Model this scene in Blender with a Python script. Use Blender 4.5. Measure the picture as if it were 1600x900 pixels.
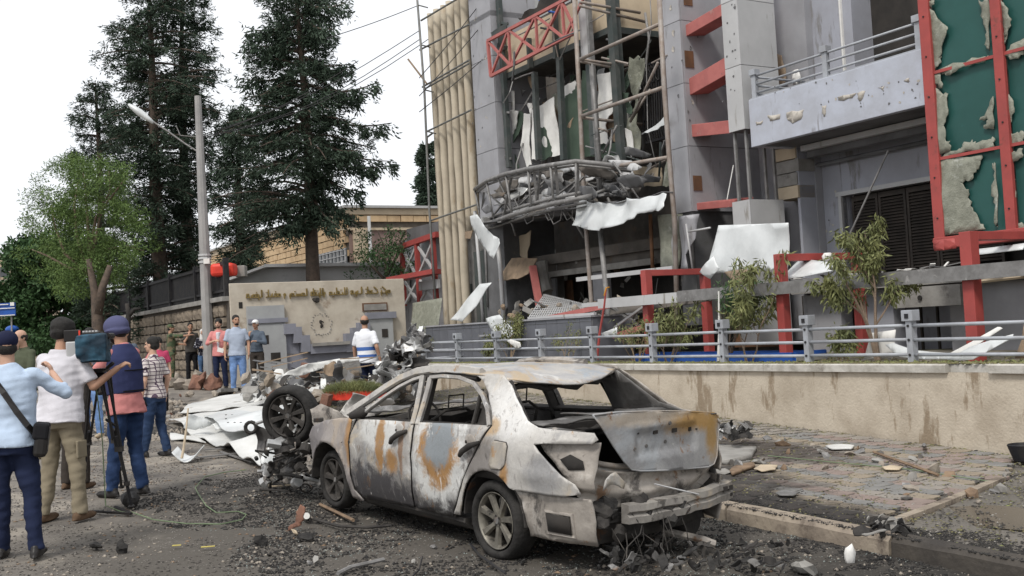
import bpy, bmesh, math, random
import numpy as np
from mathutils import Vector, Matrix, noise
PI = math.pi; R_ = math.radians
for o in list(bpy.data.objects): bpy.data.objects.remove(o)
SC = bpy.context.scene; COL = SC.collection

# ------------------------------------------------------------ camera
FPX = 1690.0; TH = R_(2.06); RO = R_(3.235); CAMH = 1.77
_r0 = Vector((1,0,0)); FW = Vector((0,math.cos(TH),math.sin(TH))); _u0 = Vector((0,-math.sin(TH),math.cos(TH)))
RT = _r0*math.cos(RO) - _u0*math.sin(RO); UP = _r0*math.sin(RO) + _u0*math.cos(RO)
CP = Vector((0,0,CAMH))
cd = bpy.data.cameras.new('camera'); cam = bpy.data.objects.new('camera', cd); COL.objects.link(cam)
cd.sensor_width = 36.0; cd.lens = 36.0*FPX/1600.0; cd.clip_start = 0.1; cd.clip_end = 3000
M3 = Matrix((RT, UP, -FW)).transposed()
cam.matrix_world = Matrix.Translation(CP) @ M3.to_4x4()
SC.camera = cam
# ------------------------------------------------------------ world, sun, exposure: bright hazy overcast
w = bpy.data.worlds.new('World'); SC.world = w; w.use_nodes = True
nt = w.node_tree; bg = nt.nodes['Background']
SUN_EL, SUN_AZ = 52, 205      # degrees; the veiled sun stands behind the photographer, to the left
sky = nt.nodes.new('ShaderNodeTexSky'); sky.sky_type = 'NISHITA'; sky.sun_disc = False
sky.sun_elevation = R_(SUN_EL); sky.sun_rotation = R_(SUN_AZ)
sky.dust_density = 3.0; sky.air_density = 1.0
sc_ = nt.nodes.new('ShaderNodeVectorMath'); sc_.operation = 'SCALE'; sc_.inputs['Scale'].default_value = 0.10
nt.links.new(sky.outputs[0], sc_.inputs[0])
tc = nt.nodes.new('ShaderNodeTexCoord'); nz = nt.nodes.new('ShaderNodeTexNoise')
nz.inputs['Scale'].default_value = 1.6; nz.inputs['Detail'].default_value = 5
nt.links.new(tc.outputs['Generated'], nz.inputs['Vector'])
cr = nt.nodes.new('ShaderNodeValToRGB'); cr.color_ramp.elements[0].position = .3; cr.color_ramp.elements[1].position = .75
cr.color_ramp.elements[0].color = (.90,.93,.98,1); cr.color_ramp.elements[1].color = (1.04,1.04,1.04,1)
nt.links.new(nz.outputs['Fac'], cr.inputs['Fac'])
mx = nt.nodes.new('ShaderNodeMix'); mx.data_type = 'RGBA'; mx.inputs['Factor'].default_value = .88
nt.links.new(sc_.outputs[0], mx.inputs[6]); nt.links.new(cr.outputs[0], mx.inputs[7])
nt.links.new(mx.outputs[2], bg.inputs['Color']); bg.inputs['Strength'].default_value = 1.0
sd = bpy.data.lights.new('sun', 'SUN'); so = bpy.data.objects.new('sun', sd); COL.objects.link(so)
sd.energy = 2.0; sd.angle = R_(12); sd.color = (1.0,.96,.9)
az = R_(SUN_AZ); el = R_(SUN_EL)
sdir = Vector((math.sin(az)*math.cos(el), math.cos(az)*math.cos(el), math.sin(el)))
so.rotation_euler = sdir.to_track_quat('Z','Y').to_euler(); so.location = (0,0,30)
SC.view_settings.view_transform = 'Standard'; SC.view_settings.look = 'None'
SC.view_settings.exposure = 0.28; SC.view_settings.gamma = 1.0
SC.render.engine = 'CYCLES'

# ------------------------------------------------------------ site geometry
def G(x, y):                     # the road climbs gently to the left and away
    t=min(1,max(0,(y-22.5)/3)); return .22*t*t*(3-2*t)*(1 if x<-2 else 0 if x>-1 else -x-1) + .01*(min(y,60)-9) - (.042 if x<0 else .035)*max(min(x,5),-10)
def ray(px, py): return FW + RT*((px-800)/FPX) - UP*((py-450)/FPX)
def gp(px, py, dz=0.0):
    d = ray(px,py); t = 9.0
    for i in range(60):
        p = CP+d*t; t += (p.z-G(p.x,p.y)-dz)/max(.02,-d.z)*.6
    return CP+d*t
def dp(px, py, dep): return CP + ray(px,py)*dep
PSI = .537
UD = Vector((-math.sin(PSI),math.cos(PSI),0)); ND = Vector((UD.y,-UD.x,0)); OO = Vector((5.661,12.277,0)); ZZ = Vector((0,0,1))
def Q(s,n,z): return OO + UD*s + ND*n + ZZ*z      # s: along the facade away from us, n: behind the street wall, z: up
def A(px,py,n):                 # pixel on the plane n -> (s,z)
    d = ray(px,py); t = ((OO-CP).dot(ND)+n)/d.dot(ND); p = CP+d*t; return ((p-OO).dot(UD), p.z)
def B(px,py,s):                 # pixel on the plane s -> (n,z)
    d = ray(px,py); t = ((OO-CP).dot(UD)+s)/d.dot(UD); p = CP+d*t; return ((p-OO).dot(ND), p.z)
def fp(px,py,n):
    s,z = A(px,py,n); return Q(s,n,z)
def onz(px,py,z):
    d = ray(px,py); return CP + d*((z-CAMH)/d.z)

# ------------------------------------------------------------ materials
MATS = {}
def mat(name, c, c2=None, scale=6, rough=.8, metal=0, bump=.15, bscale=None, c3=None, s3=1.2, t3=.55, lo=.4, hi=.62, coord='Object', spec=.3, st=None):
    if name in MATS: return MATS[name]
    m = bpy.data.materials.new(name); m.use_nodes = True; t = m.node_tree; N = t.nodes; L = t.links
    b = N['Principled BSDF']; b.inputs['Roughness'].default_value = rough; b.inputs['Metallic'].default_value = metal
    b.inputs['Specular IOR Level'].default_value = spec
    tcn = N.new('ShaderNodeTexCoord'); oi = N.new('ShaderNodeObjectInfo')
    ad = N.new('ShaderNodeVectorMath'); ad.operation = 'MULTIPLY_ADD'
    cb = N.new('ShaderNodeCombineXYZ')
    for i in range(3): L.new(oi.outputs['Random'], cb.inputs[i])
    ad.inputs[1].default_value = (17,31,23); L.new(cb.outputs[0], ad.inputs[0]); L.new(tcn.outputs[coord], ad.inputs[2])
    vec = ad.outputs[0]
    if c2 is None: c2 = tuple(v*.78 for v in c)
    n1 = N.new('ShaderNodeTexNoise'); n1.inputs['Scale'].default_value = scale; n1.inputs['Detail'].default_value = 7; n1.inputs['Roughness'].default_value = .62
    L.new(vec, n1.inputs['Vector'])
    r1 = N.new('ShaderNodeValToRGB'); r1.color_ramp.elements[0].position = lo; r1.color_ramp.elements[1].position = hi
    r1.color_ramp.elements[0].color = (*c,1); r1.color_ramp.elements[1].color = (*c2,1)
    L.new(n1.outputs['Fac'], r1.inputs['Fac']); out = r1.outputs[0]
    if c3 is not None:
        n3 = N.new('ShaderNodeTexNoise'); n3.inputs['Scale'].default_value = s3; n3.inputs['Detail'].default_value = 9; n3.inputs['Roughness'].default_value = .68
        if st:
            mp = N.new('ShaderNodeMapping'); mp.inputs['Scale'].default_value = st; L.new(vec, mp.inputs[0]); L.new(mp.outputs[0], n3.inputs['Vector'])
        else: L.new(vec, n3.inputs['Vector'])
        r3 = N.new('ShaderNodeValToRGB'); r3.color_ramp.elements[0].position = t3; r3.color_ramp.elements[1].position = t3+.07
        L.new(n3.outputs['Fac'], r3.inputs['Fac'])
        m3 = N.new('ShaderNodeMix'); m3.data_type = 'RGBA'; L.new(r3.outputs[0], m3.inputs['Factor']); L.new(out, m3.inputs[6]); m3.inputs[7].default_value = (*c3,1)
        out = m3.outputs[2]
    L.new(out, b.inputs['Base Color'])
    if bump:
        nb = N.new('ShaderNodeTexNoise'); nb.inputs['Scale'].default_value = bscale or scale*5; nb.inputs['Detail'].default_value = 6
        L.new(vec, nb.inputs['Vector']); bp = N.new('ShaderNodeBump'); bp.inputs['Strength'].default_value = bump; bp.inputs['Distance'].default_value = .02
        L.new(nb.outputs['Fac'], bp.inputs['Height']); L.new(bp.outputs[0], b.inputs['Normal'])
    m['out'] = 1; MATS[name] = m
    return m

# ------------------------------------------------------------ mesh helpers
def wloc(p):
    v = Vector((0,0,0))
    while p is not None:
        v += p.location; p = p.parent
    return v
def tag(o, label=None, cat=None, group=None, kind=None):
    if label: o['label'] = label
    if cat: o['category'] = cat
    if group: o['group'] = group
    if kind: o['kind'] = kind
    return o
def empty(name, loc, label=None, cat=None, group=None, rz=0, kind=None):
    o = bpy.data.objects.new(name, None); COL.objects.link(o); o.location = loc; o.rotation_euler = (0,0,rz)
    o.empty_display_size = .2
    return tag(o, label, cat, group, kind)
def reloc(me):                   # shift a mesh so its origin is the middle of its base; returns that point
    n = len(me.vertices); a = np.empty(n*3,'f'); me.vertices.foreach_get('co', a); a = a.reshape(-1,3)
    c = np.array([(a[:,0].min()+a[:,0].max())/2,(a[:,1].min()+a[:,1].max())/2,a[:,2].min()],'f')
    me.vertices.foreach_set('co', (a-c).ravel()); me.update(); return Vector(c.tolist())
class MB:
    def __init__(s): s.v=[]; s.f=[]
    def add(s, vs, fs):
        k=len(s.v); s.v += [tuple(v) for v in vs]; s.f += [tuple(i+k for i in f) for f in fs]; return s
    def para(s, p, a, b, c):     # a box from a corner and three edge vectors
        p=Vector(p);a=Vector(a);b=Vector(b);c=Vector(c)
        vs=[p,p+a,p+a+b,p+b,p+c,p+a+c,p+a+b+c,p+b+c]
        fs=[(0,3,2,1),(4,5,6,7),(0,1,5,4),(1,2,6,5),(2,3,7,6),(3,0,4,7)]
        if a.cross(b).dot(c)<0: fs=[f[::-1] for f in fs]
        return s.add(vs,fs)
    def box(s, c, sz, rot=None):
        c=Vector(c); X=Vector((sz[0],0,0));Y=Vector((0,sz[1],0));Z=Vector((0,0,sz[2]))
        if rot is not None: X=rot@X;Y=rot@Y;Z=rot@Z
        return s.para(c-(X+Y+Z)/2,X,Y,Z)
    def fb(s, s0,s1,n0,n1,z0,z1): # box in the facade frame
        return s.para(Q(s0,n0,z0),UD*(s1-s0),ND*(n1-n0),ZZ*(z1-z0))
    def bar(s, p, q, w_, h_=None, up=ZZ):
        p=Vector(p);q=Vector(q);d=(q-p); 
        if d.length<1e-6: return s
        h_=h_ or w_; x=d.cross(up)
        if x.length<1e-5: x=d.cross(Vector((1,0,0)))
        x.normalize(); y=x.cross(d).normalized()
        return s.para(p-x*w_/2-y*h_/2, x*w_, y*h_, d)
    def tube(s, pts, r, seg=8):
        pts=[Vector(p) for p in pts]; n=len(pts); rs=r if isinstance(r,(list,tuple)) else [r]*n
        k=len(s.v); pr=None
        for i,p in enumerate(pts):
            d=(pts[min(i+1,n-1)]-pts[max(i-1,0)]).normalized()
            if pr is None:
                x=d.cross(ZZ)
                if x.length<.05: x=d.cross(Vector((1,0,0)))
            else: x=pr-d*pr.dot(d)
            x.normalize(); pr=x; y=d.cross(x)
            for j in range(seg):
                a=2*PI*j/seg; s.v.append(tuple(p+(x*math.cos(a)+y*math.sin(a))*rs[i]))
        for i in range(n-1):
            for j in range(seg):
                j2=(j+1)%seg; s.f.append((k+i*seg+j,k+i*seg+j2,k+(i+1)*seg+j2,k+(i+1)*seg+j))
        s.f.append(tuple(k+j for j in range(seg))[::-1]); s.f.append(tuple(k+(n-1)*seg+j for j in range(seg)))
        return s
    def loft(s, rings):          # rings: lists of equal length
        k=len(s.v); m=len(rings[0])
        for r in rings: s.v += [tuple(p) for p in r]
        for i in range(len(rings)-1):
            for j in range(m):
                j2=(j+1)%m; s.f.append((k+i*m+j,k+i*m+j2,k+(i+1)*m+j2,k+(i+1)*m+j))
        s.f.append(tuple(k+j for j in range(m))[::-1]); s.f.append(tuple(k+(len(rings)-1)*m+j for j in range(m)))
        return s
    def ell(s, c, r, rot=None, nu=12, nv=8):
        c=Vector(c); k=len(s.v)
        def P(x,y,z):
            v=Vector((x*r[0],y*r[1],z*r[2])); 
            return tuple(c+(rot@v if rot is not None else v))
        s.v.append(P(0,0,1))
        for i in range(1,nv):
            t=PI*i/nv
            for j in range(nu):
                a=2*PI*j/nu; s.v.append(P(math.sin(t)*math.cos(a),math.sin(t)*math.sin(a),math.cos(t)))
        s.v.append(P(0,0,-1))
        for j in range(nu): s.f.append((k,k+1+j,k+1+(j+1)%nu)); s.f.append((k+1+(nv-2)*nu+nu,k+1+(nv-2)*nu+(j+1)%nu,k+1+(nv-2)*nu+j))
        for i in range(nv-2):
            for j in range(nu):
                a=k+1+i*nu; s.f.append((a+j,a+nu+j,a+nu+(j+1)%nu,a+(j+1)%nu))
        return s
    def cap(s, p, q, r1, r2, nu=12):   # tapered limb with rounded ends
        p=Vector(p);q=Vector(q);d=(q-p)
        if d.length<1e-5: return s.ell(p,(r1,)*3)
        d.normalize(); pts=[];rs=[]
        for a in (80,60,35,0): pts.append(p-d*r1*math.sin(R_(a))); rs.append(max(.001,r1*math.cos(R_(a))))
        for a in (0,35,60,80): pts.append(q+d*r2*math.sin(R_(a))); rs.append(max(.001,r2*math.cos(R_(a))))
        return s.tube(pts,rs,nu)
    def rock(s, c, r, rnd, n=2):
        bm=bmesh.new(); bmesh.ops.create_icosphere(bm,subdivisions=n,radius=1); sd_=rnd.random()*99
        q=Matrix.Rotation(rnd.random()*6,3,Vector((rnd.random()-.5,rnd.random()-.5,rnd.random()-.4)).normalized())
        vs=[]
        for v in bm.verts:
            p=v.co.normalized(); k_=1+.55*noise.noise(p*1.3+Vector((sd_,0,0)))+.25*noise.noise(p*3+Vector((0,sd_,0)))
            p=Vector((p.x*r[0],p.y*r[1],p.z*r[2]))*k_; vs.append(Vector(c)+q@p)
        s.add(vs,[[v.index for v in f.verts] for f in bm.faces]); bm.free(); return s
    def build(s, name, m, parent=None, local=False, smooth=False, bev=0, label=None, cat=None, group=None, kind=None):
        me=bpy.data.meshes.new(name); me.from_pydata(s.v,[],s.f); me.validate()
        o=bpy.data.objects.new(name,me); COL.objects.link(o)
        if m: me.materials.append(m)
        if parent is not None:
            o.parent=parent
            if not local: me.transform(Matrix.Translation(-wloc(parent)))
        elif not local: o.location=reloc(me)
        if smooth:
            for p in me.polygons: p.use_smooth=True
        if bev:
            b=o.modifiers.new('b','BEVEL'); b.width=bev; b.segments=2; b.limit_method='ANGLE'
        return tag(o,label,cat,group,kind)
def copy_tree(o, parent=None):
    c=o.copy(); COL.objects.link(c); c.parent=parent
    for ch in list(o.children): copy_tree(ch,c)
    return c
def jag(pts, amp, n, seed=0, closed=True):   # ragged version of an outline (2-D tuples)
    rnd=random.Random(seed); out=[]; N=len(pts)
    for i in range(N if closed else N-1):
        a=pts[i]; b=pts[(i+1)%N]; k=n[i] if isinstance(n,(list,tuple)) else n
        out.append(a)
        dx,dy=b[0]-a[0],b[1]-a[1]; L=math.hypot(dx,dy) or 1
        for j in range(1,k+1):
            t=j/(k+1); e=rnd.uniform(-amp,amp); out.append((a[0]+dx*t-dy/L*e,a[1]+dy*t+dx/L*e))
    return out
def sheet(name, pts2, fn, m, parent=None, cell=.12, thick=.006, local=False, smooth=True, **kw):
    """cut a 2-D outline into a fine net, map it into space with fn(a,b) and give it thickness"""
    bm=bmesh.new(); vs=[bm.verts.new((a,b,0)) for a,b in pts2]; bm.faces.new(vs); bm.normal_update()
    bmesh.ops.triangulate(bm,faces=bm.faces[:])
    xs=[p[0] for p in pts2]; ys=[p[1] for p in pts2]
    for lo,hi,no in ((min(xs),max(xs),(1,0,0)),(min(ys),max(ys),(0,1,0))):
        k=math.ceil((hi-lo)/cell)
        for i in range(1,k):
            c=lo+(hi-lo)*i/k
            bmesh.ops.bisect_plane(bm,geom=bm.verts[:]+bm.edges[:]+bm.faces[:],plane_co=(c*no[0],c*no[1],0),plane_no=no)
    bmesh.ops.remove_doubles(bm,verts=bm.verts[:],dist=1e-5)
    for v in bm.verts: v.co=fn(v.co.x,v.co.y)
    me=bpy.data.meshes.new(name); bm.to_mesh(me); bm.free()
    o=bpy.data.objects.new(name,me); COL.objects.link(o); me.materials.append(m)
    if parent is not None:
        o.parent=parent
        if not local: me.transform(Matrix.Translation(-wloc(parent)))
    elif not local: o.location=reloc(me)
    for p in me.polygons: p.use_smooth=smooth
    sm=o.modifiers.new('s','SOLIDIFY'); sm.thickness=thick; sm.offset=0
    return tag(o,kw.get('label'),kw.get('cat'),kw.get('group'),kw.get('kind'))
def fsheet(name, px, n, m, parent=None, amp=.0, fr=1.5, slope=0.0, jagn=0, jamp=0, seed=0, cell=.15, thick=.01, curl=0, **kw):
    """torn board or sheet hanging near the facade plane n; outline in photo positions on that plane"""
    p2=[A(x,y,n) for x,y in px]
    if jagn: p2=jag(p2,jamp,jagn,seed)
    zs=[p[1] for p in p2]; ss=[p[0] for p in p2]; z0=min(zs); s0=sum(ss)/len(ss)
    def fn(a,b):
        d=amp*noise.noise(Vector((a*fr+seed*3.1,b*fr,seed*1.7)))+slope*(b-z0)+curl*(a-s0)**2
        return Q(a,n+d,b)
    return sheet(name,p2,fn,m,parent,cell,thick,**kw)
def bigmesh(name, V, F, m, parent=None, **kw):   # numpy arrays: V (n,3), F (m,k)
    me=bpy.data.meshes.new(name); n=len(V); k=F.shape[1]
    V=np.asarray(V,'f')
    if parent is not None: V=V-np.array(wloc(parent),'f')
    me.vertices.add(n); me.vertices.foreach_set('co',V.ravel())
    me.loops.add(F.size); me.loops.foreach_set('vertex_index',F.astype('i').ravel())
    me.polygons.add(len(F)); me.polygons.foreach_set('loop_start',np.arange(0,F.size,k,dtype='i')); me.polygons.foreach_set('loop_total',np.full(len(F),k,'i'))
    me.update(calc_edges=True); me.validate(); me.materials.append(m)
    o=bpy.data.objects.new(name,me); COL.objects.link(o)
    if parent is not None: o.parent=parent
    else: o.location=reloc(me)
    return tag(o,kw.get('label'),kw.get('cat'),kw.get('group'),kw.get('kind'))
# ============================================================ materials
m_wallplast = mat('street_wall_plaster',(.50,.44,.355),(.38,.325,.255),1.6,.92,c3=(.26,.205,.145),s3=2.8,t3=.55,bump=.4,bscale=30,st=(1,1,.30))
m_cap   = mat('wall_cap_concrete',(.50,.48,.44),(.36,.34,.30),5,.9,bump=.3,c3=(.25,.23,.2),s3=3,t3=.62)
m_grey  = mat('grey_paint_metal',(.40,.41,.44),(.34,.35,.37),3,.45,.1,bump=.05,c3=(.22,.20,.18),s3=3.2,t3=.64)
m_rail  = mat('railing_paint',(.37,.39,.42),(.30,.31,.33),4,.5,.1,bump=.08,c3=(.20,.15,.11),s3=6,t3=.64)
m_clad  = mat('lavender_grey_cladding',(.36,.36,.38),(.30,.30,.315),1.2,.55,.1,bump=.04,c3=(.19,.18,.175),s3=4.5,t3=.60,st=(1,1,.14))
m_clad2 = mat('light_cladding',(.48,.48,.48),(.42,.42,.42),1.2,.5,.1,bump=.05,c3=(.25,.235,.21),s3=4,t3=.60,st=(1,1,.15))
m_render= mat('blue_grey_render',(.35,.36,.405),(.30,.305,.335),1.1,.85,bump=.12,c3=(.21,.205,.205),s3=3.2,t3=.58,st=(1,1,.2))
m_balc  = mat('balcony_render',(.44,.465,.53),(.385,.40,.445),2.0,.85,bump=.2,c3=(.27,.27,.29),s3=4,t3=.61,st=(1,1,.22))
m_soff  = mat('dark_soffit',(.15,.15,.155),(.10,.10,.10),1.3,.9,c3=(.24,.21,.18),s3=1.7,t3=.62)  # darker grey for undersides, pier cores and loose scraps
m_red   = mat('red_paint',(.36,.070,.062),(.30,.062,.056),3,.5,0,bump=.08,c3=(.20,.06,.05),s3=5,t3=.60)
m_pink  = mat('faded_red_paint',(.42,.14,.125),(.35,.11,.10),3,.6,0,bump=.1,c3=(.36,.19,.17),s3=3,t3=.60)
m_teal  = mat('teal_backing_board',(.022,.088,.078),(.017,.070,.062),1.0,.45,bump=.03,c3=(.03,.12,.115),s3=2.5,t3=.66)
m_film  = mat('torn_ribbed_glass',(.26,.265,.215),(.19,.195,.155),9,.4,bump=.5,bscale=40,c3=(.36,.37,.33),s3=4,t3=.6)
m_beige = mat('beige_stone_panel',(.52,.43,.31),(.45,.37,.27),1.6,.8,bump=.1,c3=(.36,.29,.21),s3=1.3,t3=.62)
m_col   = mat('beige_column',(.49,.43,.335),(.40,.35,.27),1.5,.75,bump=.08,c3=(.36,.29,.20),s3=3,t3=.58,st=(1,1,.3))
m_green = mat('dark_green_steel',(.055,.068,.066),(.085,.09,.086),4,.6,.1,bump=.1,c3=(.13,.12,.10),s3=5,t3=.62)
m_board = mat('green_board',(.065,.095,.07),(.05,.075,.055),2,.8,bump=.1,c3=(.11,.14,.11),s3=3,t3=.66)
m_white = mat('white_board',(.74,.73,.70),(.62,.61,.58),3,.7,bump=.1,c3=(.45,.42,.38),s3=3,t3=.68)
m_sheetw= mat('white_metal_sheet',(.66,.68,.68),(.55,.57,.57),2,.38,.1,bump=.08,c3=(.34,.33,.31),s3=3.4,t3=.66)
m_scaff = mat('tan_scaffold_tube',(.24,.195,.165),(.31,.28,.255),6,.6,.2,bump=.1)
m_twist = mat('twisted_grey_steel',(.25,.245,.24),(.17,.165,.16),5,.6,.3,bump=.15,c3=(.36,.35,.34),s3=6,t3=.6)
m_dark  = mat('dark_interior',(.028,.026,.024),(.045,.04,.036),2,.95,bump=0)  # near black paints in the shade of rooms and holes; also on dark scraps
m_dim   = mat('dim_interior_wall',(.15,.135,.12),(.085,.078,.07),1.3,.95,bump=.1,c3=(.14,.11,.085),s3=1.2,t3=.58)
m_brown = mat('brown_panel',(.17,.085,.045),(.11,.06,.035),4,.8)
m_plyw  = mat('plywood',(.31,.23,.16),(.22,.165,.115),4,.85)
m_shut  = mat('dark_shutter',(.055,.045,.038),(.035,.03,.026),3,.7)
m_tile  = mat('dark_planter_tile',(.135,.14,.16),(.11,.115,.13),2,.5,bump=.05,c3=(.19,.185,.18),s3=3,t3=.62)
m_conc  = mat('concrete',(.30,.29,.27),(.22,.21,.195),3,.9,bump=.3,c3=(.15,.14,.13),s3=2,t3=.62)
m_sign  = mat('sign_wall_plaster',(.53,.48,.40),(.44,.39,.32),2.2,.9,bump=.3,c3=(.33,.27,.21),s3=1.3,t3=.61)
m_lav   = mat('sign_grey_relief',(.24,.245,.285),(.20,.205,.235),2,.8,bump=.12)
m_lav2  = mat('sign_pale_relief',(.36,.37,.37),(.31,.315,.32),2,.85,bump=.1)
m_gold  = mat('gilt_letters',(.32,.235,.09),(.22,.16,.06),9,.45,.4,bump=.1)
m_stone = mat('weathered_stone',(.25,.205,.155),(.17,.14,.11),3,.95,bump=.6,bscale=14,c3=(.09,.08,.07),s3=2.5,t3=.62)
m_mort  = mat('dark_mortar',(.11,.095,.08),None,6,.95)
m_lime  = mat('golden_limestone',(.56,.41,.25),(.44,.31,.185),2,.95,bump=.6,bscale=9,c3=(.62,.50,.33),s3=1.2,t3=.6)
m_pinkw = mat('dusky_pink_render',(.27,.19,.165),(.24,.17,.15),1,.9)
m_pale  = mat('pale_concrete_roof',(.42,.42,.42),(.35,.35,.34),1,.85,c3=(.28,.28,.27),s3=.8,t3=.6)
m_iron  = mat('black_iron',(.02,.02,.024),(.035,.033,.032),5,.6,.2)
m_pole  = mat('lamp_post_concrete',(.33,.32,.31),(.27,.265,.26),3,.85,bump=.2)
m_alum  = mat('crumpled_aluminium',(.50,.50,.49),(.34,.34,.335),4,.42,.5,bump=.2,c3=(.19,.18,.17),s3=4,t3=.6)
m_leaf1 = mat('dark_conifer_needles',(.050,.074,.050),(.030,.046,.032),5,.7,bump=0,spec=.15)
m_leaf2 = mat('light_green_leaves',(.13,.18,.055),(.08,.12,.035),5,.6,bump=0,spec=.2)
m_leaf3 = mat('mid_green_leaves',(.05,.10,.035),(.03,.065,.025),5,.6,bump=0,spec=.2)
m_leaf4 = mat('olive_leaves',(.20,.21,.085),(.12,.135,.06),5,.6,bump=0,spec=.2)
m_bark  = mat('bark',(.12,.09,.07),(.075,.06,.05),9,.95,bump=.6)
m_bark2 = mat('pale_bark',(.22,.165,.12),(.16,.12,.09),9,.95,bump=.5)
m_blue  = mat('blue_plastic',(.02,.09,.36),(.02,.07,.28),3,.45)
m_redpl = mat('red_plastic',(.70,.055,.03),(.55,.04,.025),3,.5)
m_ash   = mat('black_ash',(.022,.021,.021),(.045,.043,.04),9,.95,bump=.5,c3=(.10,.095,.09),s3=11,t3=.66)
m_rub   = mat('rubble_stone',(.33,.29,.24),(.22,.19,.16),7,.95,bump=.4)
m_litter= mat('leaf_litter',(.20,.19,.09),(.10,.08,.045),9,.9,bump=0)
m_chip  = mat('pale_chips',(.30,.28,.25),(.20,.185,.165),9,.9,bump=0)
m_darkc = mat('dark_chips',(.05,.047,.043),(.11,.10,.09),9,.9,bump=0)
m_brick = mat('red_clay_brick',(.22,.115,.08),(.15,.08,.06),8,.9,bump=.4)
m_wood  = mat('splintered_wood',(.25,.175,.115),(.16,.11,.075),7,.85,bump=.3)
m_glassd= mat('dark_window_glass',(.03,.035,.04),(.05,.055,.06),1,.12,spec=.6,bump=0)

# ============================================================ ground
def ground_mat():
    m=mat('dusty_burnt_asphalt',(.20,.18,.155),(.125,.112,.10),2.4,.93,bump=.5,bscale=26,c3=(.28,.25,.21),s3=1.0,t3=.53)
    t=m.node_tree;N=t.nodes;L=t.links;b=N['Principled BSDF']
    src=b.inputs['Base Color'].links[0].from_socket
    g=N.new('ShaderNodeNewGeometry')
    last=src
    # burnt patches: real scorch marks on the road around the wreck
    for (cx,cy,rx,ry,ang,colr,lo,hi) in ((.5,9.0,2.5,3.9,.665,(.030,.027,.024),.62,1.12),(-2.3,11.6,1.5,1.9,.6,(.026,.025,.025),.6,1.15),(2.0,8.1,2.2,2.0,.62,(.024,.022,.02),.5,1.15),(-.9,9.3,3.2,3.4,.6,(.085,.076,.065),.7,1.2)):
        mp=N.new('ShaderNodeMapping'); mp.vector_type='TEXTURE'; mp.inputs['Location'].default_value=(cx,cy,0); mp.inputs['Rotation'].default_value=(0,0,ang); mp.inputs['Scale'].default_value=(rx,ry,50)
        L.new(g.outputs['Position'],mp.inputs['Vector'])
        ln=N.new('ShaderNodeVectorMath'); ln.operation='LENGTH'; L.new(mp.outputs[0],ln.inputs[0])
        n=N.new('ShaderNodeTexNoise'); n.inputs['Scale'].default_value=1.7; n.inputs['Detail'].default_value=9; n.inputs['Roughness'].default_value=.72; L.new(g.outputs['Position'],n.inputs['Vector'])
        ma=N.new('ShaderNodeMath'); ma.operation='MULTIPLY_ADD'; ma.inputs[1].default_value=1.3; L.new(n.outputs['Fac'],ma.inputs[0]); L.new(ln.outputs['Value'],ma.inputs[2])
        mr=N.new('ShaderNodeMapRange'); mr.inputs['From Min'].default_value=lo+.65; mr.inputs['From Max'].default_value=hi+.75; mr.inputs['To Min'].default_value=.97; mr.inputs['To Max'].default_value=0; L.new(ma.outputs[0],mr.inputs['Value'])
        mm=N.new('ShaderNodeMix'); mm.data_type='RGBA'; L.new(mr.outputs[0],mm.inputs['Factor']); L.new(last,mm.inputs[6]); mm.inputs[7].default_value=(*colr,1); last=mm.outputs[2]
    # dusty specks
    n=N.new('ShaderNodeTexNoise'); n.inputs['Scale'].default_value=38; n.inputs['Detail'].default_value=3; L.new(g.outputs['Position'],n.inputs['Vector'])
    r=N.new('ShaderNodeValToRGB'); r.color_ramp.elements[0].position=.64; r.color_ramp.elements[1].position=.69; r.color_ramp.elements[1].color=(.6,.6,.6,1); L.new(n.outputs['Fac'],r.inputs['Fac'])
    mm=N.new('ShaderNodeMix'); mm.data_type='RGBA'; L.new(r.outputs[0],mm.inputs['Factor']); L.new(last,mm.inputs[6]); mm.inputs[7].default_value=(.20,.185,.165,1); last=mm.outputs[2]
    L.new(last,b.inputs['Base Color']); return m
m_ground=ground_mat()
def make_ground():
    # fine in view, coarse out to the horizon
    xs=np.concatenate([np.linspace(-900,-60,12)[:-1],np.linspace(-60,-14,18)[:-1],np.linspace(-14,9,330)[:-1],np.linspace(9,40,14)[:-1],np.linspace(40,900,12)])
    ys=np.concatenate([np.linspace(-300,2,10)[:-1],np.linspace(2,6,24)[:-1],np.linspace(6,24,300)[:-1],np.linspace(24,60,60)[:-1],np.linspace(60,1500,14)])
    V=[];
    for y in ys:
        for x in xs:
            z=G(x,y)
            if -14<=x<=9 and 2<=y<=40:
                v=Vector((x,y,0)); a=.012*noise.noise(v*1.1)+.006*noise.noise(v*4.5)+.004*noise.noise(v*13)
                db=max(0,1-((x-.4)**2/9+(y-9)**2/14)); a+=db*.010*noise.noise(v*9)
                z+=a
            V.append((x,y,z-.012))
    nx=len(xs); i=np.arange(len(ys)-1)[:,None]*nx+np.arange(nx-1)[None,:]; i=i.ravel()
    F=np.stack([i,i+1,i+nx+1,i+nx],1)
    o=bigmesh('ground',np.array(V),F,m_ground,kind='structure')
    for p in o.data.polygons: p.use_smooth=True
make_ground()

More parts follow.
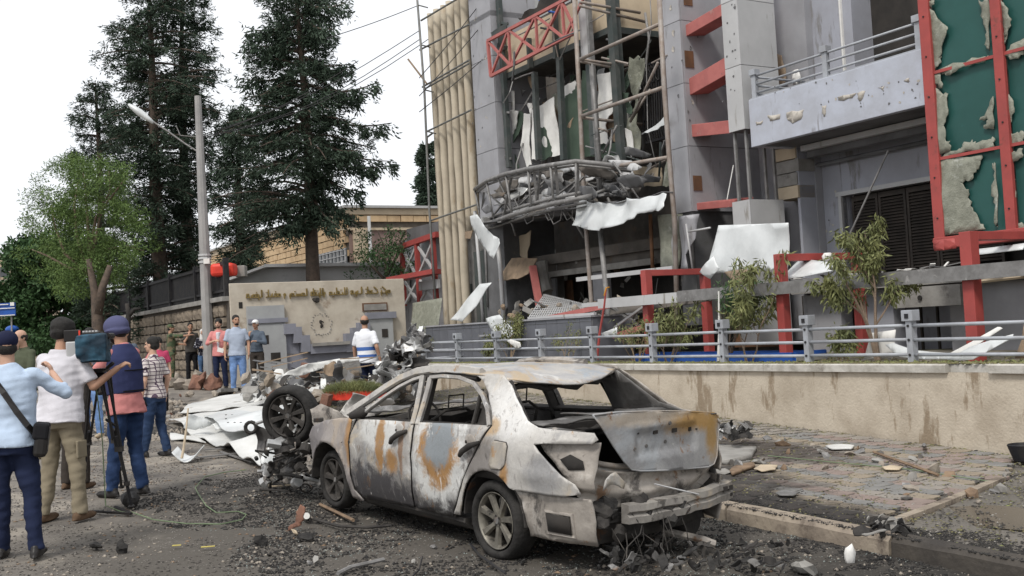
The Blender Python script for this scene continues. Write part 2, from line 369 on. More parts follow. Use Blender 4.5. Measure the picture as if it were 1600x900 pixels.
# ============================================================ kerb, pavement
K0=gp(1130,790,.13); K1=gp(1600,880,.13)
KD=(K0-K1); KD.z=0; KD.normalize(); KN=Vector((KD.y,-KD.x,0))   # along the kerb (away) and into the pavement
def KP(a,b,z=0.0): 
    p=K1+KD*a+KN*b; return Vector((p.x,p.y,z))
def SW(a,b):           # height of the pavement
    p=KP(a,b); q=p-OO; s=q.dot(UD); n=q.dot(ND)
    zw=-.01+.044*s; zk=G(p.x,p.y)+.13; L=KP(a,0); wn=-(L-OO).dot(ND); t=min(1,max(0,(wn+n)/max(.5,wn))); return zk*(1-t)+zw*t
m_pave=mat('pavement_mortar',(.16,.145,.125),(.10,.09,.08),3,.93,bump=.5,bscale=30,c3=(.05,.047,.045),s3=1.4,t3=.55)
m_wet=mat('damp_driveway_concrete',(.17,.155,.135),(.13,.12,.105),1.2,.6,bump=.15,c3=(.095,.085,.075),s3=.9,t3=.55)
def wallb(a):          # distance from kerb to the wall along b at station a
    p=KP(a,0); return -(p-OO).dot(ND)/KN.dot(ND)
V=[];na=150;nb=60
AA=np.linspace(-5,16,na)
for a in AA:
    wb=wallb(a)
    for j in range(nb):
        b=.16+(wb-.1)*j/(nb-1); p=KP(a,b); n_=.010*noise.noise(p*2.2)+.006*noise.noise(p*8); V.append((p.x,p.y,SW(a,b)-.03+n_))
i=(np.arange(na-1)[:,None]*nb+np.arange(nb-1)[None,:]).ravel()
pv=bigmesh('pavement',np.array(V),np.stack([i,i+nb,i+nb+1,i+1],1),m_pave,kind='structure')
# kerb stones: each a block of its own
kroot=empty('kerb',KP(4,0,G(*KP(4,0).xy)),kind='structure')
m_kerb=mat('kerb_concrete',(.33,.28,.22),(.24,.20,.16),3,.9,bump=.5,bscale=20,c3=(.13,.105,.085),s3=1.6,t3=.56)
m_kerbb=mat('scorched_kerb_concrete',(.045,.04,.036),(.075,.066,.056),3,.9,bump=.5,bscale=20,c3=(.30,.25,.17),s3=3.6,t3=.62)
rnd=random.Random(4)
aj=[-5,-3.3,-1.6,.55,2.0,3.6,5.2,6.8,8.4,10,11.6,13.2]
apix=gp(1385,840,.13); aj0=(apix-K1).dot(KD)
aj=[aj0+(k-4)*1.75 for k in range(12)]
for k in range(9):
    a0=aj[k]+.012;a1=aj[k+1]-.012
    b=MB(); rings=[]
    nseg=10
    for i in range(nseg+1):
        a=a0+(a1-a0)*i/nseg; g=G(*KP(a,0).xy); j=lambda q: .008*noise.noise(Vector((a*3,q,k)))
        rings.append([KP(a,.0+j(1),g-.15),KP(a,.012+j(2),g+.095+j(3)),KP(a,.045+j(5),g+.128+j(4)),KP(a,.19+j(7),g+.132+j(6)),KP(a,.21,g+.10),KP(a,.21,g-.15)])
    b.loft([r[::-1] for r in rings]); b.build('kerb_stone',m_kerbb if k<4 else m_kerb,kroot)
def scorch(m,lst):       # soot stains lying on the paving where the fire reached it
    t=m.node_tree;N=t.nodes;L=t.links;b=N['Principled BSDF'];last=b.inputs['Base Color'].links[0].from_socket;g=N.new('ShaderNodeNewGeometry')
    for (c,rx,ry,ang,colr) in lst:
        mp=N.new('ShaderNodeMapping');mp.vector_type='TEXTURE';mp.inputs['Location'].default_value=(c.x,c.y,0);mp.inputs['Rotation'].default_value=(0,0,ang);mp.inputs['Scale'].default_value=(rx,ry,50);L.new(g.outputs['Position'],mp.inputs['Vector'])
        ln=N.new('ShaderNodeVectorMath');ln.operation='LENGTH';L.new(mp.outputs[0],ln.inputs[0])
        n=N.new('ShaderNodeTexNoise');n.inputs['Scale'].default_value=3.2;n.inputs['Detail'].default_value=9;n.inputs['Roughness'].default_value=.72;L.new(g.outputs['Position'],n.inputs['Vector'])
        ma=N.new('ShaderNodeMath');ma.operation='MULTIPLY_ADD';ma.inputs[1].default_value=1.5;L.new(n.outputs['Fac'],ma.inputs[0]);L.new(ln.outputs['Value'],ma.inputs[2])
        mr=N.new('ShaderNodeMapRange');mr.inputs['From Min'].default_value=1.35;mr.inputs['From Max'].default_value=1.85;mr.inputs['To Min'].default_value=.95;mr.inputs['To Max'].default_value=0;L.new(ma.outputs[0],mr.inputs['Value'])
        mm=N.new('ShaderNodeMix');mm.data_type='RGBA';L.new(mr.outputs[0],mm.inputs['Factor']);L.new(last,mm.inputs[6]);mm.inputs[7].default_value=(*colr,1);last=mm.outputs[2]
    L.new(last,b.inputs['Base Color'])
KA=math.atan2(KD.y,KD.x); SCL=[(KP(2.6,.25),2.8,.75,KA,(.03,.027,.025)),(KP(4.6,1.0),1.8,1.1,KA,(.045,.04,.036)),(KP(.6,.9),.9,.45,KA,(.04,.036,.033)),(KP(5.4,3.0),1.6,.8,KA,(.07,.06,.052))]
scorch(m_pave,SCL); scorch(m_kerb,[(KP(4.6,-.1),1.7,.30,KA,(.05,.044,.04))])
# interlocking pavers
proot=pv
def paver_mesh(w_,h_):
    c=.16*w_; P=[(-w_/2,-h_/2),(-c/2,-h_/2+c*.45),(w_/2,-h_/2),(w_/2-c*.5,0),(w_/2,h_/2),(c/2,h_/2+c*.45),(-w_/2,h_/2),(-w_/2-c*.5,0)]
    bm=bmesh.new(); lo=[bm.verts.new((x,y,-.03)) for x,y in P]; mi=[bm.verts.new((x,y,-.004)) for x,y in P]; hi=[bm.verts.new((x*.93,y*.93,0.003)) for x,y in P]
    for A_,B_ in ((lo,mi),(mi,hi)):
        for i in range(8): bm.faces.new((A_[i],A_[(i+1)%8],B_[(i+1)%8],B_[i]))
    bm.faces.new(hi); bmesh.ops.recalc_face_normals(bm,faces=bm.faces[:]); me=bpy.data.meshes.new('paver'); bm.to_mesh(me); bm.free(); return me
pcol=[(.27,.245,.215),(.26,.205,.18),(.28,.235,.18),(.215,.21,.20)]
pmats=[mat('paver_%s'%n_,c,tuple(v*.84 for v in c),9,.9,bump=.3,c3=(.13,.115,.10),s3=2.2,t3=.59) for n_,c in zip(('buff','pink','ochre','grey'),pcol)]
pmesh=[]
for m_ in pmats: scorch(m_,SCL)
for m_ in pmats:
    me=paver_mesh(.285,.235); me.materials.append(m_); pmesh.append(me)
PE=gp(1420,806,.12)-K1; PE2=gp(1590,735,.13)-K1
pe=[(PE.dot(KD),PE.dot(KN)),(PE2.dot(KD),PE2.dot(KN))]
def right_edge(b):   # the paving stops at an edging line on the right
    t=(b-pe[0][1])/(pe[1][1]-pe[0][1]); return pe[0][0]+(pe[1][0]-pe[0][0])*t
PW=(gp(1100,760,.13)-gp(1540,752,.13)); 
cnt=0; pang=math.atan2(UD.y,UD.x)
cand=[]
for r in range(18):
    for c_ in range(75):
        u=-3+c_*.29+(r%2)*.145; v=-.16-r*.24
        p=Q(u,v,0); a=(p-K1).dot(KD); b=(p-K1).dot(KN)
        if b<.34 or a<right_edge(b)+.14 or a>14: continue
        z=SW(a,b); d=Vector((p.x,p.y,z))-CP; zz=d.dot(FW); px=800+FPX*d.dot(RT)/zz; py=450-FPX*d.dot(UP)/zz
        if px<700 or px>1640 or py>860: continue
        cand.append((zz,p,z,r,c_,a,b))
cand.sort(key=lambda t:t[0])
rp=random.Random(8)
rest=MB()
for zz,p,z,r,c_,a,b in cand[298:1400]:
    k=.11; X=UD*.136; Y=ND*.111; c=Vector((p.x,p.y,z+rp.uniform(-.0015,.0015))); q=[c-X-Y,c+X-Y,c+X+Y,c-X+Y]; rest.add([v-ZZ*.02 for v in q]+[v for v in q],[(0,1,5,4),(1,2,6,5),(2,3,7,6),(3,0,4,7),(4,5,6,7)])
if rest.v: rest.build('far_pavers',pmats[0],pv,kind='stuff')
for zz,p,z,r,c_,a,b in cand[:298]:
    band=r%4; k=[0,1,3,2][band] if rp.random()<.85 else rp.randrange(4)
    o=bpy.data.objects.new('paver',pmesh[k]); COL.objects.link(o); o.parent=pv; o.location=Vector((p.x,p.y,z+rp.uniform(-.0015,.0015)))-pv.location
    o.rotation_euler=(rp.uniform(-.004,.004),rp.uniform(-.004,.004),pang+rp.uniform(-.02,.02))
# edging strip + damp slab on the right
e=MB()
for k in range(7):
    b0=.3+k*.42; a0=right_edge(b0); a1=right_edge(b0+.4); 
    p=KP(a0,b0,SW(a0,b0)-.02); q=KP(a1,b0+.4,SW(a1,b0+.4)-.02); MB().bar(p,q,.09,.09).build('edging_stone',m_kerb,pv)
V=[];F=[]
nb=40
for i_ in range(40):
    for j in range(nb):
        b=.22+(3.6-.22)*j/(nb-1); ar=right_edge(b)-.06; a=ar+(-5-ar)*i_/39
        b=min(b,wallb(a)-.02); p=KP(a,b); V.append((p.x,p.y,SW(a,b)-.012))
i=(np.arange(39)[:,None]*nb+np.arange(nb-1)[None,:]).ravel()
bigmesh('driveway_slab',np.array(V),np.stack([i,i+1,i+nb+1,i+nb],1),m_wet,kind='structure')
m_water=bpy.data.materials.new('muddy_puddle'); m_water.use_nodes=True; b_=m_water.node_tree.nodes['Principled BSDF']
b_.inputs['Base Color'].default_value=(.05,.043,.034,1); b_.inputs['Roughness'].default_value=.14; b_.inputs['Specular IOR Level'].default_value=.6
pc=gp(1560,805,.12); 
rr=[]
for k in range(40):
    t=2*PI*k/40; r=1+.28*noise.noise(Vector((math.cos(t)*1.5,math.sin(t)*1.5,3))); p=pc+KD*(.62*r*math.sin(t))+KN*(.5*r*math.cos(t)); a=(p-K1).dot(KD); b=(p-K1).dot(KN); rr.append(Vector((p.x,p.y,SW((pc-K1).dot(KD),(pc-K1).dot(KN))+.002)))
MB().add(rr,[tuple(range(40))]).build('puddle',m_water,kind='structure')

# ============================================================ street wall with railing
WT=1.03
SE=15.75
wroot=empty('boundary_wall',Q(5,0.15,0),'long stained beige plaster wall with a concrete coping running along the pavement','wall')
b=MB(); V=[];F=[]
ns=260;nzz=24
for i_ in range(ns+1):
    s=-9+(SE+9)*i_/ns
    for j in range(nzz+1):
        z=-.5+(.93+.5)*j/nzz; dn=.006*noise.noise(Vector((s*1.5,z*1.5,0)))+.004*noise.noise(Vector((s*7,z*7,2))); p=Q(s,dn,z); V.append(p)
i=(np.arange(ns)[:,None]*(nzz+1)+np.arange(nzz)[None,:]).ravel()
fw=bigmesh('plaster_face',np.array([tuple(v) for v in V]),np.stack([i+1,i+nzz+2,i+nzz+1,i],1),m_wallplast,wroot)
MB().fb(-9,SE,.03,.3,-.5,.93).build('wall_core',m_conc,wroot)
s1,_=A(1542,583,-.06); s2,_=A(1478,583,-.06)
def coping(s0,s_1,n0=-.05):
    rings=[]; n=max(2,int((s_1-s0)/.15))
    for k in range(n+1):
        s=s0+(s_1-s0)*k/n; j=lambda q:.007*noise.noise(Vector((s*4,q*3.1,0)))
        rings.append([Q(s,n0+j(1),.925),Q(s,n0-.004+j(2),1.015),Q(s,n0+.02+j(3),1.03),Q(s,.36,1.03),Q(s,.36,.925)])
    return MB().loft(rings)
segs=[(-9,s1-.02)]; x=s2+.02
coping(-9,s1-.01).build('coping_slab',m_cap,wroot)
coping(s1-.008,s2+.008,.04).build('coping_slab',m_cap,wroot)     # the bite broken out of the coping
x=s2+.01
while x<SE:
    y=min(SE,x+3.1); coping(x,y-.012).build('coping_slab',m_cap,wroot); x=y
# terrace behind
m_terr=mat('littered_terrace',(.22,.20,.165),(.15,.135,.11),3,.95,bump=.4,c3=(.12,.125,.06),s3=2.5,t3=.55)
V=[]
ns=160
for i_ in range(ns+1):
    s=-9+ (21+9)*i_/ns
    for j in range(21):
        n=.3+8*j/20; V.append(tuple(Q(s,n,.985+.02*noise.noise(Vector((s*2,n*2,0))))))
i=(np.arange(ns)[:,None]*21+np.arange(20)[None,:]).ravel()
bigmesh('terrace',np.array(V),np.stack([i,i+1,i+22,i+21],1)[:,::-1],m_terr,kind='structure')
def rail_post(root,s,n,z0,h,cap=True):
    b=MB(); b.fb(s-.045,s+.045,n-.05,n+.05,z0,z0+h-.12); o=b.build('post',m_rail,root)
    c=MB(); c.fb(s-.085,s+.085,n-.075,n+.075,z0+h-.13,z0+h+.01); c=c.build('post_cap',m_rail,o,bev=.006)
    MB().fb(s-.03,s+.03,n-.083,n-.07,z0+h-.10,z0+h-.03).build('cap_mark',m_iron,c) if False else MB().fb(s-.028,s+.028,n-.085,n-.074,z0+h-.095,z0+h-.035).build('cap_bolt',m_iron,o)
    for dz in (.13,.32,.50): MB().tube([Q(s+.005,n-.048,z0+dz),Q(s+.005,n-.062,z0+dz)],.018,8).build('bolt',m_iron,o)
rr_=empty('terrace_railing',Q(6,.25,1.0),'grey steel railing with capped square posts standing on the beige street wall','railing')
PS=1.7715
for k in range(-4,9):
    rail_post(rr_,1.62+PS*k,.25,1.0,.69)
for k in range(-4,8):
    s0=1.62+PS*k; 
    for dz in (.13,.32,.50): MB().tube([Q(s0+.04,.235,1.0+dz+random.Random(k).uniform(-.006,.006)),Q(s0+PS-.04,.235,1.0+dz)],.0235,10).build('rail',m_rail,rr_,smooth=True)
# railing return at the far corner
for dz in (.13,.32,.50): MB().tube([Q(15.79,.3,1.0+dz),Q(15.79,1.3,1.0+dz)],.0235,10).build('rail',m_rail,rr_,smooth=True)
# ============================================================ the wrecked building
bld=empty('damaged_building',Q(10,4,1.0),'blast damaged multi-storey building with grey cladding, red frames and a gutted middle bay','building')
def bar_px(px1,n1,px2,n2,w_,m,parent=None,name='tube',round_=True,**kw):
    p=fp(*px1,n1);q=fp(*px2,n2); b=MB()
    if round_: b.tube([p,q],w_/2,8)
    else: b.bar(p,q,w_)
    return b.build(name,m,parent,smooth=False,**kw)
BN=3.0
# ---- right bay: curtain wall in red frame
sR,_=A(1448,185,2.9); 
cw=2.86
sa=A(1433,0,cw)[0]; sb=A(1449,0,cw)[0]; zb=A(1465,372,cw)[1]
sm1=A(1545,0,cw)[0]; sm2=A(1561,0,cw)[0]
zt=8.2
MB().fb(sa,sb,cw,cw+.07,zb-.05,zt).build('red_mullion',m_red,bld,bev=.008)
MB().fb(sm1,sm2,cw,cw+.07,zb,zt).build('red_mullion',m_red,bld,bev=.008)
sm3=2*sm1-sa
MB().fb(sm3,sm3-.25,cw,cw+.07,zb,zt).build('red_mullion',m_red,bld,bev=.008)
for pz in ((1500,102),(1508,240)):
    z=A(*pz,cw+.04)[1]
    MB().fb(sb,sm1,cw+.03,cw+.055,z-.028,z+.018).build('red_transom',m_red,bld)
    MB().fb(sm2,sm3,cw+.03,cw+.055,z-.028,z+.018).build('red_transom',m_red,bld)
z=A(1530,367,cw)[1]
MB().fb(sa,sm3-.3,cw-.03,cw+.25,z-.14,z+.03).build('red_bottom_rail',m_red,bld,bev=.008)
for k in range(9):   # rivets
    z=zb+.3+k*.62
    for s in ((sa+sb)/2,(sm1+sm2)/2): MB().tube([Q(s,cw+.002,z),Q(s,cw-.014,z)],.014,8).build('rivet',m_iron,bld)
bands=[(zb,A(1508,240,cw)[1]),(A(1508,240,cw)[1],A(1500,102,cw)[1]),(A(1500,102,cw)[1],zt)]
for (z0,z1) in bands:
    MB().fb(sb+.01,sm1-.01,cw+.11,cw+.13,z0+.01,z1-.01).build('teal_panel',m_teal,bld)
    MB().fb(sm2+.01,sm3-.01,cw+.11,cw+.13,z0+.01,z1-.01).build('teal_panel',m_teal,bld)
frs=[ # torn remains of the ribbed outer glass, outlines from the photograph
 [(1451,0),(1460,0),(1461,8),(1452,12)],
 [(1451,12),(1482,42),(1480,55),(1466,92),(1471,88),(1465,104),(1457,110)],
 [(1530,0),(1546,0),(1547,80),(1538,70),(1542,50),(1533,25)],
 [(1456,116),(1470,114),(1474,138),(1458,128)],
 [(1458,136),(1474,148),(1481,146),(1483,172),(1476,196),(1480,218),(1487,220),(1486,236),(1465,246)],
 [(1487,236),(1500,232),(1505,226),(1519,218),(1524,224),(1547,217),(1554,216),(1555,229),(1470,246)],
 [(1551,150),(1542,170),(1530,188),(1545,186),(1536,200),(1554,202)],
 [(1464,252),(1534,242),(1530,260),(1522,270),(1518,282),(1500,285),(1514,296),(1514,312),(1520,330),(1530,345),(1541,358),(1468,370)],
 [(1551,256),(1556,256),(1561,355),(1556,350),(1558,320),(1550,300),(1554,280)],
 [(1466,108),(1500,98),(1540,88),(1547,90),(1530,99),(1500,108),(1480,118),(1470,116)],
 [(1565,0),(1573,10),(1582,30),(1575,50),(1570,72),(1568,40)],
 [(1568,88),(1580,70),(1600,60),(1600,86),(1585,92)],
 [(1570,130),(1578,150),(1586,170),(1580,190),(1573,206),(1570,160)],
 [(1574,210),(1590,206),(1600,206),(1600,222),(1576,228)],
 [(1576,240),(1586,236),(1600,232),(1600,246),(1582,256)],
 [(1578,262),(1588,300),(1582,330),(1590,345),(1600,352),(1600,358),(1580,358)]]
for k,f in enumerate(frs):
    p2=jag([A(x,y,cw+.06) for x,y in f],.03,3,k)
    sc0=sum(p[0] for p in p2)/len(p2)
    sheet('torn_glass',p2,lambda a,b,k=k: Q(a,cw+.05+.05*noise.noise(Vector((a*2.5,b*2.5,k))),b),m_film,bld,cell=.14,thick=.012)
# body behind the curtain wall and the mass of the building
MB().fb(sb+.1,-9,cw+.2,8,zb-.1,zt).build('upper_body',m_dim,bld)
# ---- balcony
s0=A(1172,200,BN)[0]; s1=A(1445,120,BN)[0]-.02
zb0=A(1300,200,BN)[1]; zb1=A(1300,118,BN)[1]
zb0,zb1=4.84,5.72
def grid_face(name,sA,sB,zA,zB,n,m,parent,ns=60,nz=16,amp=.006):
    V=[tuple(Q(sA+(sB-sA)*i/ns,n+amp*noise.noise(Vector((i*.3,j*.3,sA))),zA+(zB-zA)*j/nz)) for i in range(ns+1) for j in range(nz+1)]
    i=(np.arange(ns)[:,None]*(nz+1)+np.arange(nz)[None,:]).ravel()
    return bigmesh(name,np.array(V),np.stack([i,i+1,i+nz+2,i+nz+1],1),m,parent)
MB().fb(s0,s1,BN,BN+.14,zb0,zb1).build('balcony_parapet',m_balc,bld,bev=.01)
MB().fb(s0-.005,s0-.14,BN+.143,4.6,zb0,zb1).build('balcony_parapet',m_balc,bld)
MB().fb(s1+.02,s0-.02,BN+.143,4.62,zb0+.02,zb0+.2).build('balcony_slab',m_soff,bld)
# peeled plaster patches, real chips lifted off the parapet
m_peel=mat('peeled_plaster',(.46,.43,.38),(.38,.35,.31),6,.95,bump=.3)
for k,f in enumerate([[(1199,180),(1219,178),(1218,186),(1203,189)],[(1229,176),(1256,171),(1252,186),(1238,193),(1231,188)],[(1181,190),(1192,188),(1188,195),(1182,196)],[(1308,152),(1338,145),(1332,153),(1312,157)],[(1339,146),(1352,142),(1345,158),(1340,154)],[(1372,137),(1382,134),(1381,143)],[(1284,165),(1291,164),(1289,182),(1285,178)],[(1412,126),(1421,122),(1419,129)]]):
    fsheet('peeled_patch',f,BN-.004,m_peel,bld,jagn=2,jamp=.02,seed=k,cell=.2,thick=.006)
# balcony rail
rb=zb1
for px in (1178,1291,1428):
    s=A(px,110,BN+.06)[0]
    if px==1428: s=s1+.12
    b=MB(); b.fb(s-.05,s+.05,BN+.02,BN+.10,rb-.12,rb+.44); o=b.build('rail_post',m_rail,bld)
    MB().fb(s-.075,s+.075,BN-.01,BN+.13,rb+.44,rb+.55).build('post_cap',m_rail,o,bev=.006)
for dz in (.11,.27,.43):
    MB().tube([Q(s1+.1,BN+.06,rb+dz),Q(s0-.05,BN+.06,rb+dz)],.022,8).build('handrail',m_rail,bld,smooth=True)
    MB().tube([Q(s0-.07,BN+.06,rb+dz),Q(s0-.07,4.5,rb+dz)],.022,8).build('handrail',m_rail,bld,smooth=True)
MB().fb(s1+.05,s0,BN+.03,BN+.12,rb+.003,rb+.03).build('base_rail',m_rail,bld)
# wall behind the balcony, upper floor, with the dark doorway
NW=4.6
su0=A(1312,40,NW)[0]; 
MB().fb(su0,s0+.9,NW,NW+.3,zb0+.2,zt+.5).build('upper_wall',m_render,bld)
MB().fb(su0-.002,su0-.28,NW+.02,NW+.9,zb0+.2,zt+.5).build('door_jamb',m_render,bld)
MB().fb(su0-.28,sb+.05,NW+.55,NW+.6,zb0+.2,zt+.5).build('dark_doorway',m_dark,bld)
MB().fb(su0-.03,su0-.07,NW-.03,NW+.02,zb0+.2,zt+.5).build('door_trim',m_white,bld)
for k in range(14):   # dark louvre slats at the foot of the doorway
    z=zb1-.25+k*.05; MB().fb(su0-.35,sb+.05,NW+.40,NW+.44,z,z+.03).build('louvre_slat',m_shut,bld)
# drain pipe, cables and ragged board at the left end of the balcony
for px in ((1232,0),(1222,0),(1242,0)):
    s,_=A(*px,NW-.1); MB().tube([Q(s,NW-.08,8.4),Q(s-.02,NW-.10,6.6),Q(s+.03,NW-.07,5.2)],.03 if px[0]==1232 else .015,6).build('hanging_pipe',m_twist,bld)
fsheet('ragged_board',[(1204,98),(1212,84),(1220,86),(1228,120),(1222,138),(1208,136)],4.3,m_plyw,bld,jagn=2,jamp=.03,seed=3,amp=.05)
fsheet('ragged_board',[(1236,112),(1247,108),(1252,128),(1240,134)],4.3,m_white,bld,jagn=1,jamp=.02,seed=4,amp=.05)
# wall under the balcony with shuttered window
zl=2.2
sw0=A(1318,330,NW)[0]; zw1=A(1385,293,NW)[1]; 
MB().fb(sw0,s0+.25,NW+.003,NW+.28,1.0,zb0+.05).build('lower_wall',m_render,bld)
MB().fb(sb-2.5,sw0-.002,NW+.004,NW+.28,zw1,zb0+.05).build('lower_wall',m_render,bld)
MB().fb(sb-2.5,sw0-.003,NW+.006,NW+.28,.95,2.35).build('lower_wall',m_render,bld)
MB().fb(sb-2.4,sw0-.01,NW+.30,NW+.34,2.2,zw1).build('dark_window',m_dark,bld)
MB().fb(sb-2.3,sw0+.12,NW-.06,NW+.02,zw1-.02,zw1+.06).build('window_head',m_clad2,bld)
MB().fb(sw0+.0,sw0+.07,NW-.05,NW+.1,2.2,zw1-.02).build('window_frame',m_clad2,bld)
ss_=sw0-.10
k=0
while k<5:
    a=ss_-k*.62; sh=MB(); f=.05
    sh.fb(a,a-f,NW+.12,NW+.17,2.3,zw1-.05); sh.fb(a-.6+f,a-.6,NW+.12,NW+.17,2.3,zw1-.05); sh.fb(a,a-.6,NW+.118,NW+.172,2.3,2.38); sh.fb(a,a-.6,NW+.118,NW+.172,zw1-.14,zw1-.05)
    o=sh.build('shutter_leaf',m_shut,bld)
    z=2.42; sl=MB(); 
    while z<zw1-.16:
        sl.para(Q(a-f,NW+.125,z),UD*(-.6+2*f),ND*.035+ZZ*.03,ZZ*.012); z+=.055
    sl.build('shutter_slats',m_shut,o,kind='stuff'); k+=1
# soffit beam and pipe under balcony
MB().fb(sb,s0-.35,4.05,4.25,zb0-.22,zb0-.03).build('soffit_beam',m_soff,bld)
MB().fb(sb,s0-.35,3.9,4.03,zb0-.10,zb0+.0).build('soffit_beam',m_clad2,bld)
pz=zb0-.30
s_=A(1246,270,NW-.12)[0]
MB().tube([Q(sb,NW-.12,pz),Q(s_+.1,NW-.12,pz-.02),Q(s_+.16,NW-.12,pz-.15),Q(s_+.14,NW-.12,3.9),Q(s_+.0,NW-.12,3.6),Q(s_-.12,NW-.1,3.0)],.04,8).build('wall_pipe',m_soff,bld,smooth=True)
bar_px((1388,235),3.6,(1318,388),3.4,.035,m_twist,bld,'hanging_rod')
# ---- stair shaft column right of the recess
sc0=A(1126,0,BN)[0]; sc1=A(1151,0,BN)[0]
zc=A(1150,205,BN)[1]
def panels(sA,sB,nA,nB,zlo,zhi,step,m,name='cladding_panel',gap=.012):
    z=zlo; MB().fb(sA-.02,sB+.02,nA+.03,nB,zlo,zhi).build('pier_core',m_soff,bld)
    while z<zhi-.02:
        z1=min(z+step,zhi); MB().fb(sA,sB,nA,nA+.025,z+gap/2,z1-gap/2).build(name,m,bld)
        MB().fb(sB+.026,sB+.001,nA+.027,nB,z+gap/2,z1-gap/2).build(name,m,bld); z=z1
zj=A(1130,110,BN)[1]
panels(sc0,sc1,BN,BN+.95,zc,zj,5,m_clad2)
panels(sc0,sc1,BN,BN+.95,zj,zj+1.25,5,m_clad2)
panels(sc0,sc1,BN,BN+.95,zj+1.25,8.8,5,m_clad2)
zc2=A(1150,315,BN)[1]
panels(sc0+.02,sc1-.02,BN-.02,BN+.85,1.2,zc2,5,m_clad2)
for n_,s_ in ((BN+.1,sc0-.05),(BN+.12,sc1+.1),(BN+.75,sc1+.06),(BN+.78,sc0-.1)):
    MB().bar(Q(s_,n_,zc2),Q(s_+.01,n_,zc),.05).build('frame_tube',m_twist,bld)
blk=A(1182,260,BN+.9)[0]
z=zc2
k=0
while z<zc+.1:
    j=.03*math.sin(k*2.3); MB().fb(sc0-.15,sc1-.30+j,BN+.95+abs(j),BN+1.4,z+.008,z+.24).build('exposed_block',m_plyw if False else m_conc if k%3 else m_beige,bld); z+=.25; k+=1
MB().fb(sc0+.2,sc1-.32,BN+1.42,BN+1.6,1.2,8.6).build('shaft_wall',m_clad,bld)
MB().fb(sc1-.3,s0-.1,BN+1.0,BN+1.62,1.0,zb0+.1).build('wall_return',m_render,bld)
bar_px((1146,258),3.0,(1136,312),2.9,.02,m_white,bld,'bent_strip')
# ---- recess with red beams, pier with bullet holes
sp0=A(1040,100,BN)[0]; sp1=A(1066,100,BN)[0]
zjs=[A(1055,y,BN)[1] for y in (335,233,134,34)]
MB().fb(sp0-.03,sp1+.02,BN+.035,BN+1.9,1.6,8.9).build('pier_core',m_soff,bld)
zz_=zjs+[8.9]
for k in range(4):
    MB().fb(sp0,sp1,BN,BN+.03,zz_[k]+.006,zz_[k+1]-.006).build('cladding_panel',m_clad,bld)
    MB().fb(sp1+.017,sp1-.013,BN+.033,BN+1.9,zz_[k]+.006,zz_[k+1]-.006).build('cladding_panel',m_clad,bld)
MB().fb(sc0+.03,sp1+.0,BN+1.9,BN+2.1,1.2,8.9).build('recess_back_wall',m_clad,bld)
rp=random.Random(3)
for (px,py,r) in ((1052,52,.07),(1052,77,.055),(1048,12,.05),(1066,95,.03),(1050,105,.02),(1060,150,.03),(1079,75,.04),(1082,160,.05),(1075,175,.03),(1078,188,.03),(1090,58,.02)):
    s,z=A(px,py,BN-.004)
    if px<1068: p=Q(s,BN-.003,z); d=ND
    else:
        n,z=B(px,py,sp1-.016); p=Q(sp1-.016,n,z); d=-UD*-1
    b=MB(); ring=[];
    x=UD if px<1068 else ND
    for q in range(10): t=2*PI*q/10; rr=r*(1+.4*rp.uniform(-1,1)); ring.append(p+x*math.cos(t)*rr*.7+ZZ*math.sin(t)*rr)
    off=(-ND if px<1068 else -UD)*.006
    b.add([v+off for v in ring]+[p-off*1],[(q,(q+1)%10,10) for q in range(10)]); b.build('bullet_hole',m_soff if r<.045 else m_peel,bld)
# rust boxes
for (px,py,w2,h2) in ((1070,92,.1,.34),(1083,286,.1,.30),(1068,0,.12,.2)):
    n,z=B(px,py,sp1-.016); MB().fb(sp1-.03,sp1-.018,n,n+.22,z-h2/2,z+h2/2).build('vent_plate',m_brown,bld)
# red cross beams (the upper two still slope, the lower ones lie level)
def rbeam(a,b_,wpx,m,n0=BN+.15,n1=BN+.05):
    p=fp(*a,n0);q=fp(*b_,n1); h=.42*wpx
    bb=MB(); bb.para(p-ZZ*h,(q-p),ND*.5+ZZ*.06,ZZ*h); return bb.build('red_cross_beam',m,bld,bev=.01)
rbeam((1066,42),(1127,6),.55,m_pink); rbeam((1071,126),(1132,90),.8,m_pink); rbeam((1069,196),(1138,188),.6,m_pink); rbeam((1082,318),(1147,312),.33,m_pink)
for dz in (0,1.35,2.8): MB().fb(sc0+.05,sp1-.03,BN+.7,BN+1.89,zjs[0]+.35+dz*1.0,zjs[0]+.38+dz).build('recess_shelf',m_soff,bld) if dz>9 else None
# dark zone under recess
MB().fb(sc0+.05,sp1+.2,BN+1.2,BN+1.3,1.0,zjs[0]-.0).build('dark_recess',m_dim,bld)
MB().fb(sc0+.1,sp1+.1,BN+1.0,BN+1.12,1.1,2.9).build('brown_door_panel',m_brown,bld)
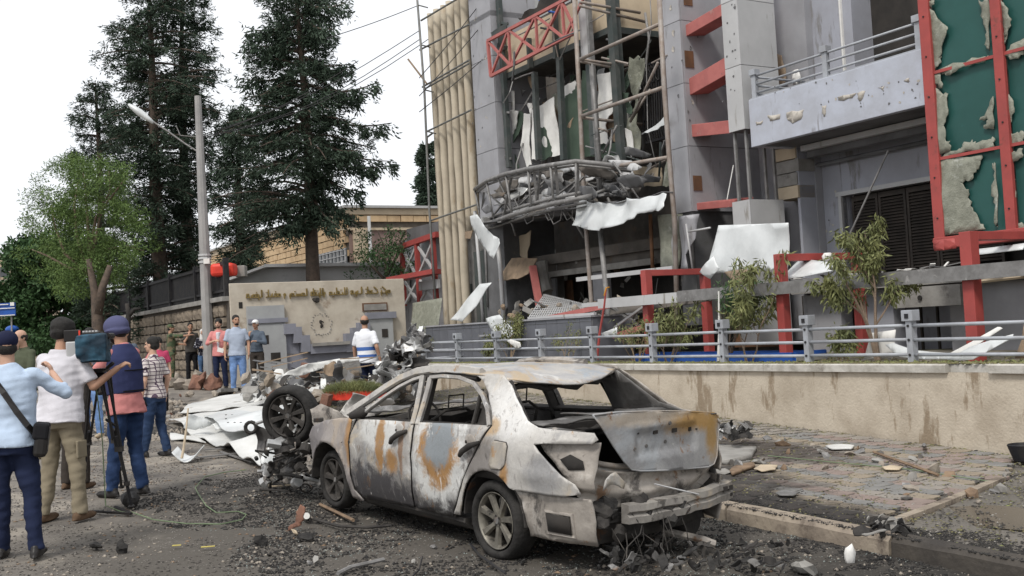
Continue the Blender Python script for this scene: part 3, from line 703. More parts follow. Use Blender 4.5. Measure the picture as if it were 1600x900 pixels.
# ---- far-left: grey pier and beige half columns
sL0=A(735,60,BN)[0]; sL1=A(768,60,BN)[0]
zz_=[A(752,y,BN)[1] for y in (345,240,168,95,23)]+[9.9,11]
MB().fb(sL0-.03,sL1+.02,BN+.035,BN+1.6,1.6,11).build('pier_core',m_soff,bld)
for k in range(len(zz_)-1):
    if zz_[k+1]<=zz_[k]: continue
    MB().fb(sL0,sL1,BN,BN+.03,zz_[k]+.007,zz_[k+1]-.007).build('cladding_panel',m_clad2 if False else m_clad,bld)
    MB().fb(sL1+.017,sL1-.013,BN+.033,BN+1.6,zz_[k]+.007,zz_[k+1]-.007).build('cladding_panel',m_clad,bld)
cs0=A(664,60,BN)[0]; cs1=A(728,60,BN)[0]
NC=6
for k in range(NC):
    s=cs0+(cs1-cs0)*(k+.35)/NC; r=.105 if k%2 else .085
    if k>=4: z0=zz_[0]-.2
    else: z0=1.5
    rings=[]; 
    zs=[z0]; 
    while zs[-1]<11: zs.append(zs[-1]+.5)
    rg=random.Random(k)
    b=MB(); cx=[rg.uniform(-.02,.02) for _ in zs]
    for z,c_ in zip(zs,cx):
        rr=r*(1+.12*noise.noise(Vector((z*1.3,k*5,0))))
        rings.append([Q(s+c_+rr*math.cos(t),BN+.15+rr*math.sin(t)*1.2,z) for t in [2*PI*q/12 for q in range(12)]])
    b.loft(rings); b.build('half_column',m_col,bld,smooth=True)
    # battered pieces between the columns
    if k<NC-1:
        for q in range(7):
            z=rg.uniform(2.5,10); h=rg.uniform(.25,1.1)
            MB().fb(s+(cs1-cs0)/NC*.35,s+(cs1-cs0)/NC*.75,BN+.34+rg.uniform(0,.1),BN+.4+rg.uniform(0,.08),z,z+h).build('cracked_infill',m_conc if q%3 else m_green,bld)
MB().fb(cs0+.1,cs1-.02,BN+.42,BN+1.6,1.2,11).build('column_backing',m_twist,bld)
# horizontal tubes across the columns
tube_c=mat('weathered_tube',(.20,.20,.19),(.14,.14,.135),5,.6,.2,bump=.1)
for (a,b_) in (((660,136),(733,94)),((658,32),(735,-14)),((656,78),(733,38)),((662,140),(733,99)),((668,205),(736,172)),((672,345),(744,320)),((668,214),(676,208))):
    bar_px(a,BN-.1,b_,BN-.1,.055,tube_c,bld,'column_tie')
MB().tube([fp(652,0,2.7),fp(663,140,2.7),fp(671,330,2.7),fp(683,508,2.7)],.035,8).build('outer_pole',tube_c,bld,smooth=True)
for y in (8,70,140,205): bar_px((653+y*.066,y),2.7,(668+y*.066,y+4),3.0,.04,tube_c,bld,'pole_tie')
b=MB(); p=fp(638,93,2.4); q=fp(667,131,2.8); b.bar(p,q,.16,.05); b.build('splintered_plank',m_plyw,bld)
# tall dark screen/building side of the left bay base
# ---- middle bay: gutted floors
NB=6.2
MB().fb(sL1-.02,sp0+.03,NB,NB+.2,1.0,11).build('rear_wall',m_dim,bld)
zsp0=A(862,83,3.35)[1]; 
ssr=A(956,48,3.35)[0]
MB().fb(sL1-.02,ssr,3.35,3.55,zsp0,zsp0+.95).build('stone_spandrel',m_beige,bld)
MB().fb(ssr-.003,ssr+.2,3.552,5.4,zsp0,zsp0+1.5).build('stone_spandrel',m_beige,bld)
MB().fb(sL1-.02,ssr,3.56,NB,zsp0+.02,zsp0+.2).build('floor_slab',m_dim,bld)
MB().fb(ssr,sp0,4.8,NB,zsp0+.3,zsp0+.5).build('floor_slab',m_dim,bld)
MB().fb(sL1-.02,ssr-.05,3.28,3.40,zsp0-.16,zsp0-.02).build('green_transom',m_green,bld)
MB().fb(ssr-.06,ssr+.06,3.402,5.4,zsp0-.16,zsp0-.02).build('green_transom',m_green,bld)
MB().fb(sL1-.3,ssr+1.0,4.2,4.25,zsp0+1.45,11).build('upper_panel',m_lav2,bld)
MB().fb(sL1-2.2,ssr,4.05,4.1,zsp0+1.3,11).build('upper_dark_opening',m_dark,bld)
MB().fb(ssr-.2,sp0+.03,5.2,5.35,zsp0+.5,11).build('stone_wall_piece',m_beige,bld)
# limestone courses by the pier
z=5.6; k=0
while z<9:
    off=.25*(k%2)
    for q in range(2):
        sA=sp0+.04+q*.5+off*.5; MB().fb(sA,sA+.48,4.9+.02*((k+q)%3),5.19,z+.012,z+.27).build('limestone_block',m_lime,bld)
    z+=.28;k+=1
z1f=3.55   # first floor level of the middle bay
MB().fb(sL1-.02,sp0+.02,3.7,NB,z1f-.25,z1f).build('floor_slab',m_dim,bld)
# mullions of dark green steel
def mull(a,b_,w_,m=m_green,n=3.2,name='green_mullion',d=.12):
    p=fp(*a,n);q=fp(*b_,n); return MB().bar(q,p,w_,d,up=ND).build(name,m,bld)
mull((779,-5),(796,262),.14); mull((826,60),(829,106),.09); mull((835,113),(842,250),.13); mull((867,0),(869,92),.10); mull((874,90),(881,250),.14)
mull((953,-5),(974,295),.20); mull((962,-5),(981,290),.10,n=3.4); mull((781,-5),(796,262),.07,n=3.6,m=m_twist)
mull((921,100),(929,242),.16,n=3.3); mull((780,70),(790,75),.1); 
mull((918,-10),(938,298),.08,m=m_twist,n=2.9)
mull((769,172),(797,176),.05,m=m_twist,d=.05); mull((770,240),(799,248),.05,m=m_twist,d=.05); mull((767,30),(793,38),.06,d=.06)
for a,b_ in (((826,116),(824,176)),((848,106),(848,160)),((812,122),(815,178))): mull(a,b_,.05,m=m_brown,n=4.6,name='rusty_rod',d=.05)
fsheet('grey_panel_strip',[(903,-5),(921,-5),(928,104),(908,92)],3.1,m_clad2,bld,amp=.03)
# torn boards
def wb(pts,n,m,seed,amp=.06,jn=3,ja=.03,name='torn_board',**k): return fsheet(name,pts,n,m,bld,amp=amp,jagn=jn,jamp=ja,seed=seed,cell=.13,thick=.02,smooth=False,**k)
wb([(768,137),(803,142),(803,172),(797,215),(790,230),(776,260),(770,255)],3.55,m_board,1)
wb([(768,137),(803,142),(803,172),(799,171),(798,146),(768,140)],3.5,m_white,2,jn=0)
wb([(798,172),(811,174),(806,196),(799,212)],3.45,m_white,3)
wb([(812,173),(819,180),(812,210),(800,230),(812,262),(800,262),(799,212)],3.5,m_board,4)
wb([(819,177),(828,177),(827,227),(831,257),(823,261),(813,227)],3.42,m_white,5)
wb([(831,172),(866,151),(876,242),(844,251),(830,249)],3.44,m_white,6)
wb([(842,204),(850,198),(859,226),(862,244),(843,250)],3.41,m_board,7,ja=.05)
wb([(777,212),(784,208),(780,240),(774,242)],3.45,m_white,8)
wb([(885,150),(893,146),(896,140),(902,132),(908,249),(881,249)],3.42,m_board,9)
wb([(879,136),(898,126),(902,145),(890,158),(880,156)],3.48,m_white,10,ja=.05)
wb([(910,110),(929,113),(934,242),(911,246)],3.55,m_board,11)
wb([(934,117),(957,110),(961,170),(947,196),(951,223),(936,223)],3.44,m_white,12,ja=.05)
wb([(950,196),(962,178),(968,200),(962,222),(954,214)],3.6,m_plyw,13)
wb([(935,225),(966,222),(972,245),(935,246)],3.5,m_board,14,ja=.07)
wb([(983,89),(1008,91),(1004,151),(1000,181),(1008,234),(985,242),(980,189),(991,159),(981,143)],3.5,m_film,15,amp=.25,ja=.05)
wb([(975,200),(985,205),(992,236),(984,240)],3.3,m_white,16)
wb([(1004,210),(1043,178),(1042,188),(1046,192),(1020,204)],2.9,m_sheetw,17,amp=.15)
wb([(1006,236),(1026,240),(1024,262),(1004,250)],4.3,m_dark,18,ja=.06)
wb([(896,150),(966,118),(974,190),(966,230)],4.9,m_brown,19)
wb([(820,170),(880,146),(880,190),(826,200)],4.9,m_plyw,20)
wb([(1040,236),(1046,200),(1052,262),(1044,290),(1034,290)],3.2,m_film,21,amp=.1)
wb([(985,262),(1034,262),(1034,290),(990,292)],4.2,m_beige,31,amp=.02)
# dark debris hanging from the upper opening
wb([(806,28),(838,14),(850,-5),(880,-5),(874,10),(846,24),(822,34)],2.9,m_dark,22,amp=.2,ja=.06)
wb([(764,52),(793,34),(790,46),(768,62)],3.0,m_green,23,amp=.1)
wb([(968,-5),(1010,-5),(1006,8),(1000,4),(994,12),(986,2),(974,6)],5.0,m_dark,24,ja=.05)
wb([(1002,20),(1016,32),(1012,40),(1000,34)],5.0,m_dark,25,ja=.06)
MB().tube([fp(843,0,2.9),fp(858,18,2.9),fp(870,20,2.9)],.03,6).build('blue_strip',m_blue,bld)
rj=random.Random(31)
for k in range(52):     # strips and splinters left hanging inside the frame
    x=rj.uniform(788,1004); y=rj.uniform(92,245); 
    if y<100+(960-x)*.33 and x<960: y+=40
    w_=rj.uniform(2,7); h_=rj.uniform(10,48); t=rj.uniform(-.35,.3); c,s_=math.cos(t),math.sin(t)
    pts=[(x+a*c-b_*s_,y+a*s_+b_*c) for a,b_ in ((-w_,-h_/2),(w_,-h_*.45),(w_*.6,h_*.1),(w_,h_/2),(-w_*.8,h_*.42))]
    fsheet('hanging_strip',pts,rj.uniform(3.3,4.6),rj.choice([m_white,m_board,m_board,m_film,m_plyw,m_twist,m_green,m_lav2]),bld,amp=.12,fr=3,jagn=1,jamp=.02,seed=k+60,cell=.2,thick=.012,smooth=False)
for k in range(34):
    x=rj.uniform(786,1045); y=rj.uniform(20,300); n_=rj.uniform(2.6,4.2); L=rj.uniform(15,70); t=rj.choice([1.5,1.7,-.45,-.4,.2,.9,-1.1])+rj.uniform(-.12,.12)
    MB().tube([fp(x,y,n_),fp(x+L*.5*math.cos(t)+rj.uniform(-3,3),y+L*.5*math.sin(t),n_),fp(x+L*math.cos(t),y+L*math.sin(t),n_+.1)],rj.choice([.012,.018,.026]),5).build('bent_rod',rj.choice([m_twist,m_scaff,m_green,m_soff]),bld)
for k in range(60):     # rubble spilled at the entrance
    x=rj.uniform(782,1000); y=rj.uniform(470,505); p=fp(x,y,rj.uniform(1.9,3.4)); r=rj.uniform(.04,.16)
    if k%2: MB().rock(p,(r,r,r*.6),rj,1).build('rubble_piece',rj.choice([m_conc,m_rub,m_soff,m_plyw]),bld)
    else: MB().box(p,(r*3,r,.03),Matrix.Rotation(rj.uniform(0,3),3,Vector((rj.random(),rj.random(),1)).normalized())).build('board_piece',rj.choice([m_conc,m_twist,m_white,m_plyw,m_soff]),bld)
# ---- red truss
tp=[(762,64),(794.5,46.5),(837,24.5),(878,2),(920,-20)]; bt=[(767,119),(798,103),(840,81),(882,60),(900,50)]
def tb(a,b_,w_=.055): MB().bar(fp(*a,2.75),fp(*b_,2.75),w_).build('truss_bar',m_pink,bld)
tb(tp[0],tp[-1],.075); tb(bt[0],bt[-1],.075); tb(tp[0],bt[0],.07)
for k in range(4):
    if k: tb(tp[k],bt[k])
    tb(tp[k],bt[min(k+1,4)]); tb(bt[k],tp[k+1])
# ---- steel skeleton (scaffold of tan tubes) standing proud of the bay
def tub(pts,r=.04,m=m_scaff,name='skeleton_tube'):
    return MB().tube([fp(x,y,n) for x,y,n in pts],r,8).build(name,m,bld,smooth=True)
FN=2.3
tub([(897,-8,FN),(906,160,FN),(913,316,FN),(924,470,FN),(927,560,FN)],.05)
tub([(1030,-8,FN),(1038,140,FN),(1046,250,FN),(1054,345,FN),(1060,560,FN)],.05)
tub([(924,100,FN+.3),(940,300,FN+.3)],.045,m_twist); tub([(938,360,2.3),(950,480,2.3),(952,560,2.3)],.06,m_twist)
for a,b_ in (((908,92),(1030,38)),((910,181),(1038,136)),((913,268),(1044,246))): tub([(*a,FN),(*b_,FN)],.042)
for a,b_ in (((906,9),(1008,34)),((908,96),(1006,114)),((910,184),(1008,195)),((921,266),(1023,278))): tub([(*a,FN),(*b_,4.2)],.035)
tub([(906,3,FN),(1000,20,4.0)],.035); tub([(908,93,FN),(1000,106,4.0)],.03)
tub([(1028,98,2.6),(985,190,3.2)],.03); tub([(1016,140,3.2),(986,188,3.2)],.03); tub([(964,196,2.7),(942,240,2.7)],.025,m_twist)
tub([(1008,20,4.2),(1014,60,4.2),(1008,115,4.2),(1005,250,4.2)],.03,m_twist)
tub([(1016,0,3),(1018,40,3),(1010,90,3),(1012,200,3),(1026,262,3)],.012,m_twist,'loose_cable')
# iron grille balcony
gx=[(1004,104),(1038,88)]
gs0=A(1004,150,3.9)[0]; gs1=A(1037,150,3.9)[0]; gz0=A(1020,222,3.9)[1]; gz1=A(1020,100,3.9)[1]
for z in (gz1,gz0,(gz0+gz1)/2+.2): MB().fb(gs0,gs1,3.88,3.93,z,z+.05).build('grille_rail',m_iron,bld)
for k in range(9):
    s=gs0+(gs1-gs0)*(k+.5)/9
    b=MB().tube([Q(s,3.9,gz0),Q(s,3.84,gz0+.3),Q(s,3.9,gz1)],.018,6); b.build('grille_bar',m_iron,bld)
for k in range(4):
    for zc_ in (gz1-.25,gz0+.35):
        s=gs0+(gs1-gs0)*(k+.5)/4; 
        MB().tube([Q(s+.1*math.cos(t),3.86,zc_+.16*math.sin(t)) for t in [2*PI*q/14 for q in range(14)]],.013,5).build('grille_ring',m_iron,bld)
MB().fb(sp0+.02,sp0+1.9,4.6,4.7,4.3,4.7).build('balcony_edge',m_dim,bld)

# ---- wrecked curved canopy
cn=empty('wrecked_canopy',fp(870,300,2.2),'curved canopy of twisted grey steel bars hanging over the gutted entrance','canopy')
def ct(pts,r,m=m_twist,name='canopy_bar'): return MB().tube([fp(x,y,n) for x,y,n in pts],r,6).build(name,m,cn,smooth=True)
top=[(742,296,3.0),(760,283,2.4),(790,272,1.9),(825,264,1.6),(860,258,1.5),(900,252,1.6),(940,256,2.0),(985,262,2.6)]
bot=[(752,352,3.0),(772,346,2.4),(800,336,1.9),(830,327,1.6),(865,318,1.5),(900,311,1.6),(925,306,1.9)]
ct(top,.055); ct([(x+1,y+6,n+.1) for x,y,n in top],.03); ct(bot,.055); ct([(x+2,y-9,n+.15) for x,y,n in bot],.04); ct([(x+3,y+8,n+.3) for x,y,n in bot],.03)
for a,b_ in ((0,0),(1,1),(2,2),(3,3),(4,4),(5,5)):
    ct([top[a],bot[b_]],.03)
for (x1,y1,x2,y2,n_) in ((834,262,840,326,1.62),(845,262,838,324,1.62),(868,256,873,320,1.55),(902,254,904,310,1.65),(800,272,786,344,1.95),(778,278,800,330,2.1),(850,320,900,282,1.9),(810,322,858,276,2.4),(880,310,912,276,1.9),(760,300,790,326,2.6),(756,300,752,342,2.9),(768,340,800,300,2.5)):
    MB().bar(fp(x1,y1,n_),fp(x2,y2,n_+.2),.06,.03).build('canopy_strut',m_twist,cn)
rg=random.Random(11)
for k in range(75):   # bent ribs and rods of the canopy deck
    x=rg.uniform(748,1000); y=320-(x-748)*.14+rg.uniform(-42,18); n_=rg.uniform(2.0,4.2); L=rg.uniform(20,90); t=rg.choice([-.2,-.3,-.12,.3,1.1,-1.4])+rg.uniform(-.15,.15)
    x2=x+L*math.cos(t); y2=y+L*math.sin(t)
    if x2>1015: continue
    ct([(x,y,n_),((x+x2)/2+rg.uniform(-7,7),(y+y2)/2+rg.uniform(-7,7),n_+.1),(x2,y2,n_+.3)],rg.choice([.018,.025,.035]))
for k in range(12):   # corrugated deck under side
    MB().bar(fp(760+k*20,352-k*5.2,1.9+.1*(k%3)),fp(850+k*13,340-k*5,4.6),.10,.03).build('deck_rib',m_twist if k%2 else m_soff,cn)
sheet('canopy_deck',[(0,0),(1,0),(1,1),(0,1)],lambda a,b: (fp(752+a*300,350-a*48,2.0+ .5*abs(a-.5))*(1-b)+fp(820+a*200,356-a*36,5.4)*b)+ZZ*(.09*noise.noise(Vector((a*9,b*5,2)))+.02),m_soff,cn,cell=.06,thick=.02)
for k in range(9):
    x=rg.uniform(780,905); y=rg.uniform(300,345); r=rg.uniform(10,26)
    ct([(x,y,2.1),(x+r*.5,y+r,2.1),(x+r,y+r*.7,2.15),(x+r*1.1,y-r*.2,2.1)],.012,m_twist,'loose_wire')
for k in range(54):   # torn sheet metal caught in the canopy
    x=rg.uniform(752,1010); y=352-(x-750)*.24+rg.uniform(-55,8); w_=rg.uniform(8,26); h_=rg.uniform(5,22); t=rg.uniform(-.9,.5)
    c,s_=math.cos(t),math.sin(t)
    pts=[(x+a*c-b_*s_,y+a*s_+b_*c) for a,b_ in ((-w_,-h_/2),(w_*.2,-h_*.7),(w_,-h_*.1),(w_*.6,h_/2),(-w_*.5,h_*.4))]
    fsheet('torn_sheet',pts,rg.uniform(1.9,3.4),rg.choice([m_twist,m_soff,m_alum,m_dim,m_clad2]),cn,amp=.22,fr=2.5,slope=rg.uniform(-.6,.9),jagn=1,jamp=.03,seed=k,cell=.12,thick=.01)
# crumpled white sheet
ws=fsheet('crumpled_white_sheet',[(893,312),(912,316),(938,318),(968,311),(1000,311),(1030,304),(1046,303),(1048,322),(1040,330),(1022,331),(1004,333),(990,343),(970,351),(935,357),(932,361),(890,352)],1.9,m_sheetw,None,amp=.42,fr=1.3,jagn=2,jamp=.03,seed=7,cell=.08,thick=.01,
  label='crumpled white metal sheet hanging from the canopy over the dark entrance',cat='metal sheet')
for k,(x,y) in enumerate(((938,331),(984,344),(925,349),(1003,314),(1030,318))):
    pass
# ---- ground floor of the middle bay
MB().fb(A(835,380,3.9)[0],sp0+.02,3.9,4.1,3.0,3.52).build('lintel',m_dim,bld)
MB().fb(A(828,380,3.9)[0],A(860,420,3.9)[0],3.9,4.3,1.0,3.1).build('entrance_pier',m_dim,bld)
MB().fb(A(862,430,3.86)[0],A(868,430,3.86)[0]-.0,3.84,3.9,1.0,2.95).build('door_frame',m_soff,bld)
s_a=A(845,372,3.85)[0]; s_b=A(1018,352,3.85)[0]
MB().fb(s_a,s_b,3.78,3.9,2.98,3.12).build('lintel_edge',m_conc,bld)
MB().fb(A(868,430,4.5)[0],A(892,430,4.5)[0],4.5,4.55,1.0,2.9).build('open_door',m_brown,bld)
MB().fb(A(926,440,4.0)[0],A(944,440,4.0)[0],4.0,4.2,1.0,3.0).build('entrance_pier',m_clad,bld)
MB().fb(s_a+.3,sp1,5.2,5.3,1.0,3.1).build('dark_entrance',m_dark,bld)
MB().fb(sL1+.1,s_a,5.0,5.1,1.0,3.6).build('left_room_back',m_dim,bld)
wb([(764,318),(786,330),(782,372),(778,420),(786,470),(768,474),(764,400)],3.2,m_beige,26,amp=.03,ja=.06,name='broken_render')
wb([(800,372),(830,360),(824,404),(806,398)],3.5,m_beige,27,amp=.03,ja=.05,name='broken_render')
wb([(784,404),(826,404),(822,428),(808,436),(778,438)],2.8,m_plyw,28,amp=.05,ja=.02,slope=.5,name='hanging_plywood')
wb([(728,362),(738,360),(735,373),(727,372)],2.4,m_plyw,32,ja=.0,jn=0,name='small_board')
MB().bar(fp(832,416,2.9),fp(843,478,2.8),.17,.1).build('fallen_red_post',m_pink,bld)
MB().tube([fp(846,410,3.5),fp(850,430,3.5),fp(856,455,3.5)],[.16,.12,.15],8).build('broken_column',m_conc,bld)
tub([(742,330,3.0),(750,430,3.0),(755,506,3.0)],.05,m_clad2,'silver_post'); tub([(776,370,2.6),(782,420,2.6),(787,500,2.6)],.06,m_clad2,'silver_post')
tub([(757,350,3.0),(762,480,3.0)],.03,m_twist,'silver_post')
MB().fb(A(741,420,3.3)[0],A(764,420,3.3)[0],3.3,3.4,1.0,3.9).build('dark_glass',m_green,bld)
# bent tall panels right
def bentp(px,n,m,curl,seed): return fsheet('bent_tall_panel',px,n,m,bld,amp=.10,curl=curl,seed=seed,cell=.1,thick=.02,jagn=1,jamp=.01)
bentp([(1020,338),(1050,334),(1052,420),(1022,424)],2.7,m_film,2.2,1)
bentp([(1058,338),(1078,334),(1076,372),(1068,398),(1074,420),(1054,424),(1050,380)],2.65,m_clad,2.5,2)
tub([(1016,335,2.8),(1020,425,2.8)],.04,m_brown); tub([(1057,338,2.5),(1051,380,2.5),(1056,424,2.5)],.03,m_clad2); tub([(1077,345,2.9),(1083,424,2.9)],.05,m_twist); tub([(1072,350,2.6),(1082,420,2.6)],.02,m_clad2)
tub([(1076,362,2.5),(1110,356,2.5)],.02,m_clad2); 
# interior wreckage: small torn bits spread through the dark rooms
for k in range(90):
    x=rg.uniform(785,1100); y=rg.uniform(365,500) if k%2 else rg.uniform(110,300); 
    if y<300: x=rg.uniform(790,1000)
    n_=rg.uniform(3.8,5.6); p=fp(x,y,n_)
    if rg.random()<.5: MB().tube([p,p+Vector((rg.uniform(-.3,.3),rg.uniform(-.3,.3),rg.uniform(-.7,.1)))],.012,5).build('dangling_wire',m_twist,bld)
    else: MB().box(p,(rg.uniform(.05,.3),rg.uniform(.02,.1),rg.uniform(.1,.45)),Matrix.Rotation(rg.uniform(0,3),3,'Y')).build('loose_fragment',rg.choice([m_dim,m_conc,m_plyw,m_soff,m_brown]),bld)
rh=random.Random(77)   # shrapnel pits in the render and cladding
def pit(x,y,n,r,m_):
    s,z=A(x,y,n); b=MB(); k=9; rg_=[Q(s+math.cos(2*PI*q/k)*r*rh.uniform(.5,1.2),n-.005,z+math.sin(2*PI*q/k)*r*rh.uniform(.5,1.3)) for q in range(k)]
    b.add(rg_+[Q(s,n-.002,z)],[(q,(q+1)%k,k) for q in range(k)]); b.build('shrapnel_pit',m_,bld)
for k in range(34): pit(rh.uniform(1180,1438),0 or rh.uniform(120,170),BN,rh.uniform(.008,.03),m_soff if k%3 else m_peel) if True else None
for k in range(16): pit(rh.uniform(1128,1150),rh.uniform(5,195),BN,rh.uniform(.012,.035),m_soff)
for k in range(22): pit(rh.uniform(738,766),rh.uniform(5,320),BN,rh.uniform(.015,.045),m_soff if k%2 else m_peel)
for k in range(14): pit(rh.uniform(1244,1312),rh.uniform(285,380),NW,rh.uniform(.012,.035),m_soff if k%2 else m_peel)
for k in range(12): pit(rh.uniform(1196,1300),rh.uniform(8,90),NW,rh.uniform(.015,.04),m_peel if k%2 else m_soff)
# building crown and flank so the block reads from the side
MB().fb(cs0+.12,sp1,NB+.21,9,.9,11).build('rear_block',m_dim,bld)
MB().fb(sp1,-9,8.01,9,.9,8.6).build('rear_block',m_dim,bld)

# ============================================================ ground floor on the right, pergola
MB().fb(sp1,-9,4.9,5.0,.9,2.2).build('shopfront_back',m_dim,bld)
for px,wd,m in ((1285,.9,m_clad),(1375,.6,m_render),(1545,1.4,m_clad)):
    s,_=A(px,500,4.0); MB().fb(s+wd/2,s-wd/2,4.0,4.3,.9,2.05).build('shopfront_pier',m,bld)
s_a,_=A(1395,460,3.6); s_b,_=A(1500,455,3.6)
MB().fb(s_a,s_b,3.6,3.7,1.72,2.05).build('fascia_panel',m_conc,bld); MB().tube([Q((s_a+s_b)/2+.1,3.59,1.87),Q((s_a+s_b)/2+.1,3.57,1.87)],.04,12).build('round_vent',m_dark,bld)
MB().fb(sc1-.2,-9,3.7,4.55,2.08,2.26).build('ground_floor_slab',m_conc,bld)
for k in range(16):
    s=A(1180+k*26,500,4.4)[0]; MB().fb(s,s-.03,4.35,4.4,.9,2.05).build('shopfront_mullion',m_shut,bld)
for k in range(3):
    s,_=A(1470+k*40,440,3.2); 
MB().tube([fp(1512,442,2.0),fp(1600,432,2.0)],.03,6).build('shutter_rail',m_beige,bld)
pg=empty('pergola',Q(3,1.2,1.0),'long grey beam canopy carried on red steel portals in front of the shops','pergola')
def fbz(name,s0,s1,n0,n1,z0,z1,m,root=pg,**k): return MB().fb(s0,s1,n0,n1,z0,z1).build(name,m,root,**k)
PN=1.0
zbm=A(1400,437,PN-.02)[1]
ss0=A(905,468,PN)[0]
zl0=A(1180,447,PN)[1]; zl1=A(1590,405,PN)[1]
fbz('long_beam',-4,A(1060,455,PN)[0],PN-.03,PN+.06,zl0-.16,zl0+.03,m_twist)
fbz('long_beam',A(1060,455,PN)[0]+.004,ss0-.7,PN-.05,PN+.04,zl0-.17,zl0+.01,m_clad2); fbz('long_beam',ss0-1.6,ss0,PN+.05,PN+.12,zl0-.12,zl0-.04,m_clad2)
fbz('long_beam',-4,A(1060,440,2.5)[0],2.5,2.6,zl0-.12,zl0+.03,m_twist)
fbz('rear_beam',A(1050,420,2.3)[0],A(900,435,2.3)[0],2.3,2.38,A(960,430,2.3)[1]-.04,A(960,430,2.3)[1]+.05,m_clad2)
for k in range(34):
    s=-3.5+k*.33
    fbz('slat',s,s+.05,PN+.07,2.49,zl0-.10+.02*math.sin(k*2.1),zl0-.03+.02*math.sin(k*2.1),m_soff if k%2 else m_twist)
def portal(pxl,py_top,pxr,py_r,base_py,w_=.15):
    n0=PN+.06; s,zt_=A(pxl,py_top,n0)
    n1,_=B(pxr,py_r,s); 
    fbz('portal_post',s-w_/2,s+w_/2,n0+.002,n0+w_,.95,zt_,m_red,bev=.006)
    fbz('portal_beam',s-w_/2+.002,s+w_/2-.002,n0+w_+.002,n1,zt_-.115,zt_-.003,m_red,bev=.006)
    if pxr<1590: fbz('portal_post',s-w_/2,s+w_/2,n1+.002,n1+w_,.95,zt_,m_red,bev=.006)
    return s,zt_,n1
portal(1004,422,1096,424,560); portal(1213,397,1334,403,560); portal(1506,362,1640,370,520,.17)
# boards and sheets lying on the pergola
def lay(pts,n0,m,label,cat='board',amp=.03,slope=0,seed=1,name='loose_sheet',jn=1,ja=.01,th=.01):
    return fsheet(name,pts,n0,m,None,amp=amp,slope=slope,jagn=jn,jamp=ja,seed=seed,cell=.12,thick=th,label=label,cat=cat)
lay([(1216,405),(1300,412),(1290,424),(1219,438)],1.3,m_sheetw,'flat pale board lying on the pergola behind the middle red portal',slope=1.5,seed=2,name='pale_board')
lay([(1120,352),(1231,348),(1230,380),(1229,421),(1180,424),(1108,428),(1114,385)],2.1,m_sheetw,'big creased white metal sheet propped up behind the bare shrub','metal sheet',amp=.09,seed=5,name='white_metal_sheet')
lay([(1095,425),(1118,400),(1126,420),(1112,436)],1.9,m_sheetw,'small torn white sheet under the big creased one','metal sheet',amp=.15,seed=6,name='torn_sheet')
lay([(1130,425),(1165,420),(1180,440),(1150,446)],1.7,m_plyw,'scorched brown board beside the creased white metal sheet',amp=.1,seed=8,name='scorched_board')
lay([(1456,376),(1490,372),(1494,388),(1460,392)],1.8,m_red,'bent red metal strip lying on the slatted canopy','metal strip',amp=.1,seed=9,name='bent_strip')
lay([(1518,390),(1596,380),(1598,390),(1530,398)],1.9,m_sheetw,'narrow pale board on the canopy at the right edge',amp=.03,seed=10,name='pale_board',slope=1)
for k in range(26):
    x=rg.uniform(1235,1480); y=A(1,1,1)[0]*0+ (436-(x-1180)*.10)-rg.uniform(2,10); p=fp(x,y-4,rg.uniform(1.3,2.3)); p.z=zl0+.03+rg.uniform(0,.05)
    q=p+Vector((rg.uniform(-.4,.4),rg.uniform(-.4,.4),rg.uniform(0,.06)))
    MB().bar(p,q,rg.uniform(.02,.12),.012).build('splintered_slat',rg.choice([m_twist,m_soff,m_conc,m_white]),pg)
# pot
MB().tube([fp(1293,398,1.8)-ZZ*.12,fp(1293,398,1.8)-ZZ*.02,fp(1293,398,1.8)+ZZ*.03],[.07,.09,.05],10).build('round_pot',m_white,label='small pale round pot standing on the pergola beside the red portal',cat='pot',smooth=True)
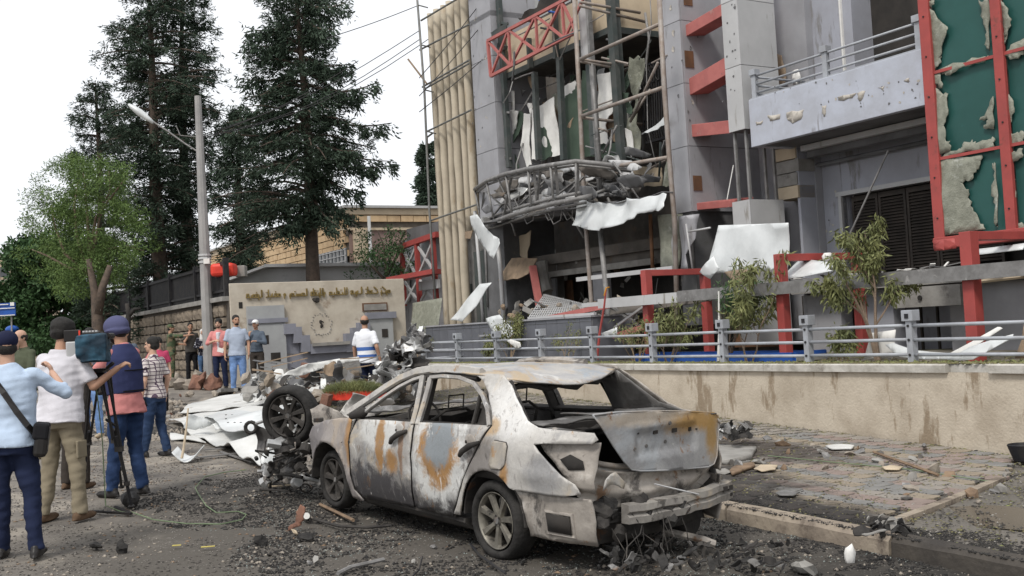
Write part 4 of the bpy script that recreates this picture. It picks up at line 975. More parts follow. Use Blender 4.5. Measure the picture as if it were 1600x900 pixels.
# ============================================================ foliage tools
NR=np.random.default_rng(5)
def leaf_mesh(name, P, D, L, W, m, parent=None, **kw):
    """many small leaf-shaped faces: P centres, D directions, L lengths, W widths"""
    n=len(P); D=D/np.linalg.norm(D,axis=1,keepdims=True)
    r=NR.normal(size=(n,3)); S=np.cross(D,r); S/=np.linalg.norm(S,axis=1,keepdims=True)+1e-9
    L=L[:,None]; W=W[:,None]
    V=np.stack([P,P+D*L*.5+S*W*.5,P+D*L,P+D*L*.45-S*W*.5],1).reshape(-1,3)
    F=np.arange(4*n).reshape(n,4)
    return bigmesh(name,V,F,m,parent,**kw)
def trunk_tube(pts,r0,r1,m,parent,name='trunk',seg=10):
    n=len(pts); return MB().tube(pts,[r0+(r1-r0)*i/(n-1) for i in range(n)],seg).build(name,m,parent,smooth=True)
def conifer(name,base,top,prof,m,nb,label,nleaf=60,trunk_r=.25,seed=1,group=None,start=0.0,droop=.25,dens=1.0,lw=.040,ll=.165,hang=.5):
    """prof: (z, left reach, right reach) rows; branches fill the outline unevenly"""
    rg=np.random.default_rng(seed); base=Vector(base); top=Vector(top)
    root=empty(name,base,label,'tree',group)
    H=top.z-base.z
    tr=[base.lerp(top,t)+Vector((.06*math.sin(t*7+seed),.06*math.cos(t*5),0)) for t in np.linspace(0,1,12)]
    trunk_tube(tr,trunk_r,.04,m_bark,root)
    zs=np.array([p[0] for p in prof]); Ls=np.array([p[1] for p in prof]); Rs=np.array([p[2] for p in prof])
    PP=[];DD=[];limb=MB()
    for k in range(nb):
        z=zs[0]+(zs[-1]-zs[0])*((k+rg.random())/nb); ph=rg.uniform(0,2*PI)
        rL=np.interp(z,zs,Ls); rR=np.interp(z,zs,Rs); c=math.cos(ph); side=rR if c>0 else rL; avg=(rL+rR)/2
        R=(side*abs(c)+avg*.9*(1-abs(c)))*rg.uniform(.62,1.06)
        t=(z-base.z)/H; b0=base.lerp(top,min(1,t)); b0.z=z-R*.12
        n=int(nleaf*.80*dens*(.4+R*.55)); 
        dirv=np.array([math.cos(ph),math.sin(ph),0]); up=rg.uniform(.05,.45)
        mid=np.array(b0)+dirv*R*.5+np.array([0,0,R*up*.5]); 
        tt=np.linspace(0,1,6); curve=np.array([np.array(b0)+dirv*R*q+np.array([0,0,R*(up*q*1.2-droop*q*q*1.3)]) for q in tt])
        if k%3==0 or R>1.6: limb.tube([Vector(p) for p in curve],[.045*(1.05-q) +.008 for q in tt],5)
        q=rg.uniform(.12,1,n)**.75; idx=q*5; i0=np.minimum(4,idx.astype(int)); f=(idx-i0)[:,None]
        c0=curve[i0]*(1-f)+curve[i0+1]*f
        kp=(np.sin(q*13+rg.uniform(0,6))+rg.normal(0,.35,n))>-.42; q=q[kp]; c0=c0[kp]; n=len(q)
        # flat sprays: twigs leave the branch sideways
        side_v=np.array([-dirv[1],dirv[0],0]); sp=rg.normal(0,1,n)*(.10+.22*R*.5*(1-q*.6))
        PPk=c0+side_v*sp[:,None]+np.stack([rg.normal(0,.05,n),rg.normal(0,.05,n),rg.normal(-.03,.09,n)-np.abs(sp)*.35],1)
        Dk=dirv*.8+side_v*np.sign(sp)[:,None]*.8+rg.normal(0,.45,(n,3)); Dk[:,2]-=hang*rg.random(n)
        # each site carries a small tuft
        for r_ in range(8):
            PP.append(PPk+rg.normal(0,.05,(n,3))); DD.append(Dk+rg.normal(0,.6,(n,3)))
    limb.build('limbs',m_bark,root,kind='stuff')
    P=np.concatenate(PP);D=np.concatenate(DD); n=len(P)
    leaf_mesh('crown',P,D,rg.uniform(.6,1.3,n)*ll,rg.uniform(.7,1.3,n)*lw*.85,m,root,kind='stuff')
    return root
def px_prof(dep,rows,xt=None):
    """rows: (y, x_left, x_trunk, x_right) pixels -> (z,left,right) metres at depth dep"""
    out=[]
    for y,xl,xt,xr in rows:
        c=dp(xt,y,dep); k=dep/FPX; out.append((c.z,(xt-xl)*k,(xr-xt)*k))
    out.sort(); return out
# ---- the big conifers
D1=37
conifer('conifer_tree',(dp(252,560,D1).x,D1+.5,.5),dp(228,-60,D1),px_prof(D1,[(-60,210,232,262),(0,172,228,300),(60,148,230,330),(130,148,232,352),(180,150,236,345),(240,165,240,330),(320,190,245,330),(420,190,248,330),(520,200,250,320)]),m_leaf1,250,'very tall dark conifer directly left of the concrete lamp post',trunk_r=.35,seed=2,nleaf=56)
D1b=38.5
conifer('conifer_tree',(dp(285,560,D1b).x,D1b+.5,.5),dp(285,-40,D1b),px_prof(D1b,[(-60,255,290,322),(-10,250,290,330),(50,250,290,348),(110,250,292,350),(200,240,292,345),(300,230,290,330),(420,230,290,320),(520,240,290,310)]),m_leaf1,190,'tall dark conifer directly behind the street lamp, right twin of the tallest one',trunk_r=.3,seed=12,nleaf=50)
D2=41
conifer('conifer_tree',(dp(165,560,D2).x,D2,.6),dp(150,135,D2),px_prof(D2,[(128,140,150,165),(160,112,152,190),(230,106,156,215),(300,100,160,220),(400,110,165,240),(520,120,165,250)]),m_leaf1,130,'shorter dark conifer at the left edge of the group, behind the light green tree',seed=3,nleaf=60)
D3=34
conifer('conifer_tree',(dp(494,470,D3).x,D3,1.6),dp(462,-60,D3),px_prof(D3,[(-50,400,465,520),(0,395,467,545),(40,392,468,540),(75,380,470,520),(120,376,472,560),(150,380,474,575),(200,352,476,590),(240,345,480,590),(270,338,482,520),(300,335,484,505),(350,350,486,492)]),m_leaf1,205,'tall ragged conifer with a bare lower trunk standing behind the sign wall',trunk_r=.26,seed=4,nleaf=48,droop=.3)
D4=37
conifer('conifer_tree',(dp(375,560,D4).x,D4,.5),dp(375,165,D4),px_prof(D4,[(170,370,380,400),(215,340,385,440),(300,330,380,430),(380,335,375,420),(430,340,370,410)]),m_leaf1,110,'low bushy dark conifer between the lamp post and the bare trunk',seed=6,nleaf=60)
conifer('conifer_tree',(dp(668,420,62).x,62,1.0),dp(666,215,62),px_prof(62,[(222,662,668,680),(260,650,668,690),(320,650,668,690),(400,655,668,690)]),m_leaf1,70,'slim distant conifer seen in the gap left of the beige columns',seed=7,nleaf=70,ll=.3,lw=.1)
# long drooping boughs on the right of the bare-trunked conifer
def boughs(root_tree,lst,dep,seed):
    rg=np.random.default_rng(seed); PP=[];DD=[]
    for (x0,y0,x1,y1) in lst:
        a=np.array(dp(x0,y0,dep)); b=np.array(dp(x1,y1,dep-rg.uniform(0,1.5))); sag=.10*np.linalg.norm(b-a)
        pts=[a+(b-a)*q-np.array([0,0,sag*math.sin(q*PI)]) for q in np.linspace(0,1,7)]
        MB().tube([Vector(p) for p in pts],[.05*(1.05-q)+.008 for q in np.linspace(0,1,7)],6).build('limb',m_bark,root_tree)
        n=190; q=rg.uniform(.2,1,n); i0=np.minimum(5,(q*6).astype(int)); f=(q*6-i0)[:,None]; pts=np.array(pts); c=pts[i0]*(1-f)+pts[i0+1]*f
        clump=(np.sin(q*31+x0)>-.35); c=c[clump]; n=len(c)
        drop=np.abs(rg.normal(0,.22,n)); P=c+np.stack([rg.normal(0,.07,n),rg.normal(0,.22,n),-drop],1)
        for r_ in range(6): PP.append(P+rg.normal(0,.06,P.shape)); d=(b-a)[None,:]*.25+rg.normal(0,.5,(n,3)); d[:,2]-=.5; DD.append(d)
    P=np.concatenate(PP);D=np.concatenate(DD);n=len(P)
    leaf_mesh('crown',P,D,rg.uniform(.1,.24,n),rg.uniform(.035,.07,n),m_leaf1,root_tree,kind='stuff')
tB=[o for o in COL.objects if o.name.startswith('conifer_tree') and 'bare lower trunk' in o.get('label','')][0]
boughs(tB,[(476,130,592,128),(478,170,612,192),(480,205,615,252),(482,235,590,262),(484,262,572,300),(485,285,552,338),(480,110,560,150),(474,90,545,100),(484,300,528,352),(484,210,560,235),(486,300,440,360),(484,290,405,330),(486,320,455,352)],D3,9)
boughs(tB,[(476,160,382,172),(478,190,345,206),(470,60,378,66),(468,30,392,46),(472,110,374,122),(480,230,338,262),(466,0,540,4),(466,20,520,45)],D3,10)

def loose_tree(name,base,stems,cpts,m,label,seed,nl=120,ll=.1,lw=.035,droop=.2,mb=m_bark2,cat='tree',r=.05,group=None,spread=.3):
    """stems: poly-lines; cpts: foliage clump centres with radii"""
    rg=np.random.default_rng(seed); root=empty(name,base,label,cat,group)
    for s in stems: n=len(s); MB().tube(s[0] if False else [Vector(p) for p in s],[r*(1.05-i/(n-.2)) +.004 for i in range(n)],7).build('stem',mb,root,smooth=True)
    PP=[];DD=[]
    for c,rad in cpts:
        n=int(nl*rad*rad*4+12); d=rg.normal(size=(n,3)); d/=np.linalg.norm(d,axis=1,keepdims=True); rr=rad*rg.random(n)[:,None]**.45
        P=np.array(c)+d*rr*np.array([1,1,.75]); D=d*.6+rg.normal(0,.7,(n,3)); D[:,2]-=droop; PP.append(P);DD.append(D)
    P=np.concatenate(PP);D=np.concatenate(DD);n=len(P)
    leaf_mesh('crown',P,D,rg.uniform(.6,1.3,n)*ll,rg.uniform(.6,1.3,n)*lw,m,root,kind='stuff'); return root
# ---- light green tree in front of the conifers
D5=33; rg=random.Random(21); m_leaf5=mat('yellow_green_leaves',(.12,.18,.05),(.07,.12,.035),5,.6,bump=0,spec=.2)
bp_=dp(150,565,D5); bp_.z=G(bp_.x,bp_.y)
j0=dp(140,430,D5)
st=[[bp_,dp(147,500,D5),j0]]
for xs in ([(140,430),(120,370),(116,320),(122,285)],[(140,430),(150,370),(160,320),(172,300),(170,268)],[(140,430),(100,395),(85,350),(80,320)],[(140,430),(138,360),(135,310),(130,270)],[(140,430),(165,390),(200,385),(225,392)],[(140,420),(110,420),(75,400),(50,390)],[(140,400),(150,340),(180,300),(195,280)]):
    st.append([dp(x,y,D5+rg.uniform(-.6,.6)*(i/3)) for i,(x,y) in enumerate(xs)])
cl=[]
for k in range(210):
    t=rg.random(); x=rg.gauss(135,52); y=rg.uniform(250,470)
    if ((x-135)/92)**2+((y-350)/112)**2>1 or (y<300 and abs(x-150)>62): continue
    cl.append((dp(x,y,D5+rg.uniform(-1.6,1.8)),rg.uniform(.22,.5)))
for x,y in ((50,330),(40,345),(62,300),(80,262),(60,280),(30,395),(45,420),(232,365),(240,385),(215,350),(100,250),(75,380),(200,262),(170,250)): cl.append((dp(x,y,D5),.28))
loose_tree('feathery_tree',bp_,st,cl,m_leaf5,'light green feathery tree with pale forked limbs at the left',31,nl=430,ll=.11,lw=.026,r=.05)
# ---- bush at the far left
D6=44; cl=[]
for k in range(130):
    x=rg.uniform(-30,135); y=rg.uniform(375,540); 
    if x<18 and y<440: continue
    if x<30 and 465<y<500: continue
    cl.append((dp(x,y,D6+rg.uniform(-1.5,2)),rg.uniform(.4,.75)))
b6=dp(90,560,D6); b6.z=G(b6.x,b6.y)
loose_tree('leafy_tree',b6,[[b6,dp(80,500,D6),dp(70,440,D6),dp(60,400,D6)],[dp(85,520,D6),dp(110,470,D6),dp(120,430,D6)],[dp(80,500,D6),dp(40,460,D6),dp(25,430,D6)]],cl,m_leaf3,'broad mid green tree at the far left beside the blue sign',32,nl=150,ll=.22,lw=.1,r=.12,mb=m_bark)
# fat broken trunk left of the fence and small dark stump
bt_=dp(155,560,31.5); bt_.z=G(bt_.x,bt_.y)
rt=empty('broken_tree_trunk',bt_,'thick brown broken trunk standing between the cameramen and the stone wall','tree trunk')
trunk_tube([bt_,dp(152,500,31.5),dp(148,455,31.5),dp(138,405,31.5)],.20,.07,m_bark,rt)
trunk_tube([dp(152,490,31.5),dp(160,450,31.5),dp(172,415,31.5)],.15,.08,m_bark,rt,'limb')
bt_=dp(200,540,30.5)
rt=empty('charred_stump',Vector((bt_.x,bt_.y,1.0)),'small charred forked stump in front of the black fence','stump')
trunk_tube([dp(198,545,30.5),dp(199,510,30.5),dp(201,490,30.5),dp(198,474,30.5)],.11,.05,m_dark,rt); trunk_tube([dp(200,495,30.5),dp(210,483,30.5),dp(220,482,30.5)],.07,.03,m_dark,rt,'limb')
# ---- olive shrub behind the sign wall
D7=34; cl=[(dp(rg.gauss(600,22),rg.uniform(360,432),D7+rg.uniform(-.7,.7)),rg.uniform(.15,.36)) for k in range(46)]
b7=dp(605,470,D7)
loose_tree('olive_shrub',Vector((b7.x,b7.y,1.4)),[[b7,dp(603,420,D7),dp(600,385,D7),dp(590,360,D7)],[dp(604,430,D7),dp(620,400,D7),dp(630,360,D7)],[dp(604,440,D7),dp(585,420,D7),dp(570,405,D7)],[dp(620,400,D7),dp(632,375,D7)]],cl,m_leaf3,'thin grey green shrub above the right end of the sign wall',33,nl=170,ll=.11,lw=.04,mb=m_bark)

# ============================================================ left: stone wall, fence, sign wall
NWL=-3.2; S0=20.12
zt_w=2.86
NWV=NWL
sw=empty('stone_retaining_wall',Q(28,NWL,.3),'old coursed stone retaining wall under the black fence','wall')
MB().fb(S0,46,NWL+.05,NWL+.5,-.3,zt_w).build('wall_core',m_mort,sw)
smesh=[]
for k in range(6):
    b=MB(); bm=bmesh.new(); bmesh.ops.create_cube(bm,size=1); bmesh.ops.subdivide_edges(bm,edges=bm.edges[:],cuts=1,use_grid_fill=True)
    for v in bm.verts:
        c=v.co; f=1
        if abs(c.x)>.4 and abs(c.z)>.4: c.x*=.93;c.z*=.9
        if c.y<-.1: c.y-=.25*noise.noise(Vector((c.x*2,c.z*2,k*3)))+.1; 
        if c.y<-.1 and (abs(c.x)>.4 or abs(c.z)>.4): c.y+=.25
    me=bpy.data.meshes.new('stone'); bm.to_mesh(me); bm.free(); me.materials.append(m_stone); smesh.append(me)
rw=random.Random(9); row=0; z=.45; ang=math.atan2(UD.y,UD.x)+PI; cnt=0
while z<zt_w-.12 and cnt<290:
    h=rw.uniform(.27,.33); s=S0+rw.uniform(0,.3)
    while s<44 and cnt<295:
        L=rw.uniform(.45,.9)*(1.0 if s<34 else 1.4); o=bpy.data.objects.new('stone',rw.choice(smesh)); COL.objects.link(o); o.parent=sw
        o.location=Q(s+L/2,NWL+.03+rw.uniform(-.02,.02),z+h/2)-sw.location; o.scale=(L-.03,.16,h-.03); o.rotation_euler=(0,0,ang); s+=L; cnt+=1
    z+=h
MB().fb(S0,46,NWL-.12,NWL+.55,zt_w,zt_w+.12).build('wall_coping',m_conc,sw)
fe=empty('iron_fence',Q(28,NWL-.1,zt_w+.12),'tall black iron fence on top of the stone retaining wall','fence')
b=MB(); s=S0
while s<46: b.fb(s,s+.09,NWL+.05,NWL+.09,zt_w+.12,zt_w+1.05); s+=.13
b.build('fence_bars',m_iron,fe,kind='stuff')
for z in (zt_w+.25,zt_w+.95): MB().fb(S0,46,NWL+.0,NWL+.045,z,z+.06).build('fence_rail',m_iron,fe)
for k in range(9): MB().fb(S0+k*3,S0+k*3+.09,NWL-.04,NWL+.10,zt_w+.12,zt_w+1.12).build('fence_post',m_iron,fe)
# sign wall, perpendicular to the street
ST=20.07
def sgb(pxl,pyt,pxr,pyb,d0,d1,m,name,root):   # rectangle from pixels on the sign wall, d: proud of it
    n0,zt0=B(pxl,pyt,ST); n1,zb1=B(pxr,pyb,ST); _,zt1=B(pxr,pyt,ST); _,zb0=B(pxl,pyb,ST)
    p=Q(ST-d1,n0,zb0); return MB().para(p,ND*(n1-n0),UD*(d1-d0),ZZ*((B((pxl+pxr)/2,pyt,ST)[1]-B((pxl+pxr)/2,pyb,ST)[1]))).build(name,m,root)
sg=empty('sign_wall',Q(ST,-.7,.6),'pale plaster sign wall with gilt lettering and a stepped grey relief, behind the onlookers','sign')
nA,zA=B(358,443,ST); nB,zB=B(631,438,ST)
MB().para(Q(ST,nA,.3),ND*(nB-nA),UD*.4,ZZ*(zA-.3)).build('wall_slab',m_sign,sg,bev=.015)
def SG(n0,n1,z0,z1,d0,d1,m,name): return MB().para(Q(ST-d1,n0,z0),ND*(n1-n0),UD*(d1-d0),ZZ*(z1-z0)).build(name,m,sg)
def pxn(x): return B(x,520,ST)[0]
def pxz(y,x=490): return B(x,y,ST)[1]
# pale left wing
SG(pxn(386),pxn(444),.5,pxz(478,410),.003,.10,m_lav2,'pale_wing')
SG(pxn(386),pxn(448),pxz(505,410),pxz(498,410),.103,.16,m_lav,'ledge'); 
SG(pxn(386),pxn(444),.5,pxz(508,410),.103,.13,m_lav2,'pale_wing')
SG(pxn(572),pxn(612),.5,pxz(497,590),.003,.12,m_lav2,'pale_wing'); SG(pxn(571),pxn(617),pxz(498,590),pxz(488,590),.003,.17,m_lav,'ledge')
# stepped relief, as lavender blocks going down to the middle then up
steps=[(441,459,506,522),(455,468,511,536),(466,480,524,550),(480,545,536,551),(535,549,521,550),(546,560,512,537),(556,574,504,524)]
for k,(xa,xb,ya,yb) in enumerate(steps): SG(pxn(xa)+.002*k,pxn(xb),pxz(yb,(xa+xb)/2),pxz(ya,(xa+xb)/2),.003,.20+.004*k,m_lav,'relief_step')
SG(pxn(441),pxn(574),.4,pxz(552),.002,.035,m_lav,'lower_field')
for xa,xb,ya in ((443,456,521),(456,466,535),(549,560,537),(560,573,524)): SG(pxn(xa),pxn(xb)-.003,pxz(553,(xa+xb)/2),pxz(ya,(xa+xb)/2),.002,.03,m_lav,'lower_field')
SG(pxn(482),pxn(540),pxz(541),pxz(536),.225,.30,m_conc,'stone_ledge')
for x0,x1,y0,y1 in ((408,417,524,538),(419,434,551,566),(375,381,472,482),(594,603,514,527)):
    SG(pxn(x0),pxn(x1),pxz(y1,(x0+x1)/2),pxz(y0,(x0+x1)/2),.11 if y0>500 else .002,.137 if y0>500 else .006,m_dark,'wall_niche')
SG(pxn(568),pxn(607),pxz(486,587),pxz(473,587),.002,.03,m_brown,'plaque_frame'); SG(pxn(570),pxn(605),pxz(484.5,587),pxz(475,587),.031,.05,m_conc,'stone_plaque')
MB().rock(Q(ST-.08,pxn(495),pxz(469,495)),(.10,.06,.08),random.Random(2)).build('lamp_stub',m_dark,sg)
# round scar of a lost emblem
rq=random.Random(5)
for k in range(26):
    t=2*PI*k/26; r=.29+rq.uniform(-.03,.03); p=Q(ST-.006,pxn(503)+r*.95*math.cos(t),pxz(507,503)+.0+r*math.sin(t))
    MB().rock(p,(rq.uniform(.015,.035),.01,rq.uniform(.01,.04)),rq,1).build('emblem_scar',m_conc,sg)
for k in range(7):
    p=Q(ST-.008,pxn(503)+rq.uniform(-.05,.06),pxz(506,503)+rq.uniform(-.1,.08)); MB().rock(p,(.035,.012,.05),rq,1).build('emblem_scar',m_dark,sg)
# gilt Arabic-style lettering: joined strokes on a base line, in a squared hand, read right to left
m_gl=m_gold
def letter(nc,strokes):
    b=MB()
    for (x0,z0,x1,z1) in strokes:
        a=Q(ST-.03,nc-x0,LZ+z0-.0*nc); c_=Q(ST-.03,nc-x1,LZ+z1); b.bar(a,c_,.026,.04,up=UD)
    return b
LZ=pxz(461.5,490)
GL={'meem':[(0,.0,.10,.0),(.0,.0,.0,.07),(.0,.07,.08,.07),(.08,.07,.08,.0)],'ra':[(0,.07,.03,.0),(.03,0,.0,-.07)],'kaf':[(0,0,.14,0),(0,0,.0,.06),(0,.08,.13,.18)],'zay':[(0,.07,.03,.0),(.03,0,.0,-.07),(.01,.13,.03,.13)],
 'ayn':[(0,0,.10,0),(.02,.0,.03,.08),(.03,.08,.10,.08)],'lam':[(0,0,.07,0),(0,0,0,.19)],'alif':[(0,0,0,.19)],'ya':[(0,0,.08,0),(0,0,0,.06),(.02,-.06,.03,-.06),(.06,-.06,.07,-.06)],'ta':[(0,0,.08,0),(0,0,0,.06),(.02,.12,.03,.12),(.06,.12,.07,.12)],
 'seen':[(0,0,.14,0),(0,0,0,.06),(.05,0,.05,.06),(.10,0,.10,.06)],'dal':[(.0,0,.08,0),(.08,0,.05,.09)],'ha':[(0,0,.09,0),(.0,0,.0,.09),(0,.09,.07,.09),(.07,.09,.07,0)],'qaf':[(0,0,.08,0),(.0,0,.0,.08),(.0,.08,.07,.08),(.07,.08,.07,0),(.02,.13,.05,.13)],'waw':[(.02,.07,.07,.07),(.02,.07,.02,.02),(.02,.02,.07,.02),(.07,.07,.05,-.06)]}
text=[['meem','ra','kaf','zay'],['kaf','dal','meem','alif','ta'],['alif','lam','dal','ra','ya','ha'],['lam','lam','ta','ayn','lam','ya','meem'],['waw','alif','lam','alif','ra','ta','qaf','alif','ha'],['alif','lam','meem','seen','ta','meem','ra'],['waw'],['meem','qaf','dal','ya','alif','ta'],['alif','lam','ra','qaf','meem','ya','ha']]
n=pxn(612); total=pxn(612)-pxn(386); adv={k:max(max(a[0],a[2]) for a in v)+.012 for k,v in GL.items()}
tw=sum(sum(adv[c] for c in w_) for w_ in text)+.11*(len(text)-1); kx=total/tw
for wd in text:
    for c in wd:
        b=letter(n,[(x0*kx,z0,x1*kx,z1) for x0,z0,x1,z1 in GL[c]]); b.build('gilt_letter',m_gl,sg); n-=adv[c]*kx
    n-=.11*kx
# ---- concrete lamp post, arm, lamp and wires
LD=29.0
pb=dp(327,560,LD); pb.z=G(pb.x,pb.y)
lp=empty('street_lamp',pb,'tall tapered concrete lamp post with a curved arm and cobra lamp','street lamp')
# aligned with the true vertical
tp_=Vector((pb.x,pb.y,0)); ztop=CAMH+ (540-150)/FPX*LD*1.0
top_=dp(309,150,LD)
MB().tube([pb,pb.lerp(top_,.5),top_],[.165,.135,.085],10).build('post',m_pole,lp)
MB().tube([dp(314,240,LD),dp(290,225,LD),dp(262,205,LD),dp(236,188,LD)],.022,8).build('arm',m_twist,lp)
MB().tube([dp(312,214,LD),dp(283,212,LD)],.012,6).build('stay',m_twist,lp); MB().tube([dp(282,212,LD),dp(275,196,LD)],.012,6).build('stay',m_twist,lp)
a=dp(240,192,LD);b_=dp(201,163,LD); d=(b_-a); rings=[]
for t,wd,hh in ((0,.05,.04),(.25,.09,.07),(.55,.15,.10),(.85,.14,.07),(1,.05,.03)):
    c=a+d*t; x=d.cross(ZZ).normalized(); y=x.cross(d).normalized(); rings.append([c+x*wd*math.cos(u)+y*hh*math.sin(u) for u in [2*PI*q/12 for q in range(12)]])
MB().loft(rings).build('lamp_head',m_sheetw,lp,smooth=True)
for y in (399,404,410): MB().tube([dp(320,y,LD)-ZZ*.02+Vector((0,-.0,0)),dp(320,y,LD)+ZZ*.03],.17,10).build('band',m_clad2,lp)
MB().box(dp(323,408,LD-.2),(.16,.06,.14)).build('notice',m_white,lp)
for k,(x0,y0,x1,y1,sag) in enumerate(((312,212,655,48,18),(312,214,655,62,26),(345,204,560,95,10),(312,216,700,40,30),(655,150,770,18,3),(655,175,790,60,3),(655,122,762,-10,3),(510,60,655,8,2))):
    pts=[]
    for q in np.linspace(0,1,9): pts.append(dp(x0+(x1-x0)*q,y0+(y1-y0)*q+sag*math.sin(q*PI),LD+(2 if x0<600 else -1)+q*1))
    MB().tube(pts,.012,5).build('overhead_wire',m_iron,label=['upper wire of the set running right from the lamp post','second wire running right from the lamp post','short wire in front of the bare-trunked conifer','lowest wire sagging right from the lamp post','middle wire crossing the beige columns','lower wire crossing the beige columns','topmost wire crossing the beige columns','faint wire high in the sky between the trees and the tower'][k],cat='wire')

# ============================================================ buildings behind
D9=44
c9=dp(548,430,D9); sC=(c9-OO).dot(UD); nC=(c9-OO).dot(ND)
lb=empty('limestone_building',Q(sC+3,nC+3,1),'golden limestone block building behind the ragged conifer','building')
zt9=CAMH+ (522-318)/FPX*D9
def zof(y): return CAMH+(522-y)/FPX*D9
MB().fb(sC,sC+26,nC,nC+18,.5,zt9-.15).build('building_core',m_mort,lb)
# stone courses, both visible faces
bS=MB(); z=zof(440); k=0; r9=random.Random(3)
while z<zof(332):
    s=sC+.02+ (k%2)*.3
    while s<sC+22: L=r9.uniform(.55,.8); bS.fb(s,s+L-.03,nC-.09+r9.uniform(-.02,.02),nC-.001,z,z+.25); s+=L
    if z>zof(352):
        n=nC+(k%2)*.3
        while n<nC+16: L=r9.uniform(.55,.8); bS.para(Q(sC-.09+r9.uniform(-.02,.02),n,z),ND*(L-.03),UD*.088,ZZ*.25); n+=L
    z+=.28;k+=1
bS.build('stone_courses',m_lime,lb,kind='stuff')
MB().fb(sC-.12,sC+26,nC-.12,nC+18,zof(332),zof(322)).build('cornice',m_beige,lb)
MB().fb(sC-.25,sC+26.2,nC-.25,nC+18.2,zof(322)+.003,zof(318)).build('roof_slab',m_pale,lb)
MB().para(Q(sC-.14,nC-.4+0,zof(357)),ND*17,UD*.139,ZZ*.10).build('string_course',m_beige,lb)
MB().para(Q(sC-.05,nC,.8),ND*17,UD*.048,ZZ*(zof(357)-.8)).build('pink_wall',m_pinkw,lb)
MB().para(Q(sC-.3,nC+.15,.8),ND*.55,UD*.249,ZZ*(zof(357)-.8)).build('stone_pier',m_beige,lb)
MB().tube([Q(sC-.4,nC+.75,.8),Q(sC-.4,nC+.75,zof(336))],.07,8).build('downpipe',m_pale,lb,smooth=True)
for (xa,xb) in ((497,541),):
    sa_,za=A(xb,383,nC-.12); sb_,zb_=A(xa,414,nC-.12); MB().fb(sa_,sb_,nC-.14,nC-.10,zof(416),zof(384)).build('dark_window',m_glassd,lb)
    for q in range(9): t=q/8; s=sa_+(sb_-sa_)*t; MB().fb(s,s+.03,nC-.2,nC-.17,zof(416),zof(384)).build('window_bar',m_clad2,lb)
    for q in range(4): z=zof(414-q*9); MB().fb(sa_,sb_,nC-.205,nC-.175,z,z+.03).build('window_bar',m_clad2,lb)
# low pale annex in front
lo_=empty('low_pale_building',dp(500,460,35.5),'low pale concrete roof edge behind the sign wall','building')
P9=[(340,446),(418,417),(640,414),(640,470),(340,470)]
vs=[dp(x,y,35.5) for x,y in P9]; back=[v+Vector((0,4,0)) for v in vs]
MB().add(vs+back,[(0,1,2,3,4)[::-1],(5,6,7,8,9),(0,5,6,1)[::-1],(1,6,7,2)[::-1],(2,7,8,3)[::-1],(3,8,9,4)[::-1],(4,9,5,0)[::-1]]).build('annex_wall',m_pale,lo_)
MB().bar(dp(416,415.5,35.3),dp(642,412,35.3),.5,.10).build('roof_edge',m_clad2,lo_); MB().bar(dp(338,445,35.3),dp(417,416,35.3),.5,.08).build('roof_edge',m_clad2,lo_)
# red plastic barrier above the fence and a grey box
rp_=dp(350,422,28.6)
MB().box(rp_,(.62,.5,.34)).build('red_barrier',m_redpl,label='bright red plastic barrier poking up behind the fence beside the lamp post',cat='barrier',bev=.08)
MB().box(dp(377,424,29),(.26,.3,.30)).build('small_grey_box',m_conc,label='small grey box right of the red plastic barrier',cat='box',bev=.02)
# red braced booth left of the columns
bo=empty('red_braced_booth',fp(655,475,3.3),'red framed booth with grey cross bracing left of the beige columns','booth')
BNN=3.4
def bb(a,b_,w_,m,nm): MB().bar(fp(*a,BNN),fp(*b_,BNN),w_).build(nm,m,bo)
bb((626,386),(684,366),.16,m_red,'red_beam'); bb((628,386),(632,478),.13,m_red,'red_post'); bb((651,378),(656,474),.13,m_red,'red_post'); bb((676,369),(682,470),.13,m_red,'red_post')
MB().bar(fp(613,437,2.6),fp(684,424,3.2),.5,.14).build('red_shelf',m_red,bo)
for a,b_ in (((630,392),(650,430)),((650,386),(632,430)),((654,386),(678,424)),((676,378),(656,426)),((632,440),(654,472)),((652,440),(634,474)),((656,438),(678,470)),((676,436),(658,470))): bb(a,b_,.07,m_clad2,'cross_brace')
MB().fb(A(626,420,4.2)[0],A(684,420,4.2)[0]-.5,4.2,4.3,1.0,A(650,372,4.2)[1]).build('grey_back_panel',m_clad,bo)
MB().fb(A(636,370,3.6)[0],A(690,370,3.6)[0],3.6,4.19,A(660,372,3.6)[1],A(660,352,3.6)[1]).build('corrugated_head',m_soff,bo)
MB().fb(A(654,445,3.2)[0],A(684,445,3.2)[0],3.2,3.28,A(670,452,3.2)[1],A(670,438,3.2)[1]).build('grey_box_beam',m_clad2,bo)
lay([(632,474),(676,466),(680,545),(640,546)],1.6,m_film,'grey green panel leaning at the foot of the beige columns','panel',amp=.05,slope=.2,seed=41,name='leaning_panel')
# far left: distant block with blue sign, parasol
DB=95
fb_=empty('distant_block',dp(-20,540,DB),'distant cream apartment block at the left edge above the blue sign','building')
c0=dp(-60,540,DB);c1=dp(22,540,DB); zt0=dp(0,408,DB).z
MB().para(Vector((c0.x,c0.y,.5)),(c1.x-c0.x,0,0),(0,10,0),(0,0,zt0)).build('wall',m_beige,fb_)
for r in range(4):
    for q in range(4):
        p=dp(-50+q*19,425+r*28,DB-.1); MB().box(p,(.75,.1,.9)).build('window',m_glassd,fb_)
    MB().box(dp(-18,440+r*28,DB-.3),(c1.x-c0.x,.6,.15)).build('floor_band',m_conc,fb_)
c0=dp(22,540,110);c1=dp(135,540,110); 
fb2=empty('distant_block',dp(80,540,110),'low distant building glimpsed behind the leafy tree','building')
MB().para(Vector((c0.x,c0.y,.5)),(c1.x-c0.x,0,0),(0,10,0),(0,0,4.2)).build('wall',m_conc,fb2)
